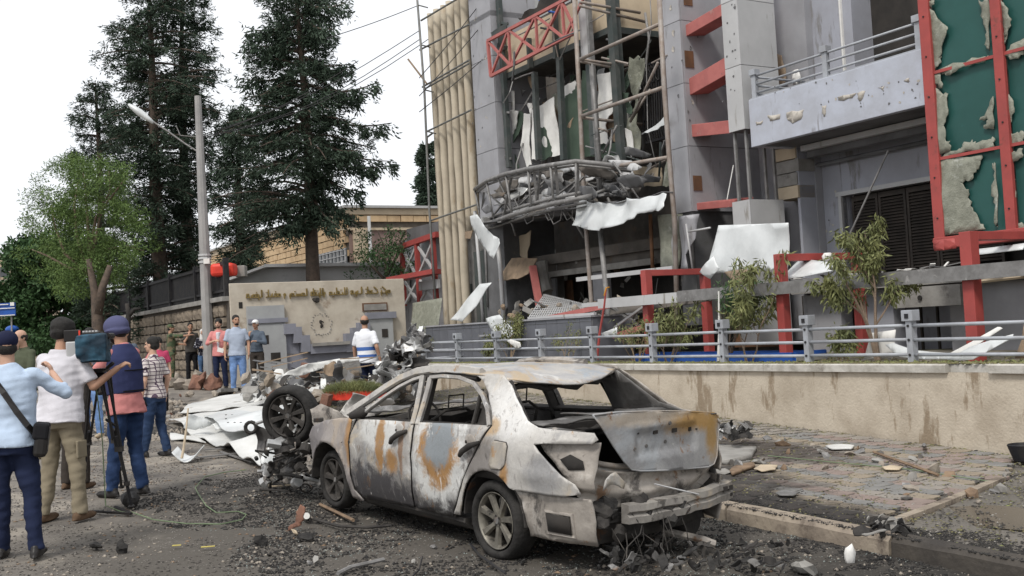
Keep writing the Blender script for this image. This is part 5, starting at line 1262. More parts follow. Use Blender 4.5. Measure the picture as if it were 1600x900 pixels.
for q in range(6): MB().box(dp(32+q*18,505,109.8),(.7,.1,.9)).build('window',m_glassd,fb2)
sgn=empty('blue_road_sign',dp(8,530,38),'blue and white road sign board at the far left edge','sign')
MB().box(dp(4,484,38),(.92,.05,.46)).build('sign_board',m_blue,sgn); MB().box(dp(4,482,37.94),(.86,.02,.03)).build('white_line',m_white,sgn); MB().box(dp(4,493,37.94),(.86,.02,.03)).build('white_line',m_white,sgn); MB().box(dp(19,475,37.94),(.14,.02,.12)).build('white_square',m_white,sgn); MB().box(dp(2,476,37.94),(.5,.02,.03)).build('white_line',m_white,sgn)
for x in (-8,18): MB().tube([dp(x,494,38.1),dp(x+1,560,38.1)],.03,6).build('sign_leg',m_pole,sgn)
MB().ell(dp(19,515,40),(.24,.24,.16)).build('blue_parasol',m_blue,label='tiny bright blue parasol top behind the capped man',cat='parasol')
# parked vehicles hinted far behind the onlookers on the left
# street clutter behind bodies: low hedge
cl=[(dp(rg.uniform(-20,120),rg.uniform(528,552),40+rg.uniform(-1,1)),rg.uniform(.35,.5)) for k in range(40)]
b8=dp(50,560,40); loose_tree('roadside_hedge',Vector((b8.x,b8.y,G(b8.x,b8.y))),[[b8,b8+ZZ*.5,b8+ZZ*.8]],cl,m_leaf3,'low dark hedge far behind the man in the cap',35,nl=110,ll=.16,lw=.07,cat='hedge',mb=m_bark)

# ============================================================ terrace: planters, shrubs, rubbish
pl=empty('tiled_planter',fp(720,560,1.2),'low planter wall faced with dark grey tiles at the foot of the columns','planter')
def tiled(root,x0,x1,yt,n,dn,zb=.95):
    sA,zt_=A(x0,yt,n); sB,_=A(x1,yt,n); MB().fb(sA,sB,n+.02,n+dn,zb,zt_-.03).build('planter_core',m_conc,root)
    MB().fb(sA+.04,sB-.04,n-.03,n+dn+.03,zt_-.027,zt_+.01).build('planter_coping',m_clad,root)
    z=zb; 
    while z<zt_-.06:
        s=sA; z1=min(z+.28,zt_-.03)
        while s>sB+.05: s2=max(s-.42,sB); MB().fb(s-.005,s2+.005,n,n+.018,z+.005,z1-.005).build('tile',m_tile,root); s=s2
        z=z1
    # right return
    MB().fb(sB-.002,sB-.02,n+.02,n+dn,zb,zt_-.03).build('tile',m_tile,root); return zt_
tiled(pl,664,770,510,1.3,1.2)
pl2=empty('tiled_planter',fp(870,560,1.1),'long dark grey tiled planter in front of the gutted entrance','planter')
tiled(pl2,790,924,502,1.1,1.0)
pl3=empty('tiled_planter',fp(795,560,1.0),'paler low step wall between the two tiled planters','planter')
tiled(pl3,752,790,524,1.0,.6)
def stemtree(name,base,h,spread,nst,m,label,seed,nl=900,ll=.10,lw=.018,r=.02,lean=0,cat='shrub',leafz=.3,mb=m_bark2,droop=.9,levels=2):
    rg=random.Random(seed); root=empty(name,base,label,cat); tips=[]
    def grow(p,d,L,rad,lv):
        pts=[p]; q=Vector(p); dd=Vector(d).normalized()
        for i in range(5):
            dd=(dd+Vector((rg.uniform(-.25,.25),rg.uniform(-.25,.25),rg.uniform(-.05,.18)))).normalized(); q=q+dd*L/5; pts.append(q.copy())
        MB().tube(pts,[rad*(1-.13*i) for i in range(6)],5).build('stem',mb,root)
        for i in range(2,6):
            if lv>0: 
                if rg.random()<.75: grow(pts[i],dd+Vector((rg.uniform(-1,1),rg.uniform(-1,1),rg.uniform(-.1,.6))),L*.5,rad*.5,lv-1)
            if lv<=1: tips.append((pts[i],dd))
    for k in range(nst):
        a=rg.uniform(0,2*PI); grow(Vector(base)+Vector((.05*math.cos(a),.05*math.sin(a),0)),Vector((math.cos(a)*spread+lean,math.sin(a)*spread,1)),h*rg.uniform(.6,.85),r,levels)
    g=np.random.default_rng(seed); T=np.array([tuple(t[0]) for t in tips]); T=T[T[:,2]>base[2]+leafz*h]
    if len(T)==0: return root
    i=g.integers(0,len(T),nl); P=T[i]+g.normal(0,.045,(nl,3)); D=g.normal(0,.6,(nl,3)); D[:,2]-=droop
    leaf_mesh('foliage',P,D,g.uniform(.6,1.3,nl)*ll,g.uniform(.7,1.3,nl)*lw,m,root,kind='stuff'); return root
def tb_(px,n,z=1.0): 
    s,_=A(px,560,n); return Q(s,n,z)
stemtree('young_tree',tb_(1375,.8),1.75,.15,3,m_leaf4,'small yellow green tree with a thin forked trunk behind the railing near the right',51,nl=3000,ll=.12,lw=.024,r=.032,leafz=.48)
stemtree('bare_shrub',tb_(1135,.9),1.5,.28,7,m_leaf3,'tangled dark shrub in front of the creased white metal sheet',52,nl=1500,ll=.11,lw=.018,r=.014,leafz=.25,mb=m_bark)
stemtree('bare_shrub',tb_(1170,.75),1.35,.3,3,m_leaf4,'leafy green shrub just left of the middle red portal',53,nl=1500,ll=.15,lw=.026,r=.016,leafz=.45)
stemtree('dry_shrub',tb_(1045,.8),.85,.35,6,m_leaf4,'yellowing shrub in front of the left red portal',54,nl=1500,ll=.10,lw=.025,r=.012,leafz=.2)
m_dry=mat('dry_tan_stems',(.34,.25,.16),(.26,.19,.12),6,.9,bump=0)
stemtree('dry_shrub',tb_(995,.8),.7,.45,8,m_leaf4,'dry tan shrub between two railing posts left of the red portal',55,nl=500,ll=.08,lw=.02,r=.010,mb=m_dry,leafz=.3)
stemtree('dry_shrub',tb_(888,.7),.6,.3,4,m_leaf4,'sparse twiggy shrub before the long tiled planter',56,nl=330,ll=.07,lw=.018,r=.008,mb=m_dry)
stemtree('dry_shrub',tb_(796,.75,1.1),.75,.3,5,m_leaf4,'small olive shrub in front of the low step wall',57,nl=1200,ll=.08,lw=.02,r=.009,mb=m_dry)
stemtree('dry_shrub',tb_(765,.6,1.0),.5,.3,4,m_leaf4,'low olive tuft behind the railing, left of the olive shrub',58,nl=700,ll=.07,lw=.02,r=.008,mb=m_dry)
stemtree('dry_shrub',tb_(1318,.6,1.0),.42,.3,4,m_leaf4,'low leafy sprig beside the capped post, right of the red portal',59,nl=500,ll=.11,lw=.026,r=.008,mb=m_dry)
stemtree('dry_shrub',tb_(655,1.0,1.0),.7,.3,4,m_leaf4,'thin grassy shrub at the corner of the railing',60,nl=400,ll=.09,lw=.016,r=.008,mb=m_dry)
# blue crates
bc=empty('blue_tank',tb_(1100,.8),'long low blue tank lying behind the railing','tank')
s0_=A(992,560,.9)[0]; s1_=A(1238,560,.9)[0]
MB().fb(s0_,s1_,.9,.94,1.0,1.14).build('side',m_blue,bc); MB().fb(s0_,s1_,1.6,1.64,1.0,1.14).build('side',m_blue,bc); MB().fb(s0_-.01,s0_+.03,.945,1.595,1.0,1.15).build('end',m_blue,bc); MB().fb(s1_-.03,s1_+.01,.945,1.595,1.0,1.15).build('end',m_blue,bc); MB().fb(s0_+.04,s1_-.04,.95,1.59,1.0,1.09).build('rubble_fill',m_conc,bc)
# strap, pole, boards
MB().tube([fp(947,452,.75),fp(944,480,.74),fp(937,520,.72),fp(933,562,.7)],[.018,.02,.022,.03],5).build('red_strap',m_red,label='red strap hanging from the end of the long grey beam',cat='strap')
MB().tube([fp(952,449,.9),fp(947,450,.74),fp(944,462,.73)],.014,5).build('orange_rope',mat('orange_rope',(.65,.30,.03)),label='orange rope end tied over the left end of the long grey beam',cat='rope')
MB().tube([fp(1123,455,.6),fp(1124,520,.6),fp(1123,568,.6)],[.014,.02,.035],6).build('white_pole',m_white,label='thin white pole standing in front of the tangled shrub',cat='pole')
def tlay(pts,n,m,label,seed,**k): return lay(pts,n,m,label,seed=seed,**k)
tlay([(1370,540),(1384,537),(1420,548),(1470,552),(1500,556),(1490,562),(1440,562),(1400,558)],.7,m_sheetw,'curved white panel lying behind the railing by the square post',61,name='curved_board',amp=.1,slope=.6)
tlay([(1475,556),(1545,512),(1553,514),(1500,560)],.75,m_white,'slim white plank leaning up to the right behind the railing',62,name='white_plank',amp=.02,slope=.5)
tlay([(1480,562),(1510,542),(1572,523),(1574,528),(1520,562)],.65,m_sheetw,'broad white board lying aslant behind the railing at the right',63,name='white_board',amp=.05,slope=.5)
tlay([(1350,562),(1362,520),(1400,515),(1395,560)],.95,m_white,'pale board propped behind the small yellow green tree',64,name='pale_board',amp=.02)
tlay([(1585,560),(1596,530),(1600,505),(1602,560)],.7,m_plyw,'narrow wooden slat leaning at the right edge',65,name='wood_slat')
tlay([(753,498),(772,492),(800,520),(790,532),(772,530),(762,515)],.9,m_sheetw,'bent white sheet lying over the low step wall',66,name='bent_sheet',amp=.15,slope=.3)
tlay([(702,500),(735,444),(754,442),(738,478),(722,503)],1.2,m_sheetw,'white metal panel leaning against the columns',67,name='leaning_panel',amp=.05,slope=.3)
tlay([(733,338),(748,335),(768,368),(780,373),(783,380),(775,404),(764,400),(745,372)],2.0,m_sheetw,'bent white strip dangling from the corner of the canopy',68,name='dangling_strip',amp=.15)
tlay([(940,520),(965,511),(965,524),(940,526)],.8,m_sheetw,'small folded white sheet behind the railing by the red strap',69,name='folded_sheet',amp=.1)
tlay([(794,532),(800,530),(813,535),(814,542),(806,545),(800,538)],.2,m_white,'crumpled cream paper caught on the railing',70,name='crumpled_paper',amp=.08)
tlay([(948,465),(1110,460),(1110,470),(955,492)],1.4,m_dim,'dark broken slab under the long grey beam',71,name='broken_slab',amp=.1,slope=.5)
# perforated grating
gt=empty('fallen_grating',fp(875,495,2.2),'fallen perforated grey metal grating at the entrance','grating')
c00=fp(826,497,1.5);c10=fp(930,490,1.5);c01=fp(850,461,3.0);c11=fp(920,478,3.0)
g1=MB()
for k in range(11):
    t=k/10; g1.bar(c00.lerp(c01,t),c10.lerp(c11,t)+ZZ*.0,.05,.02)
for k in range(27):
    t=k/26; g1.bar(c00.lerp(c10,t),c01.lerp(c11,t),.028,.018)
g1.build('grating_mesh',m_clad2,gt,kind='stuff'); MB().bar(c00,c10,.06,.05).build('grating_edge',m_clad2,gt); MB().bar(c01,c11,.06,.05).build('grating_edge',m_clad2,gt)
# red and grey wreckage on the right of the entrance
for k,(a,b_,n1,n2,w_,m,lb_) in enumerate((((842,500),(1008,466),1.6,1.6,.10,m_pink,'long red beam fallen across the entrance below the left portal'),((985,505),(1000,470),1.5,1.5,.05,m_twist,'short grey strut propped beside the left red portal'),((945,470),(1000,510),1.4,1.4,.05,m_twist,'grey strut crossing behind the left red portal'),((960,512),(1004,480),1.3,1.3,.04,m_clad2,'thin pale strut leaning on the left red portal'),((960,525),(1004,512),1.2,1.2,.09,m_pink,'stub of red beam at the foot of the left red portal'),((1002,430),(1010,426),1.2,1.2,.05,m_red,'small red bracket on top of the left portal'))):
    MB().bar(fp(*a,n1),fp(*b_,n2),w_).build('fallen_beam',m,label=lb_,cat='beam')
# ============================================================ the burnt-out saloon car
CHD=.665; CPT=.037
car=empty('burnt_car',(0.41,8.95,-.013),'burnt-out saloon car with ash white and rusty bare metal, standing on the scorched road','car')
car.rotation_euler=(0,-CPT,CHD+PI/2)
def CW(x,y,z):      # car frame -> world
    hx=Vector((-math.sin(CHD),math.cos(CHD),0)); l=Vector((-hx.y,hx.x,0)); ex=hx*math.cos(CPT)+ZZ*math.sin(CPT); ez=ex.cross(l)
    return Vector((0.41,8.95,-.013))+ex*x+l*y+ez*z
def burn(name,base,layers,rough=.62,metal=.25,bump=.25):
    m=bpy.data.materials.new(name); m.use_nodes=True; t=m.node_tree;N=t.nodes;L=t.links;b=N['Principled BSDF']
    b.inputs['Roughness'].default_value=rough;b.inputs['Metallic'].default_value=metal;b.inputs['Specular IOR Level'].default_value=.3
    tcn=N.new('ShaderNodeTexCoord'); co=tcn.outputs['Object']
    def nz(s,d=8,r=.68,off=0,sc=(1,1,1)):
        mp=N.new('ShaderNodeMapping'); mp.inputs['Location'].default_value=(off,off*.7,off*1.3); mp.inputs['Scale'].default_value=sc; L.new(co,mp.inputs[0])
        n=N.new('ShaderNodeTexNoise'); n.inputs['Scale'].default_value=s;n.inputs['Detail'].default_value=d;n.inputs['Roughness'].default_value=r;n.inputs['Distortion'].default_value=.6; L.new(mp.outputs[0],n.inputs['Vector']); return n.outputs['Fac']
    def mix(f,a,c):
        mm=N.new('ShaderNodeMix');mm.data_type='RGBA';L.new(f,mm.inputs['Factor']);L.new(a,mm.inputs[6])
        if isinstance(c,tuple): mm.inputs[7].default_value=(*c,1)
        else: L.new(c,mm.inputs[7])
        return mm.outputs[2]
    def ramp(f,lo,hi,mx=1.0):
        r=N.new('ShaderNodeMapRange');r.interpolation_type='SMOOTHSTEP';r.inputs['From Min'].default_value=lo;r.inputs['From Max'].default_value=hi;r.inputs['To Max'].default_value=mx;L.new(f,r.inputs['Value']);return r.outputs[0]
    cr_=N.new('ShaderNodeValToRGB'); cr_.color_ramp.elements[0].position=.38;cr_.color_ramp.elements[1].position=.62
    cr_.color_ramp.elements[0].color=(*base[0],1);cr_.color_ramp.elements[1].color=(*base[1],1); L.new(nz(3.2),cr_.inputs['Fac']); out=cr_.outputs[0]
    for i,ly in enumerate(layers):
        if ly[0]=='n':      # noise patch: ('n',color,scale,lo,hi,max,stretch)
            _,c,s,lo,hi,mx_,st=ly; out=mix(ramp(nz(s,9,.7,3.3*i+5,st),lo,hi,mx_),out,c)
        elif ly[0]=='e':    # stain with an outline: ('e',color,(cx,cy,cz),(rx,ry,rz),lo,hi,max)
            _,c,ce,ra,lo,hi,mx_=ly
            mp=N.new('ShaderNodeMapping');mp.vector_type='TEXTURE';mp.inputs['Location'].default_value=ce;mp.inputs['Scale'].default_value=ra;L.new(co,mp.inputs[0])
            ln=N.new('ShaderNodeVectorMath');ln.operation='LENGTH';L.new(mp.outputs[0],ln.inputs[0])
            ma=N.new('ShaderNodeMath');ma.operation='MULTIPLY_ADD';ma.inputs[1].default_value=1.5;L.new(nz(5.5,10,.74,2.1*i+1),ma.inputs[0]);L.new(ln.outputs['Value'],ma.inputs[2])
            out=mix(ramp(ma.outputs[0],hi+.82,lo+.62,mx_),out,c)
    fine=N.new('ShaderNodeMapRange'); fine.inputs['To Min'].default_value=.82; fine.inputs['To Max'].default_value=1.12; L.new(nz(42,4,.6,9),fine.inputs['Value'])
    vm=N.new('ShaderNodeVectorMath');vm.operation='SCALE';L.new(out,vm.inputs[0]);L.new(fine.outputs[0],vm.inputs['Scale'])
    L.new(vm.outputs[0],b.inputs['Base Color'])
    bp=N.new('ShaderNodeBump');bp.inputs['Strength'].default_value=bump;bp.inputs['Distance'].default_value=.01;L.new(nz(30,5,.6,4),bp.inputs['Height']);L.new(bp.outputs[0],b.inputs['Normal'])
    return m
WH=(.62,.62,.60); GR=(.30,.31,.32); DK=(.055,.053,.052); RU=(.36,.19,.06); RB=(.22,.12,.06); CR=(.50,.42,.31); BLG=(.33,.37,.41)
m_bside=burn('burnt_side_metal',((.44,.42,.39),(.30,.285,.27)),[
 ('n',CR,2.6,.52,.62,.75,(1,1,1)),('n',GR,1.9,.54,.66,.7,(1,1,.6)),
 ('e',(.055,.052,.055),(1.72,.8,.18),(1.05,.9,.42),.75,1.05,.97),('e',(.06,.057,.058),(.55,.8,.13),(.8,.9,.32),.75,1.05,.96),
 ('e',(.17,.15,.14),(.25,.8,.60),(.32,.9,.33),.7,1.05,.85),
 ('e',WH,(.72,.8,.72),(.50,.9,.46),.75,.95,.95),('e',RU,(.72,.8,.76),(.36,.9,.36),.72,.84,.95),('e',(.24,.27,.29),(.70,.8,.86),(.26,.9,.30),.72,.92,.95),
 ('e',WH,(1.62,.8,.86),(.42,.9,.22),.7,1.0,.85),('e',RU,(1.63,.8,.74),(.09,.9,.30),.7,.9,.9),('e',RU,(1.42,.8,.62),(.13,.9,.16),.65,.9,.9),('e',RB,(1.28,.8,.76),(.05,.9,.28),.7,.95,.8),
 ('n',(.74,.73,.70),7,.60,.66,.7,(1,1,.5)),('n',RU,8,.62,.67,.8,(1,1,.4)),('n',(.15,.09,.05),12,.60,.66,.6,(1,1,.5)),('n',(.20,.19,.185),16,.57,.63,.6,(1,1,.35))])
m_bquart=burn('burnt_quarter_metal',((.52,.50,.465),(.39,.375,.355)),[
 ('n',CR,2.2,.52,.63,.7,(1,1,1)),('n',(.28,.275,.275),2.6,.56,.66,.75,(1,1,.6)),
 ('e',(.15,.135,.125),(.05,.8,.72),(.30,.9,.26),.65,1.1,.85),('e',(.72,.71,.69),(-.20,.7,1.18),(.45,.9,.30),.5,1.1,.8),
 ('e',RU,(-.20,.8,.66),(.07,.9,.17),.6,.9,.85),('e',(.45,.30,.15),(.05,.8,1.02),(.14,.9,.09),.6,.9,.8),('e',(.24,.24,.245),(-.62,.8,.70),(.22,.9,.18),.6,1.1,.7),
 ('n',RU,7,.63,.69,.7,(1,1,.4)),('n',(.16,.14,.13),9,.60,.68,.6,(1,1,.35)),('n',(.24,.22,.21),18,.57,.64,.55,(1,1,.5))])
m_bfend=burn('burnt_fender_metal',((.34,.31,.29),(.24,.22,.215)),[
 ('n',(.42,.35,.28),2.5,.50,.62,.7,(1,1,1)),('e',RU,(2.16,.8,.78),(.10,.9,.40),.6,1.0,.8),('n',(.10,.095,.09),2.2,.58,.68,.7,(1,1,1)),('e',(.16,.15,.16),(2.9,.8,.72),(.3,.9,.25),.5,1.1,.6),('n',WH,6,.62,.68,.5,(1,1,.5))])
m_broof=burn('burnt_roof_metal',((.50,.48,.45),(.36,.36,.37)),[('n',(.50,.38,.23),2.1,.50,.60,.8,(1,1,1)),('n',BLG,1.8,.52,.62,.85,(1,1,1)),('n',RU,3.3,.58,.64,.85,(1,2,1)),('n',(.66,.65,.62),4,.58,.66,.7,(1,1,1))],rough=.45)
m_blid=burn('burnt_boot_lid_metal',((.37,.37,.37),(.26,.26,.265)),[
 ('n',(.36,.38,.40),2.6,.50,.62,.8,(1,1,1)),('e',(.42,.25,.08),(-1.0,-.36,1.03),(.5,.42,.12),.5,1.05,.9),('e',(.40,.25,.09),(-1.0,-.56,.88),(.5,.10,.22),.5,1.05,.9),('e',(.42,.35,.27),(-1.0,.2,1.1),(.5,.6,.07),.5,1.1,.7),('n',RB,4.6,.60,.66,.8,(1,1,1)),('n',(.50,.50,.48),8,.62,.67,.6,(1,1,1))],rough=.5)
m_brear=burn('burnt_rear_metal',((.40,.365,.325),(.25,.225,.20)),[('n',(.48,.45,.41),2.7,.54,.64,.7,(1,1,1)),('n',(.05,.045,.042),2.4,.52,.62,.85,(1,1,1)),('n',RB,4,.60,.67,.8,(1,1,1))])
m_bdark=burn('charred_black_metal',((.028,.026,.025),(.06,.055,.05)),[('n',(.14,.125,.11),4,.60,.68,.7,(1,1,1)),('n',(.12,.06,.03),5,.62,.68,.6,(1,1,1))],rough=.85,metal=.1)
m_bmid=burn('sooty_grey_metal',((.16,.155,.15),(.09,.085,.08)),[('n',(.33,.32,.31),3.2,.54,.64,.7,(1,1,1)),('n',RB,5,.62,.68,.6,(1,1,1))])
m_tyre=mat('burnt_tyre_rubber',(.018,.017,.016),(.035,.033,.031),8,.88,bump=.4)
m_rim=mat('sooty_alloy',(.24,.225,.19),(.12,.11,.095),7,.5,.5,bump=.1,c3=(.045,.042,.04),s3=5,t3=.58)
m_rimd=mat('blackened_alloy',(.075,.068,.062),(.04,.037,.034),7,.65,.4,bump=.2)
def ys(x,z):
    w=.862
    if x<-.3: w-=.17*((-.3-x)/.75)**2
    if x>2.5: w-=.16*((x-2.5)/.9)**2
    if z<.45: w-=.05*((.45-z)/.25)**2
    if z>.66: w-=.05*(min(z,.97)-.66)**2/.096
    w+=.010*math.exp(-((z-.70)/.05)**2)
    if z>.97: w-=(z-.97)*.45+.12*(z-.97)**2
    ar=1e9
    for ax in (0,2.6):
        d=math.hypot(x-ax,z-.30); 
        if .33<d<.47: w+=.022*(1-(d-.33)/.14)
    return w
def arc(cx,cz,r,a0,a1,n=9): return [(cx+r*math.cos(R_(a0+(a1-a0)*i/n)),cz+r*math.sin(R_(a0+(a1-a0)*i/n))) for i in range(n+1)]
def side(name,out,m,sgn=1,inset=0,cell=.055,thick=.012,dent=.006,seed=0,parent=None,flare=None,**kw):
    def fn(a,b): 
        y=ys(a,b)-inset+dent*noise.noise(Vector((a*4,b*4,seed)))+dent*.6*noise.noise(Vector((a*11,b*11,seed+5)))
        if flare: y+=flare(a,b)
        return Vector((a,sgn*y,b))
    return sheet(name,out,fn,m,parent or car,cell,thick,local=True,**kw)
D_F=[(1.135,.25),(2.0,.22),(2.12,.30),(2.155,.5),(2.15,.78),(2.06,.935),(1.7,.955),(1.13,.975)]
D_R=[(.56,.25),(1.10,.25),(1.095,.975),(.6,1.0),(.07,1.02),(.16,.90),(.28,.68),(.38,.55),(.47,.38)]
Q_U=[(.035,1.02),(.10,1.12),(.22,1.25),(.36,1.345),(.48,1.385),(.30,1.405),(.12,1.40),(-.02,1.33),(-.20,1.20),(-.36,1.09),(-.5,1.045),(-.98,1.03),(-1.02,.985),(-.98,.955),(-.60,.94),(-.50,.925),(-.56,.88),(-.74,.75),(-.88,.665),(-.92,.60),(-.80,.575),(-.37,.575)]+arc(0,.30,.395,50,152,10)[1:]+[(-.352+.8,.44)]
Q_U=[(.035,1.02),(.10,1.12),(.22,1.25),(.36,1.345),(.48,1.385),(.30,1.405),(.12,1.40),(-.02,1.33),(-.20,1.20),(-.36,1.09),(-.5,1.045),(-.98,1.03),(-1.02,.985),(-.98,.955),(-.60,.94),(-.50,.925),(-.56,.88),(-.74,.75),(-.88,.665),(-.92,.60),(-.80,.575),(-.30,.575)]+arc(0,.30,.39,133,10,12)+[(.44,.28),(.53,.28),(.445,.38),(.355,.55),(.255,.68),(.135,.90)]
FEN=[(2.175,.945),(2.18,.78),(2.185,.5),(2.15,.28),(2.03,.19),(2.10,.17),(2.2,.2)]+arc(2.6,.30,.385,162,28,12)+[(3.0,.50),(3.06,.58),(3.08,.70),(2.98,.80),(2.7,.88),(2.4,.925)]
for sg_ in (1,-1):
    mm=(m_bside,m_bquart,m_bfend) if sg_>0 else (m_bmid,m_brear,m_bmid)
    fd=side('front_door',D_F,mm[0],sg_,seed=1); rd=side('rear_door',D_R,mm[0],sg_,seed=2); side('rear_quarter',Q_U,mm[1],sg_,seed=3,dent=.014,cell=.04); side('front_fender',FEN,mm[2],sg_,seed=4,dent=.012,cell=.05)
    # sills and door shuts
    MB().loft([[Vector((x,sg_*(ys(x,z)-i),z)) for z,i in ((.215,.012),(.17,.03),(.13,.09),(.15,.16),(.24,.16),(.25,.03))][::(1 if sg_>0 else -1)] for x in np.linspace(.42,2.1,14)]).build('sill',m_bdark,car,local=True)
    # pillars and window frames as bent profiles
    def prof(name,pts,w_,h_,m,inset=.0): 
        P=[Vector((x,sg_*(ys(x,z)-inset),z)) for x,z in pts]; b=MB(); rings=[]
        for i,p in enumerate(P):
            d=(P[min(i+1,len(P)-1)]-P[max(i-1,0)]).normalized(); n=Vector((0,sg_,.25)).normalized(); s=d.cross(n).normalized()
            rings.append([p+s*w_/2+n*.0,p+s*w_*.35+n*h_*.5,p-s*w_*.35+n*h_*.5,p-s*w_/2,p-s*w_*.3-n*h_,p+s*w_*.3-n*h_])
        return b.loft(rings).build(name,m,car,local=True)
    mw=mm[1]
    prof('a_pillar',[(2.30,.98),(2.05,1.10),(1.80,1.235),(1.60,1.325),(1.40,1.385),(1.15,1.415),(.8,1.425),(.45,1.41)],.075,.04,mw,.012)
    prof('door_frame',[(2.08,.945),(1.93,1.045),(1.75,1.15),(1.56,1.25),(1.38,1.318),(1.26,1.345)],.035,.03,m_bmid if sg_<0 else m_bquart,.004)
    prof('door_frame',[(1.26,1.35),(1.215,1.25),(1.16,1.08),(1.145,.96)],.055,.03,m_bmid if sg_<0 else m_bside,-.004)
    prof('door_frame',[(1.07,.965),(1.075,1.1),(1.10,1.25),(1.13,1.345)],.05,.03,m_bmid if sg_<0 else m_bside,-.004)
    prof('b_pillar',[(1.105,.9),(1.115,1.1),(1.15,1.25),(1.185,1.37)],.09,.05,m_bdark,.045)
    prof('door_frame',[(1.13,1.345),(.95,1.362),(.70,1.36),(.48,1.325),(.30,1.24),(.17,1.14),(.08,1.02)],.035,.03,m_bmid if sg_<0 else m_bside,-.002)
    prof('quarter_bar',[(.36,1.28),(.33,1.15),(.31,1.0)],.022,.025,m_bdark,.01)
    prof('belt_rail',[(2.06,.93),(1.6,.955),(1.13,.97)],.03,.05,m_bdark,.05); prof('belt_rail',[(1.08,.972),(.6,.99),(.08,1.01)],.03,.05,m_bdark,.05)
    # inner skins so the wreck is closed from inside
    side('inner_door_skin',[(2.1,.28),(2.1,.90),(1.14,.93),(1.14,.28)],m_bdark,sg_,inset=.10,cell=.25); side('inner_door_skin',[(1.08,.28),(1.08,.93),(.15,.95),(.4,.4),(.55,.28)],m_bdark,sg_,inset=.10,cell=.2)
    side('inner_quarter',([(.3,1.3),(.05,1.36),(-.3,1.10),(-.45,1.0),(-.45,.6),(.3,.62)] if sg_>0 else [(.3,1.3),(.05,1.36),(-.3,1.10),(-.9,.98),(-.9,.5),(.3,.62)]),m_bdark if sg_>0 else m_bmid,sg_,inset=.05,cell=.12)
    # wheel houses
    for cx in (0,2.6):
        rings=[]
        for a in range(0,181,15): rings.append([Vector((cx+.38*math.cos(R_(a)),sg_*yy,.30+.38*math.sin(R_(a)))) for yy in (.84,.50)]+[Vector((cx+.395*math.cos(R_(a)),sg_*yy,.30+.395*math.sin(R_(a)))) for yy in (.50,.84)])
        MB().loft(rings).build('wheel_house',m_bdark,car,local=True)
    # lamp housing recess and rear lower corner
    side('lamp_housing',[(-.50,.93),(-1.0,.96),(-.99,.60),(-.86,.62),(-.72,.74),(-.56,.87)],m_brear,sg_,inset=.06,cell=.05,dent=.025,seed=8)
    side('lamp_hole',[(-.72,.83),(-.80,.87),(-.90,.83),(-.92,.77),(-.80,.76)],m_dark,sg_,inset=.040,cell=.1,dent=.0)
    fl=lambda a,b: -.05*(1 if (.42<b<.50) else .2)
    side('lower_quarter',arc(0,.30,.40,135,190,7)+[(-.44,.235),(-.60,.225),(-.97,.22),(-.99,.40),(-.97,.56),(-.32,.57)],m_brear,sg_,inset=.045,cell=.05,dent=.02,seed=9)
    side('vent_hole',[(-.60,.30),(-.60,.43),(-.80,.42),(-.80,.29)],m_dark,sg_,inset=.028,cell=.3,dent=0)
    prof('vent_rim',[(-.585,.285),(-.585,.445),(-.815,.435),(-.815,.275),(-.585,.285)],.03,.02,m_brear,.040)
# door handles hanging loose, fuel flap, mirror stub (left side)
fdo=[o for o in car.children if o.name.startswith('front_door')][0]; rdo=[o for o in car.children if o.name.startswith('rear_door')][0]
def ps(x,z,off=0): return Vector((x,ys(x,z)+off,z))
for o_,x0,z0 in ((fdo,1.33,.87),(rdo,.28,.86)):
    MB().tube([ps(x0-.14,z0+.03,.02),ps(x0-.06,z0+.0,.05),ps(x0+.03,z0-.05,.05),ps(x0+.08,z0-.09,.03)],[.014,.026,.024,.018],8).build('handle',m_bdark,o_,local=True,smooth=True)
    MB().ell(ps(x0+.0,z0+.03,.0),(.075,.012,.055),nu=14).build('handle_cup',m_bquart if o_ is fdo else m_brear,o_,local=True,smooth=True)
    MB().ell(ps(x0+.045,z0+.02,.008),(.012,.01,.014)).build('lock_hole',m_dark,o_,local=True)
fp_=[(-.02,.97),(-.165,.965),(-.185,.94),(-.185,.80),(-.15,.765),(-.035,.76),(.0,.79),(.0,.945)]
fp_=[(x-.02,z-.05) for x,z in fp_]
side('fuel_flap',fp_,burn('fuel_flap_metal',((.40,.36,.30),(.27,.255,.24)),[('n',RU,5,.56,.64,.6,(1,1,1))]),1,inset=-.014,cell=.06,dent=.004,seed=12)
P=[(x,z) for x,z in fp_]+[fp_[0]]
MB().tube([ps(x,z,.004) for x,z in P],.006,5).build('flap_gap',m_bdark,car,local=True)
MB().cap(ps(2.02,1.0,.0),ps(2.1,.97,.05),.05,.035).build('mirror_stub',m_bdark,car,local=True,smooth=True)
MB().tube([ps(2.16,.72,.0),ps(2.16,.72,.008)],.018,10).build('lamp_hole',m_dark,car,local=True)
# panel gaps as recessed dark strips
for pts in ([(2.165,.24),(2.17,.5),(2.165,.8),(2.11,.93)],[(1.118,.25),(1.112,.6),(1.112,.97)],[(.545,.25),(.458,.38),(.367,.55),(.267,.68),(.148,.90),(.055,1.01)]):
    MB().tube([ps(x,z,-.014) for x,z in pts],.013,5).build('door_gap',m_dark,car,local=True)
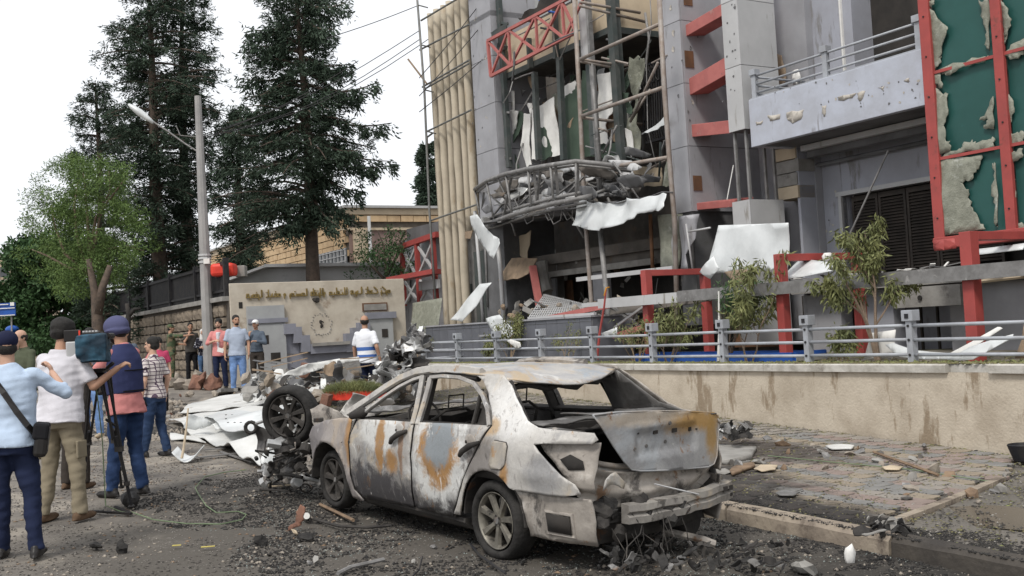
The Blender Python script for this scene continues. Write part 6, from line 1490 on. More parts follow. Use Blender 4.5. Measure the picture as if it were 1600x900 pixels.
# roof
def roof(a,b):
    t=(a-.08)/1.32; v=b/.60; z=1.445-.035*v*v-.035*(abs(2*t-1))**3 + .010*noise.noise(Vector((a*5,b*5,0)))
    r=max(0,1-t*3.2); z-= .075*r*r*(1-v*v)+.0; z-=.03*max(0,(.5-abs(t-.6)))*(1-v*v)
    return Vector((a-.10*r*(1-v*v)*1.0,b,z-.012))
sheet('roof',[(.10,-.595),(.5,-.615),(1.2,-.60),(1.42,-.56),(1.46,0),(1.42,.56),(1.2,.60),(.5,.615),(.10,.595),(.04,.3),(.02,0),(.04,-.3)],roof,m_broof,car,.06,.012,local=True)
hp=[roof(.06+.04*abs(y)/.6,y)-Vector((0,0,.012)) for y in np.linspace(-.59,.59,13)]
MB().tube(hp,.012,6).build('rear_header',m_brear,car,local=True,smooth=True)
MB().tube([p+Vector((.09,0,-.035+.02*math.sin(i*2.1))) for i,p in enumerate(hp)],.028,6).build('torn_headlining',m_bdark,car,local=True,smooth=True)
MB().tube([Vector((1.42,y,1.375-.03*(y/.6)**2)) for y in np.linspace(-.57,.57,9)],.025,6).build('windscreen_header',m_bdark,car,local=True,smooth=True)
MB().bar((.75,-.58,1.385),(.75,.58,1.385),.09,.02).build('roof_bow',m_bdark,car,local=True)
for y in (-1,1): MB().tube([Vector((1.7,y*.59,1.27)),Vector((1.0,y*.57,1.375)),Vector((.5,y*.57,1.355))],.03,6).build('cant_rail',m_bdark,car,local=True)
# bonnet stump, bulkhead, dash, floor, tunnel
MB().box((1.3,0,.22),(2.7,1.5,.06)).build('floor_pan',m_bdark,car,local=True)
MB().box((2.22,0,.62),(.06,1.45,.62)).build('bulkhead',m_bdark,car,local=True)
MB().tube([Vector((2.05,y,.90+.02*math.sin(y*9))) for y in np.linspace(-.7,.7,9)],.05,6).build('dash_bar',m_bdark,car,local=True)
MB().tube([Vector((1.62+.05*math.cos(t),.38+.17*math.sin(t),.93+.17*math.cos(t))) for t in np.linspace(0,2*PI,19)],.012,5).build('steering_wheel',m_bdark,car,local=True)
sheet('scuttle',[(2.1,-.70),(2.36,-.66),(2.42,0),(2.36,.66),(2.1,.70),(2.08,0)],lambda a,b: Vector((a,b,.99+.03*noise.noise(Vector((a*6,b*5,1))) -.25*max(0,a-2.3))),m_bmid,car,.07,.01,local=True)
def seat(x,y,w_):
    b=MB()
    for s in (-1,1): b.tube([Vector((x+.25,y+s*w_/2,.40)),Vector((x-.05,y+s*w_/2,.45)),Vector((x-.25,y+s*w_/2,.98))],.018,6)
    s_=b.build('seat_frame',m_bdark,car,local=True)
    MB().tube([Vector((x-.25,y-w_/2,.97)),Vector((x-.27,y-w_/4,1.04)),Vector((x-.27,y+w_/4,1.04)),Vector((x-.25,y+w_/2,.97))],.014,6).build('seat_hoop',m_bdark,car,local=True)
    MB().tube([Vector((x-.27,y-.08,1.03)),Vector((x-.29,y-.08,1.17)),Vector((x-.29,y+.08,1.17)),Vector((x-.27,y+.08,1.03))],.008,6).build('headrest_wire',m_bdark,car,local=True)
    sp=MB()
    for k in range(6):
        z=.52+k*.075; q=(z-.45)/.53; pts=[Vector((x-.05-.2*q+.015*math.sin(t*8),y-w_/2+w_*t,z+.02*math.sin(t*16))) for t in np.linspace(0,1,14)]; sp.tube(pts,.006,4)
    sp.build('seat_springs',m_bmid,car,local=True,kind='stuff')
    MB().ell((x+.05,y,.42),(.26,w_*.48,.06),nu=14).build('seat_ash',m_ash,car,local=True)
seat(1.42,.36,.46); seat(1.42,-.36,.46)
b=MB()
for k in range(9): b.tube([Vector((.33-.02*k,y+.02*math.sin(y*30+k),.50+.055*k+.012*math.sin(y*40))) for y in np.linspace(-.6,.6,40)],.007,4)
b.build('rear_seat_springs',m_bmid,car,local=True,kind='stuff')
MB().box((.28,0,.66),(.04,1.25,.5),Matrix.Rotation(.25,3,'Y')).build('rear_seat_panel',m_bdark,car,local=True)
sheet('parcel_shelf',[(.25,-.62),(.25,.62),(-.35,.62),(-.40,-.62)],lambda a,b: Vector((a,b,.955+.05*noise.noise(Vector((a*7,b*7,3)))-.03)),m_bdark,car,.06,.02,local=True)
# boot: well, sides, rear panel, lip
MB().box((-.5,0,.38),(.9,1.25,.04)).build('boot_floor',m_bdark,car,local=True)
for y in (-1,1): MB().bar((.1,y*.60,1.00),(-.80,y*.60,1.00),.06,.05).build('boot_gutter',m_bmid,car,local=True)
sheet('deck_shelf',[(-.2,-.66),(-.2,.66),(-.42,.66),(-.44,.2),(-.40,-.2),(-.44,-.66)],lambda a,b: Vector((a,b,1.045+.02*noise.noise(Vector((a*9,b*6,3))))),m_bmid,car,.07,.012,local=True)
def rearx(y): return -1.0+.13*(y/.75)**2
def rpan(name,z0,z1,m,off,y0=-.70,y1=.70,amp=.02,seed=1,top=None):
    return sheet(name,[(y0,z0),(y1,z0),(y1,z1),(y0,z1)],lambda a,b: Vector((rearx(a)+off+amp*noise.noise(Vector((a*4,b*9,seed)))+(.03*math.sin((b-z0)*40)),a,b+ (top*(abs(a)/.7)**3 if top else 0))),m,car,.05,.012,local=True)
rpan('rear_panel',.44,.70,m_brear,.03,amp=.035,top=.10); rpan('rear_lip',.685,.735,m_bquart,.05,seed=3,top=.13,amp=.012)
MB().tube([Vector((rearx(y)-.0+.05,y,.735+.13*(abs(y)/.7)**3)) for y in np.linspace(-.68,.68,15)],.022,6).build('rear_lip_roll',m_brear,car,local=True,smooth=True)
for y in (-1,1): 
    MB().tube([Vector((-.90,y*.66,.86)),Vector((-.80,y*.63,.93)),Vector((-.5,y*.62,1.01))],.028,6).build('boot_gutter',m_brear,car,local=True,smooth=True)
# dark inner boot wall so the opening reads hollow
MB().box((-.05,0,.70),(.05,1.3,.56)).build('boot_bulkhead',m_bdark,car,local=True)
# bumper reinforcement
rings=[]
for y in np.linspace(.42,-.86,22):
    x=rearx(y)-.07+.012*noise.noise(Vector((y*5,0,0))); z=.415+.008*noise.noise(Vector((y*6,3,0))); j=.008*noise.noise(Vector((y*9,7,1)))
    rings.append([Vector((x-.04,y,z-.06+j)),Vector((x-.045,y,z-.01)),Vector((x-.02,y,z+.01)),Vector((x-.045,y,z+.03)),Vector((x-.04,y,z+.075+j)),Vector((x+.035,y,z+.085)),Vector((x+.04,y,z-.06))])
MB().loft(rings).build('bumper_bar',burn('bumper_bar_metal',((.34,.32,.29),(.20,.185,.17)),[('n',CR,4,.55,.65,.5,(1,1,1)),('n',(.06,.055,.05),2.6,.56,.64,.85,(1,1,1)),('n',RB,5,.6,.66,.7,(1,1,1))]),car,local=True)
for y,z in ((-.80,.445),(-.70,.452),(-.81,.39)): MB().box((rearx(y)-.115,y,z),(.012,.05,.038) if z>.4 else (.012,.03,.025)).build('bar_hole',m_dark,car,local=True)
MB().box((rearx(-.89)-.06,-.87,.42),(.09,.02,.15)).build('bar_end',m_brear,car,local=True)
# underside hang-down: valance, silencer, tow eye, tangles
sheet('rear_valance',[(-.62,.22),(.55,.20),(.62,.42),(-.62,.40)],lambda a,b: Vector((rearx(a)+.08+.05*noise.noise(Vector((a*4,b*6,5))),a,b)),m_bdark,car,.05,.015,local=True)
MB().tube([(-.6,-.45,.22),(-.85,-.48,.21)],.11,12).build('silencer',m_bdark,car,local=True)
MB().tube([(-.7,-.3,.14),(-1.0,-.42,.10),(-1.05,-.5,.06)],.03,8).build('bent_tailpipe',m_brear,car,local=True)
MB().bar((-.3,-.6,.2),(-.3,.6,.2),.08).build('rear_axle',m_bdark,car,local=True)
rk=random.Random(14)
for k in range(16):
    y=rk.uniform(-.2,.62); z=rk.uniform(.25,.50); x=rearx(y)-rk.uniform(.0,.10); MB().rock((x,y,z),(rk.uniform(.03,.08),rk.uniform(.04,.11),rk.uniform(.03,.07)),rk,2).build('charred_lump',m_bdark if k%3 else m_ash,car,local=True)
for k in range(12):
    y=rk.uniform(-.1,.65); z=rk.uniform(.25,.48); x=rearx(y)-.08; L=rk.uniform(.15,.45); d=rk.uniform(-.3,.3)
    pts=[Vector((x,y,z)),Vector((x-.05,y+d*.3,z-L*.35)),Vector((x-.10*rk.random(),y+d*.7,max(.0,z-L*.7))),Vector((x-.15*rk.random(),y+d,max(-.0,z-L)))]
    MB().tube(pts,rk.choice([.003,.004,.005]),5).build('hanging_wire',m_bdark,car,local=True)
MB().tube([(rearx(.1)-.02,.1,.60),(rearx(-.15)-.10,-.15,.52),(rearx(-.25)-.12,-.28,.48)],.006,5).build('loose_cable',m_clad2,car,local=True)
sheet('torn_bracket',[(.0,0),(.2,.01),(.22,.06),(.12,.10),(.02,.06)],lambda a,b: Vector((-1.02-.1*b,.62-a,.62+b+.03*math.sin(a*20))),m_bquart,car,.04,.008,local=True)
# boot lid, hanging on by its right side
LIDP=[(.67,1.165),(.45,1.165),(0.0,1.135),(-.35,1.095),(-.60,1.06),(-.655,1.03),(-.66,.95),(-.62,.72),(-.58,.665),(-.5,.65),(0,.69),(.25,.715),(.33,.735),(.40,.80),(.50,.93),(.60,1.08)]
LIDP=[(y,z-.0) for y,z in LIDP]
def lid(a,b):
    x=-1.035+.05*(a/.7)**2; ax=.03*max(0,(1.12-b))*2
    rec=0
    if -.38<a<.30 and .80<b<1.02: rec=.022*min(1,min(a+.38,.30-a)/.04)*min(1,min(b-.80,1.02-b)/.035)
    rib=.012*math.exp(-((b-1.035+.06*(.3-a)*0)/.014)**2) if abs(a)<.36 else 0
    edge=.03*max(0,1-(1.165-.0*a-b)/.03)*0
    return Vector((x+rec-rib+ax*.3+.008*noise.noise(Vector((a*5,b*5,8))),a,b))
ld=sheet('boot_lid',LIDP,lid,m_blid,car,.025,.016,local=True)
# folded rim of the lid
MB().tube([lid(a,b)+Vector((-.006,0,0)) for a,b in LIDP+[LIDP[0]]],.007,6).build('lid_rim',m_blid,ld,local=True,smooth=True)
for a,b,w2,h2 in ((.08,.985,.045,.03),(-.13,.975,.05,.032),(-.31,.965,.025,.03),(.25,.99,.012,.012),(-.37,.96,.012,.012)): MB().box(lid(a,b)+Vector((-.012,0,0)),(.012,w2,h2)).build('lid_hole',m_dark,ld,local=True)
for a,b in ((.17,.89),(-.03,.90),(.30,.88),(-.05,1.04)): MB().tube([lid(a,b)-Vector((.004,0,0)),lid(a,b)-Vector((.014,0,0))],.014,10).build('lid_boss',m_bmid,ld,local=True)
sheet('boot_lid_top',[(-.98,.66),(-.98,-.62),(-.62,-.66),(-.42,-.60),(-.45,.30),(-.55,.62)],lambda a,b: Vector((a-.03,b,1.105+.055*(b/.65)-.10*max(0,a+.75)+.012*noise.noise(Vector((a*6,b*6,2))))),m_bmid,ld,.06,.01,local=True)
# wheels
def wheel(cx,cy,cz,R,w_,m_t,m_r,sgn,parent,spokes=7,flat=0,tyre=True,ro=None,nm='wheel',phase=0):
    """axis along local y"""
    e=bpy.data.objects.new(nm,None); COL.objects.link(e); e.parent=parent; e.location=(cx,cy,cz); e.empty_display_size=.1
    if ro: e.rotation_euler=ro
    ri=R*.70
    def lathe(pr,n=48,fl=0,seed=0):
        rings=[]
        for i in range(n):
            a=2*PI*i/n; ring=[]
            for r,y in pr:
                x=r*math.cos(a);z=r*math.sin(a); yy=y*sgn
                if fl and z<-(R-fl): 
                    ex=-(R-fl)-z; z=-(R-fl)-ex*.12; yy*=1+min(.35,ex*3.5)
                if seed: k=1+.02*noise.noise(Vector((x*6,y*6,z*6))); x*=k;z*=k
                ring.append(Vector((x,yy,z)))
            rings.append(ring)
        b=MB();m_=len(pr)
        for r in rings: b.v+=[tuple(p) for p in r]
        for i in range(n):
            for j in range(m_-1):
                a_=i*m_+j;b_=((i+1)%n)*m_+j; f=(a_,a_+1,b_+1,b_); b.f.append(f if sgn>0 else f[::-1])
        return b
    h=w_/2
    if tyre:
        pr=[(ri,-h*.85),(ri+.01,h*.72),(ri+.02,h*.92),(ri+(R-ri)*.35,h*1.06),(ri+(R-ri)*.7,h*1.03),(R-.018,h*.88),(R-.004,h*.70),(R,h*.3),(R,-h*.3),(R-.006,-h*.72),(R-.02,-h*.9),(ri+(R-ri)*.5,-h*1.05),(ri,-h*.85)]
        lathe(pr,fl=flat,seed=1).build('tyre',m_t,e,local=True,smooth=True)
    lathe([(ri*.93,-h*.8),(ri*.90,h*.3),(ri*.93,h*.70),(ri*1.0,h*.83),(ri*1.015,h*.87),(ri*.985,h*.90),(ri*.95,h*.80),(ri*.92,h*.62)]).build('rim',m_r,e,local=True,smooth=True)
    lathe([(.001,-h*.25),(ri*.5,-h*.25),(ri*.52,-h*.1),(.001,-h*.1)],28).build('brake_disc',m_bdark,e,local=True)
    for k in range(spokes):
        a=2*PI*k/spokes+phase; u=Vector((math.cos(a),0,math.sin(a))); t=Vector((-math.sin(a),0,math.cos(a))); rings=[]
        for q,wd in ((.16,.030),(.35,.024),(.6,.027),(.85,.034),(.97,.046)):
            c=u*ri*q; yy=sgn*h*(.62+.10*q-.10*(1-q)); Y=Vector((0,sgn,0))
            rings.append([c+t*wd+Y*(yy*sgn-.02),c+t*wd*.6+Y*(yy*sgn+.008),c-t*wd*.6+Y*(yy*sgn+.008),c-t*wd+Y*(yy*sgn-.02)])
        MB().loft(rings).build('spoke',m_r,e,local=True)
    MB().tube([(0,sgn*h*.35,0),(0,sgn*h*.70,0)],ri*.21,16).build('hub',m_r,e,local=True); MB().tube([(0,sgn*h*.69,0),(0,sgn*h*.76,0)],ri*.12,14).build('hub_cap',m_bmid,e,local=True)
    for k in range(5):
        a=2*PI*k/5; MB().tube([(ri*.16*math.cos(a),sgn*h*.70,ri*.16*math.sin(a)),(ri*.16*math.cos(a),sgn*h*.74,ri*.16*math.sin(a))],.011,6).build('wheel_nut',m_bdark,e,local=True)
    return e
wheel(.0,.735,.293,.315,.205,m_tyre,m_rim,1,car,flat=.028,phase=.3)
wheel(.0,-.735,.293,.315,.205,m_tyre,m_rimd,-1,car,flat=.028)
wheel(2.62,.72,.31,.285,.17,m_tyre,m_rimd,1,car,phase=.1)
wheel(2.62,-.72,.31,.285,.17,m_tyre,m_rimd,-1,car)
# ---- torn-off front end
fe_=empty('torn_front_end',CW(3.2,.1,0),'blown-off front end of the burnt car, a charred heap of engine parts','car wreckage')
fc=CW(3.15,.30,0)
for k in range(120):
    p=CW(rk.uniform(2.75,3.45),rk.uniform(-.75,.72),rk.uniform(.02,.42)*(1 if k%4 else 1.6)); r=rk.uniform(.025,.085)
    m_=rk.choice([m_bdark,m_bdark,m_bmid,m_ash,m_brear,m_bmid])
    if k%4==0: MB().rock(p,(r*.8,r*.8,r*.6),rk,2).build('engine_lump',m_,fe_)
    elif k%4==1: MB().tube([p,p+Vector((rk.uniform(-.2,.2),rk.uniform(-.2,.2),rk.uniform(-.06,.1)))],r*.5,10).build('engine_tube',m_,fe_)
    elif k%4==2: MB().box(p,(r*2,r*1.3,r*.9),Matrix.Rotation(rk.uniform(0,3),3,Vector((rk.random(),rk.random(),rk.random())).normalized())).build('engine_block',m_,fe_,bev=.012)
    else: MB().tube([p+Vector((r*math.cos(t),.02*t,r*math.sin(t)*.8)) for t in np.linspace(0,6,12)],r*.16,6).build('pulley',m_,fe_)
def csheet(name,px,dep,m,amp=.05,seed=1,slope=(0,0),parent=None,jn=2,ja=.01,th=.008,fr=4,**kw):
    """crumpled sheet facing the camera at a given distance (positions worked out from the photograph)"""
    p0=dp(sum(p[0] for p in px)/len(px),sum(p[1] for p in px)/len(px),dep)
    X=RT; Y=UP
    pts=[]
    for x,y in px: q=dp(x,y,dep)-p0; pts.append((q.dot(X),q.dot(Y)))
    if jn: pts=jag(pts,ja,jn,seed)
    return sheet(name,pts,lambda a,b: p0+X*a+Y*b+FW*(amp*noise.noise(Vector((a*fr,b*fr,seed*2.3)))*2+slope[0]*a+slope[1]*b),m,parent,max(.03,.0035*dep),th,**kw)
csheet('crumpled_bonnet',[(528,652),(545,625),(552,613),(575,622),(600,640),(590,650),(560,655),(540,662)],11.3,m_bquart,amp=.12,seed=2,parent=fe_)
csheet('torn_inner_wing',[(484,640),(500,632),(530,640),(545,652),(515,668),(494,668)],11.2,m_brear,amp=.10,seed=3,parent=fe_)
csheet('torn_inner_wing',[(396,662),(412,668),(432,676),(438,700),(430,722),(408,724),(397,706)],11.9,m_bmid,amp=.12,seed=4,parent=fe_)
csheet('torn_panel_piece',[(412,704),(428,700),(434,716),(416,728),(408,722)],11.7,m_sheetw,amp=.1,seed=5,parent=fe_)
for k in range(120):     # brackets, hoses and burst castings
    x=rk.gauss(452,34); y=rk.uniform(655,756); dd=rk.uniform(10.9,11.9)
    if x<396 or x>505 or (abs(x-455)<36 and y<690) or (x<428 and y<700): continue
    p=dp(x,y,dd); r=rk.uniform(.015,.05); m_=rk.choice([m_bdark,m_bdark,m_bmid,m_brear,m_alum,m_ash])
    if k%3==0: MB().tube([p,p+Vector((rk.uniform(-.15,.15),rk.uniform(-.1,.1),rk.uniform(-.12,.1))),p+Vector((rk.uniform(-.25,.25),rk.uniform(-.1,.1),rk.uniform(-.2,.15)))],r*.45,8).build('burst_hose',m_,fe_,smooth=True)
    elif k%3==1: MB().tube([p,p+Vector((rk.uniform(-1,1),rk.uniform(-1,1),rk.uniform(-1,1))).normalized()*r*1.6],r*1.1,12).build('casting_boss',m_,fe_)
    else: MB().box(p,(r*3,r*1.6,r*1.2),Matrix.Rotation(rk.uniform(0,3),3,Vector((rk.random(),rk.random(),rk.random())).normalized())).build('bracket',m_,fe_,bev=.006)
for k in range(46):
    x=rk.gauss(450,30); y=rk.uniform(668,752); 
    if x<400 or x>510 or (x<430 and y<700): continue
    w_=rk.uniform(4,15); t=rk.uniform(0,3.1); c,s_=math.cos(t),math.sin(t)
    csheet('torn_metal',[(x+a_*c-b_*s_,y+a_*s_+b_*c) for a_,b_ in ((-w_,-w_*.4),(w_*.3,-w_*.6),(w_,0),(w_*.5,w_*.5),(-w_*.6,w_*.3))],rk.uniform(10.95,11.8),rk.choice([m_bdark,m_bdark,m_bmid,m_brear,m_bmid,m_alum]),amp=.10,seed=k,slope=(rk.uniform(-1,1),rk.uniform(-1,1)),parent=fe_,jn=1,fr=7)
MB().tube([dp(392,668,11.9)+Vector((.06*math.cos(t),0,.06*math.sin(t))) for t in np.linspace(0,6.3,14)],.022,6).build('pulley',m_bdark,fe_)
MB().tube([dp(400,662,11.9),dp(420,655,11.8),dp(440,660,11.7)],.02,6).build('bent_rod',m_alum,fe_)
# upright wheel on the heap
wh=empty('upturned_wheel',dp(455,648,11.5),'blackened alloy wheel standing upright on the charred heap in front of the car','wheel')
wheel(0,0,0,.315,.21,m_tyre,m_rimd,-1,wh,spokes=8,ro=(R_(4),R_(-3),R_(-20)),nm='wheel_assembly',phase=.2)
# a second slumped tyre below it
sl=MB(); c0=dp(468,676,11.6); n_=40; rings=[]
for i in range(n_+1):
    a=2*PI*i/n_; c=c0+Vector((.24*math.cos(a),.06*math.sin(a)+.05*math.cos(a),.27*math.sin(a))); u=Vector((math.cos(a),0,math.sin(a))); rings.append([c+u*.045*math.cos(t)+Vector((.25,1,0)).normalized()*.09*math.sin(t) for t in [2*PI*q/8 for q in range(8)]])
sl.loft(rings).build('slumped_tyre',m_tyre,label='slumped burnt tyre ring sagging below the upright wheel',cat='tyre',smooth=True)
# ============================================================ people
def skinm(name,c): return mat(name,c,tuple(v*.85 for v in c),5,.6,bump=.05)
m_skin=skinm('tan_skin',(.42,.24,.16)); m_skin2=skinm('pale_skin',(.52,.32,.23)); m_hair=mat('black_hair',(.012,.011,.010),(.022,.02,.018),30,.7,bump=.4); m_hairg=mat('dark_brown_hair',(.03,.022,.017),(.05,.04,.03),30,.7,bump=.4)
m_eye=mat('dark_eye',(.02,.015,.012),None,5,.3,bump=0); m_lip=mat('lip',(.30,.14,.11),None,5,.6,bump=0)
def cloth(name,c,c2=None,**k): return mat(name,c,c2 or tuple(v*.86 for v in c),k.pop('scale',3),.88,bump=.12,bscale=60,spec=.15,**k)
def pattern(name,kind,cols,scale=1.0):
    m=bpy.data.materials.new(name);m.use_nodes=True;t=m.node_tree;N=t.nodes;L=t.links;b=N['Principled BSDF'];b.inputs['Roughness'].default_value=.9;b.inputs['Specular IOR Level'].default_value=.15
    tcn=N.new('ShaderNodeTexCoord');sp=N.new('ShaderNodeSeparateXYZ');L.new(tcn.outputs['Object'],sp.inputs[0])
    def step(sock,freq,duty,off=0):
        a=N.new('ShaderNodeMath');a.operation='MULTIPLY_ADD';a.inputs[1].default_value=freq;a.inputs[2].default_value=off;L.new(sock,a.inputs[0])
        f=N.new('ShaderNodeMath');f.operation='FRACT';L.new(a.outputs[0],f.inputs[0]);g=N.new('ShaderNodeMath');g.operation='LESS_THAN';g.inputs[1].default_value=duty;L.new(f.outputs[0],g.inputs[0]);return g.outputs[0]
    def mix(f,a,c):
        mm=N.new('ShaderNodeMix');mm.data_type='RGBA';L.new(f,mm.inputs['Factor']);
        if isinstance(a,tuple): mm.inputs[6].default_value=(*a,1)
        else: L.new(a,mm.inputs[6])
        mm.inputs[7].default_value=(*c,1);return mm.outputs[2]
    if kind=='plaid':
        out=mix(step(sp.outputs['Z'],22*scale,.22),cols[0],cols[1]); s=N.new('ShaderNodeMath');s.operation='ADD';L.new(sp.outputs['X'],s.inputs[0]);L.new(sp.outputs['Y'],s.inputs[1]); out=mix(step(s.outputs[0],20*scale,.22),out,cols[1])
    elif kind=='stripes':
        out=cols[0]
        for z0,z1 in cols[2]:
            a=N.new('ShaderNodeMath');a.operation='COMPARE';a.inputs[1].default_value=(z0+z1)/2;a.inputs[2].default_value=(z1-z0)/2;L.new(sp.outputs['Z'],a.inputs[0]);out=mix(a.outputs[0],out,cols[1])
    elif kind=='camo' or kind=='dots':
        out=cols[0]
        for i,c in enumerate(cols[1:]):
            n=N.new('ShaderNodeTexNoise');n.inputs['Scale'].default_value=(9 if kind=='camo' else 22);n.inputs['Detail'].default_value=2;mp=N.new('ShaderNodeMapping');mp.inputs['Location'].default_value=(i*7,i*3,0);L.new(tcn.outputs['Object'],mp.inputs[0]);L.new(mp.outputs[0],n.inputs['Vector'])
            g=N.new('ShaderNodeMath');g.operation='GREATER_THAN';g.inputs[1].default_value=.54 if kind=='camo' else .62;L.new(n.outputs['Fac'],g.inputs[0]);out=mix(g.outputs[0],out,c)
    L.new(out,b.inputs['Base Color']);return m
def denim(name,c): return mat(name,c,tuple(v*1.7+.01 for v in c),4,.9,bump=.15,bscale=60,lo=.48,hi=.7,spec=.15)
DG=None
def solid(mb,name,m,parent,vox,smooth_it=6,fold=0,fseed=0,sub=None):
    """join overlapping limbs into one continuous skin (voxel remesh), smooth it, press folds into it"""
    me=bpy.data.meshes.new(name); me.from_pydata(mb.v,[],mb.f); o=bpy.data.objects.new(name,me); COL.objects.link(o)
    r=o.modifiers.new('r','REMESH'); r.mode='VOXEL'; r.voxel_size=vox; s=o.modifiers.new('s','SMOOTH'); s.factor=.5; s.iterations=smooth_it
    dg=bpy.context.evaluated_depsgraph_get(); e=o.evaluated_get(dg); me2=bpy.data.meshes.new_from_object(e); o.modifiers.clear(); o.data=me2; bpy.data.meshes.remove(me); me2.name=name
    n=len(me2.vertices)
    if fold:
        co=np.empty(n*3,'f');no=np.empty(n*3,'f'); me2.vertices.foreach_get('co',co); me2.vertices.foreach_get('normal',no) ; co=co.reshape(-1,3);no=no.reshape(-1,3)
        d=np.array([noise.noise(Vector((c[0]*7+c[2]*3,c[1]*7-c[2]*2,c[2]*5+fseed)))+.5*noise.noise(Vector((c[0]*9-c[2]*12,c[1]*9,c[2]*20+fseed))) for c in co.tolist()],'f')
        d=np.where(d>0,d*.7,-np.abs(d)**.8); co+=no*(d*fold)[:,None]; me2.vertices.foreach_set('co',co.ravel()); me2.update()
    me2.materials.clear(); me2.materials.append(m)
    for p in me2.polygons: p.use_smooth=True
    o.parent=parent; return o
def ringe(c,rx,ry,rot,n=16): return [c+rot@Vector((rx*math.cos(2*PI*i/n),ry*math.sin(2*PI*i/n),0)) for i in range(n)]
def hand(b,w,d,up,side_,k=1.0,curl=.5):
    """palm, four unequal bent fingers and a thumb; d: direction of the fingers, up: back of the hand"""
    d=Vector(d).normalized(); up=(Vector(up)-d*Vector(up).dot(d)).normalized(); s=d.cross(up)*side_
    rot=Matrix((s,d,up)).transposed(); c=w+d*.045*k; b.ell(c,(.040*k,.050*k,.017*k),rot,12,8)
    for i,(o,L) in enumerate(((-.030,.060),(-.010,.072),(.010,.068),(.030,.052))):
        p0=w+d*.080*k+s*o*k; f1=(d*math.cos(curl*.8)-up*math.sin(curl*.8)); f2=(d*math.cos(curl*2)-up*math.sin(curl*2)); p1=p0+f1*L*.52*k; p2=p1+f2*L*.5*k; b.cap(p0,p1,.0098*k,.009*k,7); b.cap(p1,p2,.009*k,.0075*k,7)
    p0=w+d*.030*k-s*.030*k; p1=p0+(d*.6-s*.7-up*.3).normalized()*.040*k; p2=p1+(d*.85-s*.2-up*.35).normalized()*.030*k; b.cap(p0,p1,.013*k,.011*k,7); b.cap(p1,p2,.011*k,.009*k,7)
def person(fx,fy,hy,yaw,label,top,bottom,shoes,skin=m_skin,hair='short',hairm=None,sleeve='short',lean=0,twist=0,headyaw=0,headpitch=0,armR=None,armL=None,handR=None,handL=None,legR=None,legL=None,near=False,group=None,girth=1.0,hem=.86,extra=None,foot_dz=0,Hmax=1.92,untuck=True,collar=False,face=True,depth=None):
    p=gp(fx,fy) if depth is None else dp(fx,fy,depth)
    dep=(p-CP).dot(FW); H=min(Hmax,(fy-hy)/FPX*dep*1.005); k=H/1.75
    root=empty('person',p+ZZ*foot_dz,label,'person',group,rz=R_(yaw)); 
    g=girth; T=Matrix.Rotation(R_(twist),3,'Z')@Matrix.Rotation(-R_(lean),3,'X'); hp=Vector((0,0,.93))
    def U(x,y,z): return hp+T@(Vector((x,y,z))-hp)
    sh={s:U(.168*s*(.8+.2*g),0,1.405) for s in (-1,1)}
    arms={1:armR,-1:armL}; el={};wr={}
    for s in (-1,1):
        if arms[s]: e_,w_=[Vector(v) for v in arms[s]]
        else: e_=sh[s]+Vector((.055*s,-.03,-.28)); w_=e_+Vector((.02*s,.06,-.25))
        # keep limb lengths human
        d=(e_-sh[s]); e_=sh[s]+d.normalized()*.285; d=(w_-e_); w_=e_+d.normalized()*.255; el[s]=e_;wr[s]=w_
    kn={};an={};legs={1:legR,-1:legL}
    for s in (-1,1):
        if legs[s]: kn[s],an[s]=[Vector(v) for v in legs[s]]
        else: kn[s]=Vector((.105*s,.015,.49)); an[s]=Vector((.115*s,-.02,.085))
    hj={s:Vector((.088*s,0,.90)) for s in (-1,1)}
    HY=Matrix.Rotation(R_(twist+headyaw),3,'Z')@Matrix.Rotation(-R_(lean*.5+headpitch),3,'X'); nk=U(0,-.005,1.47); hc=nk+HY@Vector((0,.02,.165))
    K=Vector((k,k,k))
    def sc(mb): mb.v=[(x*k,y*k,z*k) for x,y,z in mb.v]; return mb
    # ---- body
    b=MB()
    b.loft([ringe(U(0,y,z),rx*g,ry*g,T) for z,rx,ry,y in ((.84,.11,.08,0),(.90,.135,.09,0),(1.04,.125,.085,.01),(1.22,.140,.095,.01),(1.36,.15,.085,0),(1.42,.12,.065,-.01),(1.47,.06,.055,-.01))])
    b.cap(U(0,-.01,1.44),hc-HY@Vector((0,.015,.06)),.055,.052)
    for s in (-1,1):
        b.ell(sh[s]+Vector((-.02*s,0,-.01)),(.044,.044,.044)); b.cap(sh[s].lerp(el[s],.1),el[s],.044*(.6+.4*g),.038); b.cap(el[s],wr[s],.039,.026)
        b.cap(hj[s],kn[s],.066,.044); b.cap(kn[s],an[s],.044,.034)
        b.cap(an[s]+Vector((0,-.03,-.045)),an[s]+Vector((.01*s,.14,-.055)),.033,.028)
        d=(wr[s]-el[s]).normalized(); hd=(handR if s>0 else handL); up=Vector(hd[1]) if hd else Vector((s,.1,.1)); dd=Vector(hd[0]) if hd else d+Vector((0,.05,-.1)); hand(b,wr[s],dd,up,s,1.0,hd[2] if hd and len(hd)>2 else .45)
    h=lambda x,y,z: hc+HY@Vector((x,y,z))
    b.ell(h(0,-.012,.028),(.074,.094,.085),HY,16,12); b.ell(h(0,.020,-.035),(.060,.070,.070),HY,14,10); b.ell(h(0,.048,-.078),(.036,.036,.030),HY); b.cap(h(0,.086,.012),h(0,.108,-.022),.010,.015,8); b.ell(h(0,.078,.030),(.052,.016,.012),HY)
    for s in (-1,1): b.ell(h(.076*s,-.008,-.008),(.010,.020,.031),HY,8,8); b.ell(h(.042*s,.058,-.02),(.022,.022,.020),HY,8,6)
    b.ell(h(0,.083,-.052),(.024,.010,.012),HY,8,6)
    solid(sc(b),'body',skin,root,.0072*k if near else .0125*k,3)
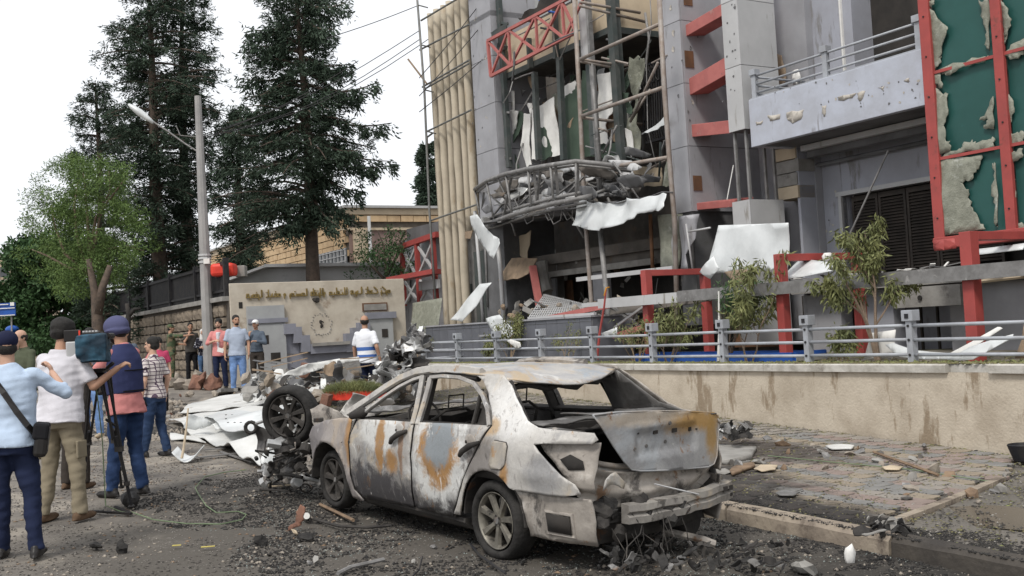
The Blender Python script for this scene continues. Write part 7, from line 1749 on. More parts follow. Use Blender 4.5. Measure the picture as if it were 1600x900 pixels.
    if face:
        for s in (-1,1): sc(MB().ell(h(.030*s,.079,.012),(.013,.008,.007),HY,8,6)).build('eye',m_eye,root,local=True,smooth=True); sc(MB().ell(h(.031*s,.086,.033),(.019,.007,.0045),HY,8,6)).build('eyebrow',hairm or m_hair,root,local=True,smooth=True)
        sc(MB().ell(h(0,.092,-.051),(.022,.007,.006),HY,8,6)).build('mouth',m_lip,root,local=True,smooth=True)
    vg=.0125*k if near else .017*k
    # ---- shirt
    b=MB(); inf=.016
    rows=[(hem,.190,.142,0),(.97,.172,.126,.0),(1.08,.158,.115,.01),(1.22,.172,.125,.01),(1.34,.176,.114,.0),(1.40,.152,.092,-.01),(1.442,.100,.072,-.012),(1.485,.068,.064,-.012)]
    b.loft([ringe(U(0,y,z),(rx+.004)*g,(ry+.004)*g*(1.06 if z<1.2 else 1),T,20) for z,rx,ry,y in rows])
    for s in (-1,1):
        b.ell(sh[s]+Vector((-.006*s,0,-.004)),(.066,.064,.058)); 
        if sleeve=='short': q=sh[s].lerp(el[s],.80); b.tube([sh[s].lerp(el[s],-.05),sh[s].lerp(el[s],.4),q],[.058,.062,.066],14)
        elif sleeve=='rolled': b.tube([sh[s],sh[s].lerp(el[s],.5),el[s],el[s].lerp(wr[s],.30)],[.058,.058,.056,.054],14); b.ell(el[s],(.057,)*3)
        elif sleeve=='long': b.tube([sh[s],sh[s].lerp(el[s],.5),el[s]],[.058,.058,.054],14); b.ell(el[s],(.056,)*3); b.tube([el[s],el[s].lerp(wr[s],.6),el[s].lerp(wr[s],.93)],[.056,.046,.040],14)
    if collar: b.tube([U(0,-.015,1.45),U(0,-.01,1.50)],[.078,.070],16)
    if untuck: pass
    so_=solid(sc(b),'shirt',top,root,vg,3,fold=.017 if near else .012,fseed=fx)
    # ---- trousers
    b=MB(); b.loft([ringe(Vector((0,y,z)),rx*g,ry*g,Matrix.Identity(3),20) for z,rx,ry,y in ((.80,.165,.118,-.005),(.86,.178,.130,-.006),(.93,.165,.118,0),(.99,.140,.096,0))])
    for s in (-1,1):
        h0=hj[s]+Vector((0,0,-.02)); b.tube([h0,h0.lerp(kn[s],.5),kn[s]],[.102,.092,.074],16); b.ell(kn[s],(.074,)*3); d=(an[s]-kn[s]).normalized(); b.tube([kn[s],kn[s].lerp(an[s],.5),an[s]+d*.03],[.073,.067,.063],16)
    solid(sc(b),'trousers',bottom,root,vg,3,fold=.019 if near else .013,fseed=fy)
    for s in (-1,1):
        b=MB(); a=an[s]; b.cap(a+Vector((0,-.045,-.050)),a+Vector((.012*s,.15,-.058)),.040,.034,12); b.ell(a+Vector((0,-.005,-.015)),(.045,.060,.05)); b.ell(a+Vector((.012*s,.14,-.055)),(.045,.055,.028)); b.ell(a+Vector((.0,.03,-.075)),(.046,.14,.014))
        solid(sc(b),'shoe',shoes,root,.011*k if near else .015*k,3)
    hm=hairm or m_hair
    if hair in('short','thick'):
        t=.008 if hair=='short' else .020; b=MB(); b.ell(h(0,-.026,.045+t*.3),(.074+t,.090+t,.080+t),HY,18,12)
        b.ell(h(0,-.050,-.005),(.070+t*.8,.062+t,.070),HY,16,10)
        solid(sc(b),'hair',hm,root,.010*k,2,fold=.012 if hair=='thick' else .006,fseed=3)
    elif hair=='balding':
        b=MB(); 
        b.ell(h(0,-.046,-.006),(.079,.064,.060),HY,16,10)
        for s in (-1,1): b.ell(h(.066*s,-.005,.012),(.016,.045,.035),HY)
        solid(sc(b),'hair',hm,root,.010*k,3,fold=.004)
    elif hair=='cap':
        b=MB(); b.ell(h(0,-.012,.045),(.086,.104,.078),HY,18,12); c=solid(sc(b),'cap',extra['capm'],root,.010*k,2)
        b=MB(); b.ell(h(0,.10,.045),(.062,.060,.008),HY,14,6); sc(b).build('cap_peak',extra['capm'],root,local=True,smooth=True)
        b=MB(); b.ell(h(0,-.045,-.02),(.076,.058,.055),HY,14,8); solid(sc(b),'hair',hm,root,.010*k,2,fold=.004)
    elif hair=='helmet':
        b=MB(); b.ell(h(0,-.010,.045),(.110,.130,.106),HY,22,16); b.ell(h(0,-.03,-.01),(.111,.112,.05),HY,20,8); b.tube([h(0,-.01,.012),h(0,-.01,-.004)],[.116,.121],22); solid(sc(b),'helmet',extra['capm'],root,.009*k,3)
        sc(MB().tube([h(-.085,0,.0),h(-.07,.03,-.07),h(0,.055,-.115),h(.07,.03,-.07),h(.085,0,.0)],.008,6)).build('chin_strap',m_hair,root,local=True)
        b=MB(); b.ell(h(0,-.045,-.03),(.076,.058,.055),HY,14,8); solid(sc(b),'hair',hm,root,.010*k,2)
    elif hair=='scarf':
        b=MB(); b.ell(h(0,-.022,.02),(.094,.104,.108),HY,18,12); b.cap(h(0,-.03,-.05),U(0,.02,1.40),.085,.115); b.ell(h(0,.0,-.105),(.075,.085,.04),HY); so=solid(sc(b),'headscarf',extra['capm'],root,.011*k,3,fold=.008)
        f=MB(); f.ell(h(0,.062,-.02),(.055,.045,.072),HY,16,10); solid(sc(f),'face',skin,root,.009*k,2)
        for s in (-1,1): sc(MB().ell(h(.028*s,.104,.010),(.011,.006,.006),HY,8,6)).build('eye',m_eye,root,local=True)
    if extra and 'beard' in extra: 
        b=MB(); b.ell(h(0,.030,-.078),(.050,.056,.034),HY,14,8); b.ell(h(0,.070,-.052),(.028,.022,.020),HY,10,6); solid(sc(b),'beard',hm,root,.009*k,2,fold=.004)
    return root,dict(k=k,U=U,h=h,T=T,sh=sh,el=el,wr=wr,sc=sc,kn=kn,an=an,root=root,H=H)
c_lblue=cloth('pale_blue_cotton',(.46,.56,.70)); c_navy=cloth('navy_cotton',(.018,.025,.058)); c_white=cloth('white_cotton',(.60,.585,.62)); c_khaki=cloth('khaki_cotton',(.24,.205,.145)); c_pink=cloth('coral_pink_cotton',(.58,.23,.22))
c_vest=cloth('navy_vest_nylon',(.035,.042,.105)); c_helm=cloth('slate_blue_helmet',(.085,.09,.17)); d_blue=denim('blue_denim',(.022,.042,.10)); d_dark=denim('dark_denim',(.018,.034,.075)); d_light=denim('light_denim',(.14,.23,.42))
c_plaid=pattern('plaid_cotton','plaid',((.56,.51,.49),(.10,.07,.10)),.9); c_stripe=pattern('striped_polo_cotton','stripes',((.68,.69,.72),(.06,.13,.36),((1.20,1.275),(1.055,1.12))))
c_camo=pattern('camouflage_cloth','camo',((.075,.10,.055),(.03,.04,.03),(.15,.12,.075))); c_dots=pattern('dotted_black_cloth','dots',((.02,.02,.028),(.45,.45,.48)))
c_olive=cloth('olive_cotton',(.075,.085,.055)); c_dgrey=cloth('dark_grey_cotton',(.06,.055,.05)); c_slate=cloth('slate_cotton',(.10,.125,.16)); c_brown=cloth('dark_brown_cloth',(.05,.042,.036)); c_pgreen=cloth('pale_green_cotton',(.22,.28,.17)); c_magenta=cloth('magenta_cotton',(.45,.06,.13)); c_black=cloth('black_cloth',(.015,.015,.017)); c_whitecap=cloth('white_cap_cloth',(.75,.75,.74)); c_grblue=cloth('grey_blue_polo',(.36,.41,.50)); c_navycap=cloth('dark_navy_cap',(.015,.018,.045)); c_scarf=cloth('white_scarf',(.62,.60,.58))
l_black=mat('black_leather',(.02,.018,.017),None,6,.45,bump=.05); l_brown=mat('brown_suede',(.12,.075,.045),None,6,.85,bump=.2); l_beige=mat('beige_suede',(.45,.36,.25),None,6,.85,bump=.2)
# 1 man in the dark cap, back to us
r1,q1=person(24,873,519,12,'man seen from behind in pale blue shirt, navy trousers and dark cap, black shoulder bag',c_lblue,c_navy,l_black,skin=m_skin2,hair='cap',extra=dict(capm=c_navycap),sleeve='rolled',near=True,girth=1.14,headyaw=14,
  armR=((.40,.10,1.24),(.24,.30,1.44)),armL=((-.36,.14,1.22),(-.16,.30,1.46)),handR=((-.3,.5,.7),(.6,.1,.3),.7),handL=((.3,.5,.7),(-.6,.1,.3),.7),legR=((.13,.03,.49),(.155,-.02,.085)),legL=((-.10,.05,.49),(-.12,.12,.09)),collar=True)
k=q1['k']; U=q1['U']
pts=[U(-.155,.02,1.475),U(-.10,-.10,1.42),U(0,-.152,1.28),U(.09,-.165,1.13),U(.16,-.155,1.02),U(.20,-.10,.95)]
st=MB(); rings=[]
for i,p in enumerate(pts):
    d=(pts[min(i+1,5)]-pts[max(i-1,0)]).normalized(); n=(p-U(0,0,p.z)); n.z=0; n.normalize(); s=d.cross(n).normalized(); rings.append([p+s*.022+n*.008,p-s*.022+n*.008,p-s*.022-n*.008,p+s*.022-n*.008])
q1['sc'](st.loft(rings)).build('bag_strap',l_black,r1,local=True)
bagp=r1.location+Matrix.Rotation(R_(12),3,'Z')@(U(.24,-.07,.90)*k)
bg_=empty('shoulder_bag',bagp-ZZ*.12,'black shoulder bag hanging at the hip of the man in the cap','bag')
MB().box(bagp,(.10,.24,.26),Matrix.Rotation(R_(20),3,'Z')@Matrix.Rotation(.15,3,'Y')).build('bag_body',l_black,bg_,bev=.03); MB().box(bagp+Vector((.0,0,.07)),(.115,.25,.13),Matrix.Rotation(R_(20),3,'Z')@Matrix.Rotation(.15,3,'Y')).build('bag_flap',c_black,bg_,bev=.02)
# 2 heavy man in white T-shirt
r2,q2=person(100,813,500,-14,'heavily built man in white t-shirt and khaki cargo trousers reaching for the tripod handle',c_white,c_khaki,l_brown,hair='thick',sleeve='short',near=True,girth=1.22,lean=6,headyaw=-22,headpitch=6,
  armR=((.29,.10,1.12),(.47,.20,1.30)),armL=((-.22,.22,1.20),(-.06,.42,1.36)),handR=((.6,.5,.45),(0,-.3,.9),1.0),handL=((.3,.8,.3),(-.5,.1,.8),.8),legR=((.14,.02,.49),(.16,.0,.085)),legL=((-.12,.0,.49),(-.15,-.06,.085)),hem=.84)
for s,y in ((1,0.0),(-1,0)):
    kk=q2['kn'][s]; q2['sc'](MB().box(kk.lerp(Vector((.09*s,0,.9)),.3)+Vector((.075*s,-.01,0)),(.025,.13,.15))).build('cargo_pocket',c_khaki,r2,local=True,bev=.01)
# 3 reporter in helmet and vest
r3,q3=person(203,774,498,62,'reporter in slate blue helmet and navy protective vest over a pink shirt, jeans',c_pink,d_blue,l_black,hair='helmet',extra=dict(capm=c_helm,beard=1),sleeve='rolled',near=True,girth=1.08,lean=4,headyaw=14,headpitch=8,
  armR=((.24,.16,1.18),(.12,.40,1.26)),armL=((-.24,.16,1.18),(-.10,.40,1.28)),handR=((-.3,.8,.2),(.6,.0,.6),.8),handL=((.3,.8,.2),(-.6,.0,.6),.8),legR=((.10,.02,.49),(.12,-.05,.085)),legL=((-.10,.06,.49),(-.13,.10,.085)),collar=True,hem=.80)
b=MB(); U=q3['U']; T=q3['T']
b.loft([ringe(U(0,y,z),rx,ry,T,22) for z,rx,ry,y in ((1.00,.198,.158,.0),(1.06,.200,.160,.0),(1.20,.205,.166,.0),(1.33,.205,.150,-.005),(1.40,.17,.125,-.01),(1.455,.13,.10,-.015),(1.49,.095,.09,-.015))]); 
vo=solid(q3['sc'](b),'protective_vest',c_vest,r3,.012*q3['k'],2,fold=.006)
for s in (-1,1): q3['sc'](MB().box(U(.02*s,-.17,1.12+.1*s),(.30,.012,.012))).build('vest_seam',c_black,r3,local=True)
q3['sc'](MB().tube([U(.17,.1,1.02),U(.20,-.02,.93),U(.16,-.10,.86)],.014,6)).build('waist_strap',c_black,r3,local=True)
# 4 man in plaid
r4,q4=person(246,713,528,66,'man in short-sleeved plaid shirt and dark jeans standing just right of the helmeted reporter',c_plaid,d_dark,l_black,skin=m_skin2,hair='short',sleeve='short',near=True,headyaw=12,collar=True,armR=((.23,-.05,1.14),(.25,.02,.90)),legR=((.10,.0,.49),(.12,-.08,.085)),legL=((-.10,.05,.49),(-.12,.14,.09)))
w_=q4['wr'][1]; q4['sc'](MB().tube([w_+Vector((0,0,.03)),w_+Vector((0,0,.012))],.034,12)).build('wristwatch',m_clad2,r4,local=True)
# 5.. background people on the left
person(44,706,515,150,'bald man in olive green shirt looking down, between the capped man and the white t-shirt',c_olive,c_brown,l_black,skin=m_skin2,hair='balding',sleeve='rolled',headpitch=14,armR=((.24,.08,1.16),(.05,.26,1.14)),armL=((-.24,.08,1.16),(-.05,.26,1.10)),handR=((-.7,.5,0),(.2,.3,.9),.8),handL=((.7,.5,0),(-.2,.3,.9),.8),collar=True)
person(146,684,514,172,'person in light jeans mostly hidden behind the video camera tripod',pattern('dark_check_cotton','plaid',((.07,.09,.14),(.25,.22,.24)),1.1),d_light,l_beige,hair='short',sleeve='short')
person(120,763,531,-12,'crouching camera operator in dark clothes and brown shoes hidden behind the white t-shirt',c_dgrey,c_brown,l_brown,hair='short',sleeve='long',near=False,lean=14,armR=((.22,.16,1.20),(.12,.36,1.36)),armL=((-.22,.16,1.2),(-.1,.36,1.36)))
person(200,668,512,185,'bald man half hidden behind the helmeted reporter',c_slate,c_brown,l_black,hair='balding',sleeve='long')
person(252,646,529,200,'woman in magenta top holding a phone to her ear, behind the plaid shirt',c_magenta,c_black,l_black,skin=m_skin2,hair='thick',sleeve='short',armR=((.28,.10,1.22),(.16,.12,1.50)),handR=((-.3,.1,.9),(.8,.2,.1),.9))
person(270,601,507,-75,'soldier in camouflage pointing to the right beside the stone wall',c_camo,c_camo,l_black,hair='cap',extra=dict(capm=c_camo),sleeve='rolled',armR=((.20,.27,1.38),(.20,.50,1.40)),handR=((0,1,.1),(0,0,1),.3),armL=((-.22,.12,1.2),(-.10,.3,1.15)))
person(301,595,505,205,'man in dark clothes with a hand at his mouth, left of the headscarf',c_dgrey,c_black,l_black,hair='short',sleeve='short',armR=((.20,.16,1.20),(.05,.20,1.46)),handR=((-.4,-.2,.8),(.3,.9,.2),.9))
person(320,596,514,190,'woman in white headscarf and black patterned top with jeans',c_dots,denim('mid_denim',(.06,.11,.20)),l_black,skin=m_skin2,hair='scarf',extra=dict(capm=c_scarf),sleeve='long',armR=((.24,.08,1.18),(.05,.26,1.12)),armL=((-.24,.08,1.18),(-.02,.28,1.16)),handR=((-.7,.5,0),(.2,.3,.9),.8),handL=((.7,.5,0),(-.2,.3,.9),.8),face=False)
person(334,594,499,175,'man in pale green shirt half hidden between the headscarf and the pink shirt',c_pgreen,c_brown,l_black,hair='short',sleeve='short')
r11,q11=person(346,608,499,182,'bearded man in open coral pink shirt over white, holding papers, arms folded',c_pink,c_navy,l_black,skin=m_skin2,hair='thick',extra=dict(beard=1),sleeve='rolled',hem=.82,armR=((.26,.08,1.18),(.03,.22,1.22)),armL=((-.24,.06,1.16),(-.12,.26,.98)),handR=((-.8,.4,0),(.1,.7,.6),.8),handL=((.2,.8,-.4),(-.6,0,.6),.8))
b=MB(); b.loft([ringe(q11['U'](0,.055,z),.062,.088,q11['T'],14) for z in (.90,1.05,1.2,1.33,1.42)]); solid(q11['sc'](b),'white_undershirt',c_white,r11,.015,2)
pp_=r11.location+Matrix.Rotation(R_(182),3,'Z')@(q11['wr'][-1]*q11['k']+Vector((.02,.12,-.02)))
MB().box(pp_,(.15,.02,.10),Matrix.Rotation(.3,3,'Y')).build('paper_sheet',m_white,label='folded white paper in the hand of the man in coral pink',cat='paper')
person(374,619,496,200,'man in grey blue polo shirt and light jeans standing on the white panels',c_grblue,d_light,l_beige,hair='short',extra=dict(beard=1),sleeve='short',headyaw=12,collar=True,girth=1.08,foot_dz=.04,armR=((.25,0,1.14),(.27,.05,.9)),armL=((-.25,0,1.14),(-.24,.07,.9)))
person(404,606,500,170,'man in white cap and slate shirt with a hand raised to his chin',c_slate,c_brown,l_black,hair='cap',extra=dict(capm=c_whitecap),hairm=m_hairg,sleeve='long',hem=.92,armR=((.24,.10,1.16),(.06,.20,1.42)),handR=((-.2,.1,.9),(.4,.8,.1),.9),armL=((-.26,.06,1.16),(-.08,.24,1.2)),handL=((.7,.5,.1),(-.2,.3,.9),.8))
r14,q14=person(577,640,490,-22,'balding man in white polo with blue stripes walking away past the rubble',c_stripe,c_navy,l_black,skin=m_skin,hair='balding',hairm=m_hair,sleeve='short',girth=1.12,headyaw=35,collar=True,armL=((-.27,.04,1.15),(-.30,.10,.9)),armR=((.27,-.08,1.15),(.30,-.02,.9)),legR=((.12,.16,.52),(.12,.0,.12)),legL=((-.10,.05,.49),(-.12,.16,.085)))
# ---- tripod and television camera
TD=(gp(200,798)-CP).dot(FW)
tr=empty('camera_tripod',gp(175,800),'black video tripod with twin-tube legs between the white t-shirt and the reporter','tripod')
hd_=dp(157,590,TD-.15)
def leg(top,footp):
    top=Vector(top); b=MB()
    for s in (-1,1):
        o=RT*.04*s; b.tube([top+o,top.lerp(footp,.55)+o],.011,8)
    b.build('upper_tube',m_iron,tr) if False else None
    l=MB().tube([top.lerp(footp,.45),footp],[.019,.016],8).build('leg',m_iron,tr)
    for s in (-1,1): MB().tube([top+RT*.04*s,top.lerp(footp,.55)+RT*.024*s],.013,8).build('leg_tube',m_iron,l)
    MB().box(top.lerp(footp,.55),(.075,.05,.05)).build('leg_clamp',m_bdark,l); MB().box(top.lerp(footp,.82),(.05,.04,.04)).build('leg_clamp',m_bdark,l); MB().ell(footp,(.035,.035,.02)).build('rubber_foot',l_black,l)
f1=gp(206,796)+ZZ*.03; f2=gp(140,800)+ZZ*.03; f3=gp(120,748)+ZZ*.03
leg(hd_+RT*.03,f1); leg(hd_-RT*.06+FW*.02,gp(128,770)+ZZ*.03); leg(hd_+FW*.1+RT*.02,gp(190,765)+ZZ*.03)
MB().tube([dp(165,655,TD-.05),dp(180,665,TD)],.014,6).build('spreader',m_iron,tr)
MB().bar(gp(146,802)+ZZ*.02,gp(205,806)+ZZ*.02,.03,.02).build('ground_spreader',l_black,tr); MB().bar(gp(180,795)+ZZ*.02,gp(205,806)+ZZ*.02,.03,.02).build('ground_spreader',l_black,tr)
MB().rock(gp(205,792)+ZZ*.08,(.09,.07,.08),random.Random(1),2).build('cable_bundle',l_black,tr)
MB().ell(hd_,(.07,.07,.06)).build('fluid_head',l_black,tr,smooth=True); MB().box(hd_+ZZ*.07,(.12,.18,.04)).build('camera_plate',l_black,tr)
MB().tube([hd_+ZZ*.05,dp(172,572,TD-.3)],.009,6).build('pan_handle',m_iron,tr); MB().cap(dp(168,574,TD-.29),dp(176,568,TD-.32),.018,.018).build('handle_grip',l_black,tr,smooth=True)
c0=dp(146,541,TD-.35); m_cover=mat('blue_black_cover',(.012,.028,.045),(.03,.085,.13),6,.7,bump=.2)
tv=empty('video_camera',c0-ZZ*.15,'shoulder video camera in a dark blue rain cover, small screen at its left','camera')
RM=Matrix.Rotation(.25,3,'Z')
b=MB(); b.box(c0,(.27,.42,.22),RM); b.box(c0+Vector((.02,-.02,-.10)),(.24,.36,.10),RM); solid(b,'rain_cover',m_cover,tv,.011,2,fold=.022); tv.children[-1].location=-tv.location
MB().box(c0+Vector((.0,.0,.115)),(.16,.30,.04),RM).build('camera_top',l_black,tv,bev=.01)
MB().box(c0+Vector((-.17,-.06,.11)),(.15,.06,.11),RM).build('flip_screen',l_black,tv,bev=.008); MB().box(c0+Vector((-.088,-.10,.11)),(.014,.02,.09),RM).build('red_tally',m_redpl,tv)
MB().box(c0+Vector((-.18,-.02,-.03)),(.12,.16,.17),RM).build('grey_battery',m_clad2,tv,bev=.012); MB().tube([c0+Vector((.13,.02,.09)),c0+Vector((.13,.14,.09))],.03,10).build('viewfinder',l_black,tv); MB().tube([c0+Vector((.0,.2,.0)),c0+Vector((0,.34,.0))],.055,14).build('lens',l_black,tv)
for k in range(5): MB().box(c0+Vector((-.06+k*.03,-.06,.14)),(.018,.03,.02)).build('button',m_clad2,tv)
# ============================================================ debris
def gpanel(name,pts,m,label,cat,seed=1,amp=.03,cell=.12,parent=None,jn=2,ja=.02,th=.012,fr=2.2):
    W_=[gp(x,y,dz) for x,y,dz in pts]; p2=[(p.x,p.y) for p in W_]; zs=[p.z for p in W_]
    pj=jag(p2,ja,jn,seed)
    def fn(a,b):
        w=0;z=0
        for (x,y),zz in zip(p2,zs): q=1/(((a-x)**2+(b-y)**2)**1.2+1e-4); w+=q;z+=q*zz
        return Vector((a,b,z/w+amp*noise.noise(Vector((a*fr,b*fr,seed*1.9)))))
    return sheet(name,pj,fn,m,parent,cell,th,smooth=False,label=label,cat=cat)
m_wp=mat('scuffed_white_panel',(.62,.62,.60),(.52,.52,.50),2.2,.55,bump=.08,c3=(.30,.28,.25),s3=2.6,t3=.62)
gpanel('fallen_metal_sheet',[(278,646,.06),(300,630,.12),(365,616,.2),(400,609,.25),(512,597,.45),(518,616,.4),(440,626,.34),(380,636,.25),(330,642,.15)],m_wp,'large white panel lying furthest back in the pile left of the upright wheel','panel',1)
gpanel('fallen_metal_sheet',[(263,656,.05),(315,645,.15),(400,634,.3),(470,630,.45),(452,660,.45),(436,690,.4),(410,704,.3),(407,727,.08),(378,716,.06),(340,697,.04),(300,682,.04)],m_wp,'large white panel nearest the camera, its torn edge touching the road','panel',2)
gpanel('fallen_metal_sheet',[(318,650,.22),(360,640,.3),(462,634,.5),(440,668,.45),(395,676,.32),(352,672,.24)],m_sheetw,'bright white dented panel on top of the pile, peppered with holes','panel',3)
gpanel('fallen_metal_sheet',[(266,678,.03),(300,680,.05),(322,690,.03),(268,687,.02)],m_wp,'small pale panel strip poking out at the left of the pile','panel',4)
gpanel('fallen_metal_sheet',[(421,604,.3),(470,596,.4),(515,592,.5),(512,602,.45),(440,612,.3)],m_wp,'narrow pale panel just behind the big white ones','panel',6)
def gcrum(name,px,dz,m,label,cat,seed,amp=.08,**k):
    cx=sum(p[0] for p in px)/len(px); cy=max(p[1] for p in px); d=(gp(cx,cy,dz)-CP).dot(FW)
    return csheet(name,px,d,m,amp=amp,seed=seed,label=label,cat=cat,**k)
gcrum('curled_sheet',[(289,668),(297,646),(310,650),(330,652),(336,660),(325,666),(305,672)],.12,m_sheetw,'curled white sheet with its edge rolled up on the left of the pile','metal sheet',5,amp=.16,slope=(0,-.8))
gcrum('curled_sheet',[(330,664),(342,656),(356,652),(362,662),(352,668),(338,672)],.12,m_sheetw,'small folded pale flap in the middle of the white panels','metal sheet',7,amp=.14)
D=(gp(285,722)-CP).dot(FW)
MB().tube([dp(294,638,D+.1),dp(291,670,D),dp(287,700,D-.05),dp(284,716,D-.1)],[.012,.014,.018,.02],6).build('bent_strip',m_beige,label='thin bent cream strip standing up in front of the white panels',cat='strip')
c=dp(289,706,D-.1); sheet('curved_trough',[(0,0),(1,0),(1,1),(0,1)],lambda a,b: c+Vector((-.18+.36*a,.02+.25*b,.0))+ZZ*(-.14*math.sin(PI*a)+.05*b),m_sheetw,None,.12,.012,label='curved pale metal trough on the road by the plaid-shirted man',cat='metal piece')
for k,(a,b_,w2,lb_) in enumerate((((300,716),(372,708),.07,'flat grey metal strip lying under the white panels'),((318,703),(350,700),.05,'short grey strip under the torn panel edge'),((345,706),(395,722),.04,'thin dark lath at the torn edge of the white panel'))):
    MB().bar(gp(*a,.02),gp(*b_,.03),w2,.015).build('metal_strip',m_twist,label=lb_,cat='strip')
for k in range(9):
    p=gp(356+k%3*9+rk.uniform(-3,3),648+k//3*6,.33); MB().ell(p,(.018,.018,.006)).build('punched_hole',m_dark,COL.objects['fallen_metal_sheet.002'])
# scrap heap behind the wheel and before the sign wall
def jumble(root,n,x0,x1,ytop,ybot,d0,d1,mats,seed,smin=.12,smax=.42,amp=.14,names='crumpled_sheet'):
    r=random.Random(seed)
    for k in range(n):
        x=r.uniform(x0,x1); t=r.random(); yt=ytop(x) if callable(ytop) else ytop; y=yt+(ybot-yt)*t; d=r.uniform(d0,d1)-t*.8; s=r.uniform(smin,smax); c=dp(x,y,d)
        rot=Matrix.Rotation(r.uniform(0,6.3),3,Vector((r.uniform(-1,1),r.uniform(-1,1),r.uniform(-1,1))).normalized())
        pts=jag([(-s,-s*.4),(s*.6,-s*.5),(s,.2*s),(s*.1,s*.5),(-s*.8,s*.3)],s*.12,2,k+seed)
        f=r.uniform(2.5,6)
        sheet(names,pts,lambda a,b: c+rot@Vector((a,b,amp*noise.noise(Vector((a*f,b*f,k)))*2*s/.3+.15*s*math.sin(a*9/s*.3))),r.choice(mats),root,s*.35,.008,smooth=False)
sh_=empty('scrap_heap',gp(622,612),'tall heap of shredded silver sheet metal against the grey green panel','scrap heap')
jumble(sh_,130,592,668,lambda x: 512+abs(x-652)*1.0,612,20.5,22.5,[m_alum,m_alum,m_sheetw,m_twist,m_bdark,m_soff],5,.08,.27)
sh2=empty('rubble_heap',gp(500,622),'broad low heap of torn sheet, broken masonry and splintered boards before the sign wall','rubble heap')
jumble(sh2,190,385,610,lambda x: 572+abs(x-520)*.12,628,20,24.5,[m_alum,m_twist,m_bdark,m_soff,m_plyw,m_wp,m_conc,m_conc],6,.08,.26)
rr7=random.Random(12)
for k in range(60):
    x=rr7.uniform(380,640); y=rr7.uniform(585,628); d=rr7.uniform(19.5,24); r=rr7.uniform(.06,.2); MB().rock(dp(x,y,d),(r,r*.8,r*.6),rr7,1).build('masonry_chunk',rr7.choice([m_rub,m_conc,m_brick,m_stone]),sh2)
MB().box(dp(500,582,21.2),(.75,.4,.3),Matrix.Rotation(.3,3,'Z')@Matrix.Rotation(.2,3,'Y')).build('masonry_block',m_brick,sh2,bev=.03); MB().box(dp(532,578,21.1),(.7,.45,.34),Matrix.Rotation(.5,3,'Z')@Matrix.Rotation(-.2,3,'Y')).build('masonry_block',m_conc,sh2,bev=.03)
csheet('long_bent_panel',[(436,590),(450,580),(482,568),(520,562),(561,557),(562,563),(530,570),(505,575),(475,586),(450,592)],20.6,m_wp,amp=.08,seed=9,label='long bent white panel lying across the top of the low rubble heap',cat='panel')
for k in range(26):
    x=rr7.uniform(390,600);y=rr7.uniform(560,610);d=rr7.uniform(20,23);a=rr7.uniform(-.6,.5);L=rr7.uniform(.3,1.1); p=dp(x,y,d); MB().bar(p,p+Vector((L*math.cos(a),rr7.uniform(-.3,.3),L*math.sin(a)*.5)),.04,.02).build('splintered_batten',rr7.choice([m_plyw,m_twist,m_soff,m_bdark]),sh2)
# brick loaf and slab in front of the group
bl=empty('brick_lump',gp(320,608),'low block of reddish brown brickwork on the ground in front of the headscarfed woman','brickwork')
for k,(x,y,w2,h2) in enumerate(((308,600,.40,.24),(333,600,.42,.22),(316,592,.30,.12))): 
    d=(gp(x,608)-CP).dot(FW); MB().rock(dp(x,y,d-.1*k),(w2*.62,.2,h2*.62),rr7,2).build('brick_piece',m_brick,bl)
gpanel('pale_slab',[(326,617,.08),(345,610,.1),(392,604,.12),(398,608,.12),(350,618,.08)],m_conc,'pale slab lying by the feet of the man in the grey blue polo','slab',8,th=.08,amp=.01)
for k in range(10):
    MB().rock(gp(232+k*11+rr7.uniform(-4,4),596+rr7.uniform(-4,6),.1),(rr7.uniform(.15,.3),.2,rr7.uniform(.1,.2)),rr7,1).build('fallen_stone',m_rub,label='rough fallen stones at the foot of the stone retaining wall',cat='stone',group='fallen stones along the foot of the retaining wall')
lab='broken stones and mortar lumps strewn over the road before the onlookers'
for k in range(70):
    x=rr7.uniform(232,430); y=rr7.uniform(612,652)
    if x>285 and y>630: continue
    r=rr7.uniform(.04,.13); mk=rr7.choice([('tan',m_rub),('tan',m_rub),('pale grey',m_conc),('reddish',m_brick)]); MB().rock(gp(x,y,r*.4),(r,r*.8,r*.6),rr7,1).build('broken_stone',mk[1],label='%s broken stone on the road %s'%(mk[0],'right behind the plaid shirted man' if x<290 else 'before the brick lump' if x<350 else 'below the man in the grey blue polo'),cat='stone',group='broken stones before the onlookers')
# grass-filled red planter
D=15.2; pg_=empty('grass_planter',dp(550,622,D),'red planter tray overflowing with green grass behind the bonnet of the burnt car','planter')
MB().bar(dp(512,618,D),dp(602,616,D),.30,.12).build('planter_tray',m_redpl,pg_); MB().bar(dp(508,634,D-.3),dp(512,616,D-.3),.22,.10).build('broken_end',m_brick,pg_)
g=np.random.default_rng(3); n=5200; xx=g.uniform(-1,1,n); hh=np.sqrt(1-xx**2); b0=np.array(dp(552,612,D)); P=b0+np.stack([xx*.36,g.uniform(-.2,.2,n),g.uniform(-.05,.02,n)+hh*.09*g.random(n)],1); Dd=g.normal(0,.5,(n,3)); Dd[:,2]=np.abs(Dd[:,2])+.5; Dd[:,0]+=xx*.6
leaf_mesh('grass',P,Dd,g.uniform(.04,.12,n),np.full(n,.007),m_leaf4,pg_,kind='stuff')
csheet('crumpled_foil',[(575,628),(590,622),(612,622),(618,630),(600,636),(580,636)],14.5,m_alum,amp=.1,seed=17,label='silver blue crumpled wrapping beside the red planter tray',cat='scrap')
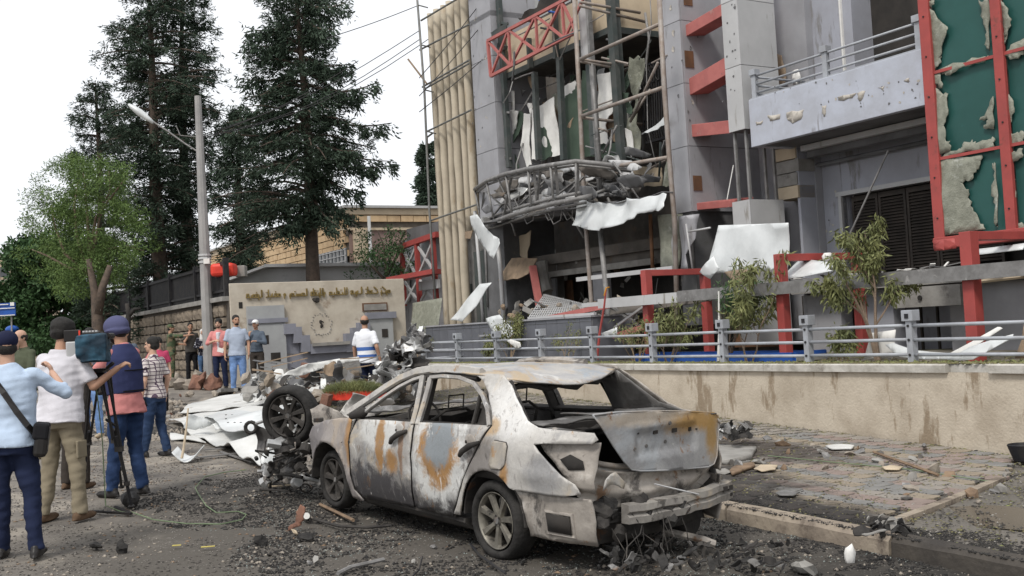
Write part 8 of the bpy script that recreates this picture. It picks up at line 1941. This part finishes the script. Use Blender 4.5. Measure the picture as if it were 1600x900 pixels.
# ---- loose things on the road
def gstick(a,b_,r,m,name,label,z=.02,mid=None,cat='debris'):
    pts=[gp(*a,z)]+([gp(*q,z+.01) for q in mid] if mid else [])+[gp(*b_,z+.02)]; return MB().tube(pts,r,6).build(name,m,label=label,cat=cat)
gstick((500,788),(552,813),.016,m_wood,'wooden_stick','straight scorched wooden stick on the black ash left of the burnt car')
gstick((490,811),(610,821),.014,m_bdark,'bent_strip','long bent black strip lying on the road beside the front door of the burnt car',mid=[(530,822),(575,824)])
gstick((528,896),(600,874),.016,m_twist,'bent_stick','pale crooked stick at the bottom centre of the road',mid=[(548,886),(575,880)])
gstick((735,850),(790,896),.010,m_iron,'loose_cable','black cable running out under the rear tyre of the burnt car',mid=[(750,868)])
gstick((640,905),(660,870),.006,m_iron,'loose_cable','thin dark cable curl near the bottom centre',mid=[(655,890)])
o=gp(470,820,.0); 
csheet('torn_orange_piece',[(463,800),(470,788),(478,792),(476,812),(468,822),(452,830),(450,824),(462,816)],(gp(465,828)-CP).dot(FW),m_brick,amp=.05,seed=3,label='torn orange brown scrap standing on the road left of the burnt car',cat='scrap')
MB().tube([gp(479,806,.0),gp(479,806,.07)],[.022,.03],12).build('paper_cup',m_white,label='small white paper cup beside the torn orange scrap',cat='cup')
for k,(x,y,m_,lb_) in enumerate(((276,852,m_redpl,'small yellow slip of paper, the left one of two, on the road'),(325,854,m_redpl,'larger yellow slip of paper, the right one of two, on the road'))):
    MB().box(gp(x,y,.02),(.07+.04*k,.025,.006),Matrix.Rotation(.1,3,'Z')).build('yellow_slip',mat('yellow_paper',(.50,.42,.12),bump=0),label=lb_,cat='paper')
MB().rock(gp(461,831,.02),(.045,.03,.015),rr7,1).build('tan_chip',m_beige,label='flat tan chip just below the torn orange scrap',cat='stone')
for k,(x,y) in enumerate(((408,846),(478,838),(150,852),(190,856))):
    MB().rock(gp(x,y,.03),(.07,.05,.025),rr7,2).build('charred_lump',m_ash,label=['charred black lump alone on the road left of the pale stick','small dark stone right of the tan chip','charred scrap near the capped man, left one','charred scrap near the capped man, right one'][k],cat='debris')
ring=MB(); c=gp(439,757,.03)
for q in range(3): ring.tube([c+Vector(((.15-.05*q)*math.cos(t),(.12-.04*q)*math.sin(t),.01*q)) for t in np.linspace(0,6.3,20)],.010,5)
for q in range(8): ring.tube([c,c+Vector((.15*math.cos(q*.785),.12*math.sin(q*.785),0))],.008,5)
ring.build('round_grate',m_beige,label='round tan spoked grate lying in the ash below the charred heap',cat='grate')
MB().tube([gp(*q,.015) for q in ((205,800),(240,812),(290,818),(345,819),(378,812),(385,804),(372,799),(338,801),(322,790),(310,772),(305,762),(320,745),(350,738),(385,734))],.006,6).build('green_hose',mat('pale_green_cable',(.17,.22,.13)),label='thin green cable looping over the road from the tripod',cat='cable')
MB().tube([dp(150,600,TD-.1),dp(160,690,TD-.1),gp(165,790,.1),gp(190,800,.02),gp(205,802,.015)],.006,5).build('camera_cable',mat('pale_green_cable',(.17,.22,.13)),label='green cable hanging down from the video camera to the road',cat='cable')
MB().rock(gp(1328,868,.05),(.075,.05,.03),random.Random(5),2).build('white_fragment',m_white,label='bright white rounded fragment against the scorched kerb',cat='fragment',smooth=True)
MB().rock(gp(1256,890,.02),(.12,.09,.05),random.Random(6),2).build('grey_fragment',m_conc,label='large grey lump at the bottom right of the road below the kerb',cat='stone')
def sp(px,py,dz=0):      # a point of the pavement under a pixel
    z=.12
    for _ in range(4):
        p=gp(px,py,z); a=(p-K1).dot(KD); b=(p-K1).dot(KN); z=SW(a,b)-G(p.x,p.y)
    return gp(px,py,z+dz)
def spanel(name,pts,m,label,cat='board',th=.03,seed=1,amp=.005):
    P=[sp(x,y,.02+.0*k) for k,(x,y) in enumerate(pts)]; zm=sum(p.z for p in P)/len(P); p2=jag([(p.x,p.y) for p in P],.01,2,seed)
    return sheet(name,p2,lambda a,b: Vector((a,b,SW((Vector((a,b,0))-K1).dot(KD),(Vector((a,b,0))-K1).dot(KN))+.03+amp*noise.noise(Vector((a*5,b*5,0))))),m,None,.12,th,label=label,cat=cat)
spanel('grey_slab',[(1108,706),(1122,698),(1182,702),(1174,716),(1135,724),(1110,722)],m_conc,'grey concrete slab on the pavement right of the boot lid','slab',.06)
spanel('splintered_plank',[(1140,738),(1150,730),(1176,724),(1180,730),(1160,737),(1144,743)],m_wood,'splintered brown plank below the grey slab on the pavement','plank',.03,2)
spanel('tan_board',[(1178,734),(1190,727),(1215,728),(1212,735),(1190,738)],m_beige,'small tan board beside the splintered plank','board',.012,3)
spanel('tan_board',[(1378,731),(1392,728),(1412,731),(1405,735),(1384,735)],m_beige,'thin cream board in the middle of the pavement','board',.012,4)
spanel('pale_scrap',[(1290,698),(1310,695),(1335,697),(1330,702),(1300,702)],m_wp,'long pale scrap near the foot of the street wall','scrap',.02,5)
spanel('grey_scrap',[(1212,772),(1228,768),(1250,771),(1240,776),(1218,776)],m_twist,'flat grey metal scrap on the sooty edge of the pavement','scrap',.012,6)
MB().tube([sp(1365,706,.03),sp(1410,722,.04),sp(1466,742,.03)],.018,5).build('long_batten',m_wood,label='long dark batten lying diagonally across the paving',cat='batten')
MB().tube([sp(1200,712,.02),sp(1300,722,.02),sp(1420,733,.02),sp(1545,752,.02)],.006,5).build('green_string',mat('pale_green_cable',(.17,.22,.13)),label='thin green string trailing across the paving blocks',cat='string')
b=sp(1602,722,.0); bk=MB(); rings=[]
for z,r in ((0,.10),(.02,.12),(.19,.18),(.20,.17),(.03,.10)): rings.append([b+Vector((r*math.cos(t),r*.8*math.sin(t),z)) for t in [2*PI*q/16 for q in range(16)]])
MB().loft(rings).build('black_tub',m_iron,label='black plastic tub at the right edge against the street wall',cat='tub',smooth=False)
MB().tube([sp(1444,695,.0),sp(1444,695,.09)],[.025,.018],8).build('pipe_stub',m_twist,label='short pipe stub rising at the foot of the street wall',cat='pipe')
sp1_=empty('charred_scrap_pile',sp(1145,680),'small pile of charred silvery scrap at the wall foot right of the boot lid','scrap pile')
jumble(sp1_,26,1124,1172,664,682,13.6,14.2,[m_alum,m_bdark,m_ash,m_twist],7,.06,.14)
sp2_=empty('charred_scrap_pile',sp(1395,818),'low pile of black ash and sodden scraps near the kerb and puddle','scrap pile')
jumble(sp2_,22,1350,1425,812,832,8.6,8.9,[m_ash,m_bdark,m_ash,m_conc],8,.04,.10)
sp3_=empty('charred_scrap_pile',gp(1060,845),'charred wet scraps lying in the gutter under the bumper bar','scrap pile')
jumble(sp3_,110,930,1250,845,888,7.7,8.6,[m_ash,m_bdark,m_ash,m_bmid],9,.02,.065)
lab='small charred scraps scattered on the black ash around the burnt car'
for k in range(34):
    x=rr7.uniform(380,1180); y=rr7.uniform(770,890)
    if 540<x<880 and y<850: continue
    if x>880 and y<830: continue
    r=rr7.uniform(.015,.042); mk=rr7.choice([('black',m_ash),('sooty',m_bdark),('pale grey',m_conc),('dark grey',m_twist)]); MB().rock(gp(x,y,r*.3),(r*1.3,r,r*.5),rr7,1).build('charred_scrap',mk[1],label='small %s scrap on the ash %s'%(mk[0],'left of the burnt car' if x<560 else 'below the doors of the burnt car' if x<880 else 'behind the burnt car by the kerb'),cat='debris',group='charred scraps around the burnt car')
lab='small flat chunks of rubble lying along the pavement by the street wall'
for k in range(46):
    x=rr7.uniform(1110,1590); t=rr7.random()**2; y0=672+(x-1140)*.118; y=y0+5+t*70; r=rr7.uniform(.025,.075)
    p=sp(x,y,r*.3); mk=rr7.choice([('tan',m_rub),('pale grey',m_conc),('brown',m_wood),('black',m_darkc),('dark grey',m_twist)]); where='near the grey slab' if x<1270 else 'in the middle of the paving' if x<1430 else 'towards the black tub'
    MB().rock(p,(r*1.4,r,r*.45),rr7,1).build('rubble_chunk',mk[1],label='small %s rubble chunk along the street wall %s'%(mk[0],where),cat='debris',group='rubble chunks along the pavement')
# ---- countless small stuff
def scatter(name,P,size,m,flat=.4,seed=1,kind4=True,label=None,cat=None):
    """tiny tetra / wedge chips at the points P"""
    g=np.random.default_rng(seed); n=len(P); P=np.asarray(P); s=size*g.uniform(.4,1.6,n)
    base=np.array([[-1,-.7,-.3],[1,-.6,-.3],[.2,1,-.3],[0,0,1.0]])
    V=base[None]*g.uniform(.5,1.4,(n,4,3)); V[:,:,2]*=flat; a=g.uniform(0,6.28,n); c,si=np.cos(a),np.sin(a)
    X=V[:,:,0]*c[:,None]-V[:,:,1]*si[:,None]; Y=V[:,:,0]*si[:,None]+V[:,:,1]*c[:,None]; V=np.stack([X,Y,V[:,:,2]],2)*s[:,None,None]+P[:,None,:]
    F=(np.array([[0,2,1],[0,1,3],[1,2,3],[2,0,3]])[None]+4*np.arange(n)[:,None,None]).reshape(-1,3)
    return bigmesh(name,V.reshape(-1,3),F,m,None,kind='stuff',label=label,cat=cat)
gz=np.random.default_rng(77)
def roadpts(n,x0,x1,y0,y1,clus=1.4,thr=-.1,acc=None,seed=1):
    out=[]; g=np.random.default_rng(seed)
    while len(out)<n:
        x=g.uniform(x0,x1);y=g.uniform(y0,y1)
        if noise.noise(Vector((x*clus,y*clus,seed)))+.6*noise.noise(Vector((x*clus*3,y*clus*3,seed)))<thr: continue
        if (Vector((x,y,0))-K1).dot(KN)>0 : continue
        if acc and not acc(x,y): continue
        v=Vector((x,y,0)); out.append((x,y,G(x,y)-.012+.012*noise.noise(v*1.1)+.006*noise.noise(v*4.5)+.004*noise.noise(v*13)+.003))
    return out
nearc=lambda x,y: ((x-.2)**2/6.5+(y-9)**2/9)<1 or ((x-2)**2/3+(y-8)**2/5)<1 or ((x+2.3)**2/3+(y-11.6)**2/4)<1
scatter('road_grit',roadpts(15000,-7,4,6.5,19,1.2,-.15,seed=2),.0065,m_chip,.5,2,label='pale grit and crumbs scattered over the road',cat='grit')
scatter('dark_grit',roadpts(17000,-7,4,6.5,19,1.5,-.05,seed=3),.009,m_darkc,.5,3,label='dark grit and soot crumbs scattered over the road',cat='grit')
scatter('black_ash',roadpts(16000,-4.5,4,6.6,14,1.8,-.1,nearc,seed=4),.013,m_ash,.6,4,label='black ash and char thickly strewn around the burnt car',cat='ash')
scatter('glass_crumbs',roadpts(3500,-3,4,6.6,13,2,.05,nearc,seed=5),.006,mat('glass_crumbs',(.30,.34,.32),bump=0,rough=.2),.6,5,label='pale glass crumbs glinting in the ash',cat='glass')
scatter('broken_bits',roadpts(1500,-7,3.5,6.8,20,1.0,.05,seed=6),.018,m_rub,.5,6,label='broken stone bits over the dusty road',cat='rubble')
scatter('tan_bits',roadpts(800,-7,3.5,6.8,20,1.0,.05,seed=7),.018,m_wood,.35,7,label='splinters of wood and cardboard over the road',cat='splinters')
scatter('rubble_bits',roadpts(5000,-10,1,17,28,.7,-.1,seed=8),.05,m_rub,.6,8,label='rubble bits over the far part of the road',cat='rubble')
scatter('dark_rubble_bits',roadpts(3500,-10,1,17,28,.7,-.1,seed=9),.05,m_darkc,.6,9,label='dark rubble bits over the far part of the road',cat='rubble')
def pavepts(n,seed,bias=2.0,soot=False,hi=16):
    out=[];g=np.random.default_rng(seed)
    while len(out)<n:
        a=g.uniform(-2,hi); wb=wallb(a); u=g.random()**bias; b=wb-(wb-.2)*u if not soot else .03+abs(g.normal(0,.45))
        if b<.02 or b>wb-.01: continue
        p=KP(a,b)
        if noise.noise(Vector((p.x*1.7,p.y*1.7,seed)))+.5*noise.noise(Vector((p.x*5,p.y*5,seed)))<-.12: continue
        out.append((p.x,p.y,SW(a,b)+.002))
    return out
scatter('pavement_litter',pavepts(11000,21,1.5),.015,m_litter,.3,21,label='dead leaves and litter drifted along the foot of the street wall',cat='litter')
scatter('pavement_grit',pavepts(9000,22,1.0),.014,m_darkc,.4,22,label='dark grit over the paving',cat='grit')
scatter('pavement_chips',pavepts(4500,23,1.3),.013,m_chip,.4,23,label='pale plaster chips over the paving',cat='plaster chips')
scatter('kerb_soot',pavepts(16000,24,1,True,9),.010,m_ash,.5,24,label='soot and char along the kerb edge of the pavement',cat='soot')
scatter('green_leaves_litter',pavepts(2500,25,1.6),.018,m_leaf4,.2,25,label='torn green leaves scattered along the wall foot',cat='leaves')
P=[]
for k in range(7000): s=gz.uniform(-3,15.6); n_=abs(gz.normal(0,.12))+.0; P.append(tuple(Q(s,min(.34,n_+.02) if k%3 else gz.uniform(.35,2.2),1.033 if k%3 else 1.0)))
scatter('coping_litter',P,.020,m_litter,.5,31,label='leaf litter and crumbs along the top of the street wall',cat='litter')
P=[tuple(Q(gz.uniform(-3,15.6),gz.uniform(.12,.36),1.035)) for k in range(1800)]
scatter('coping_leaves',P,.025,m_leaf4,.7,32,label='green leaf scraps along the top of the street wall',cat='leaves')
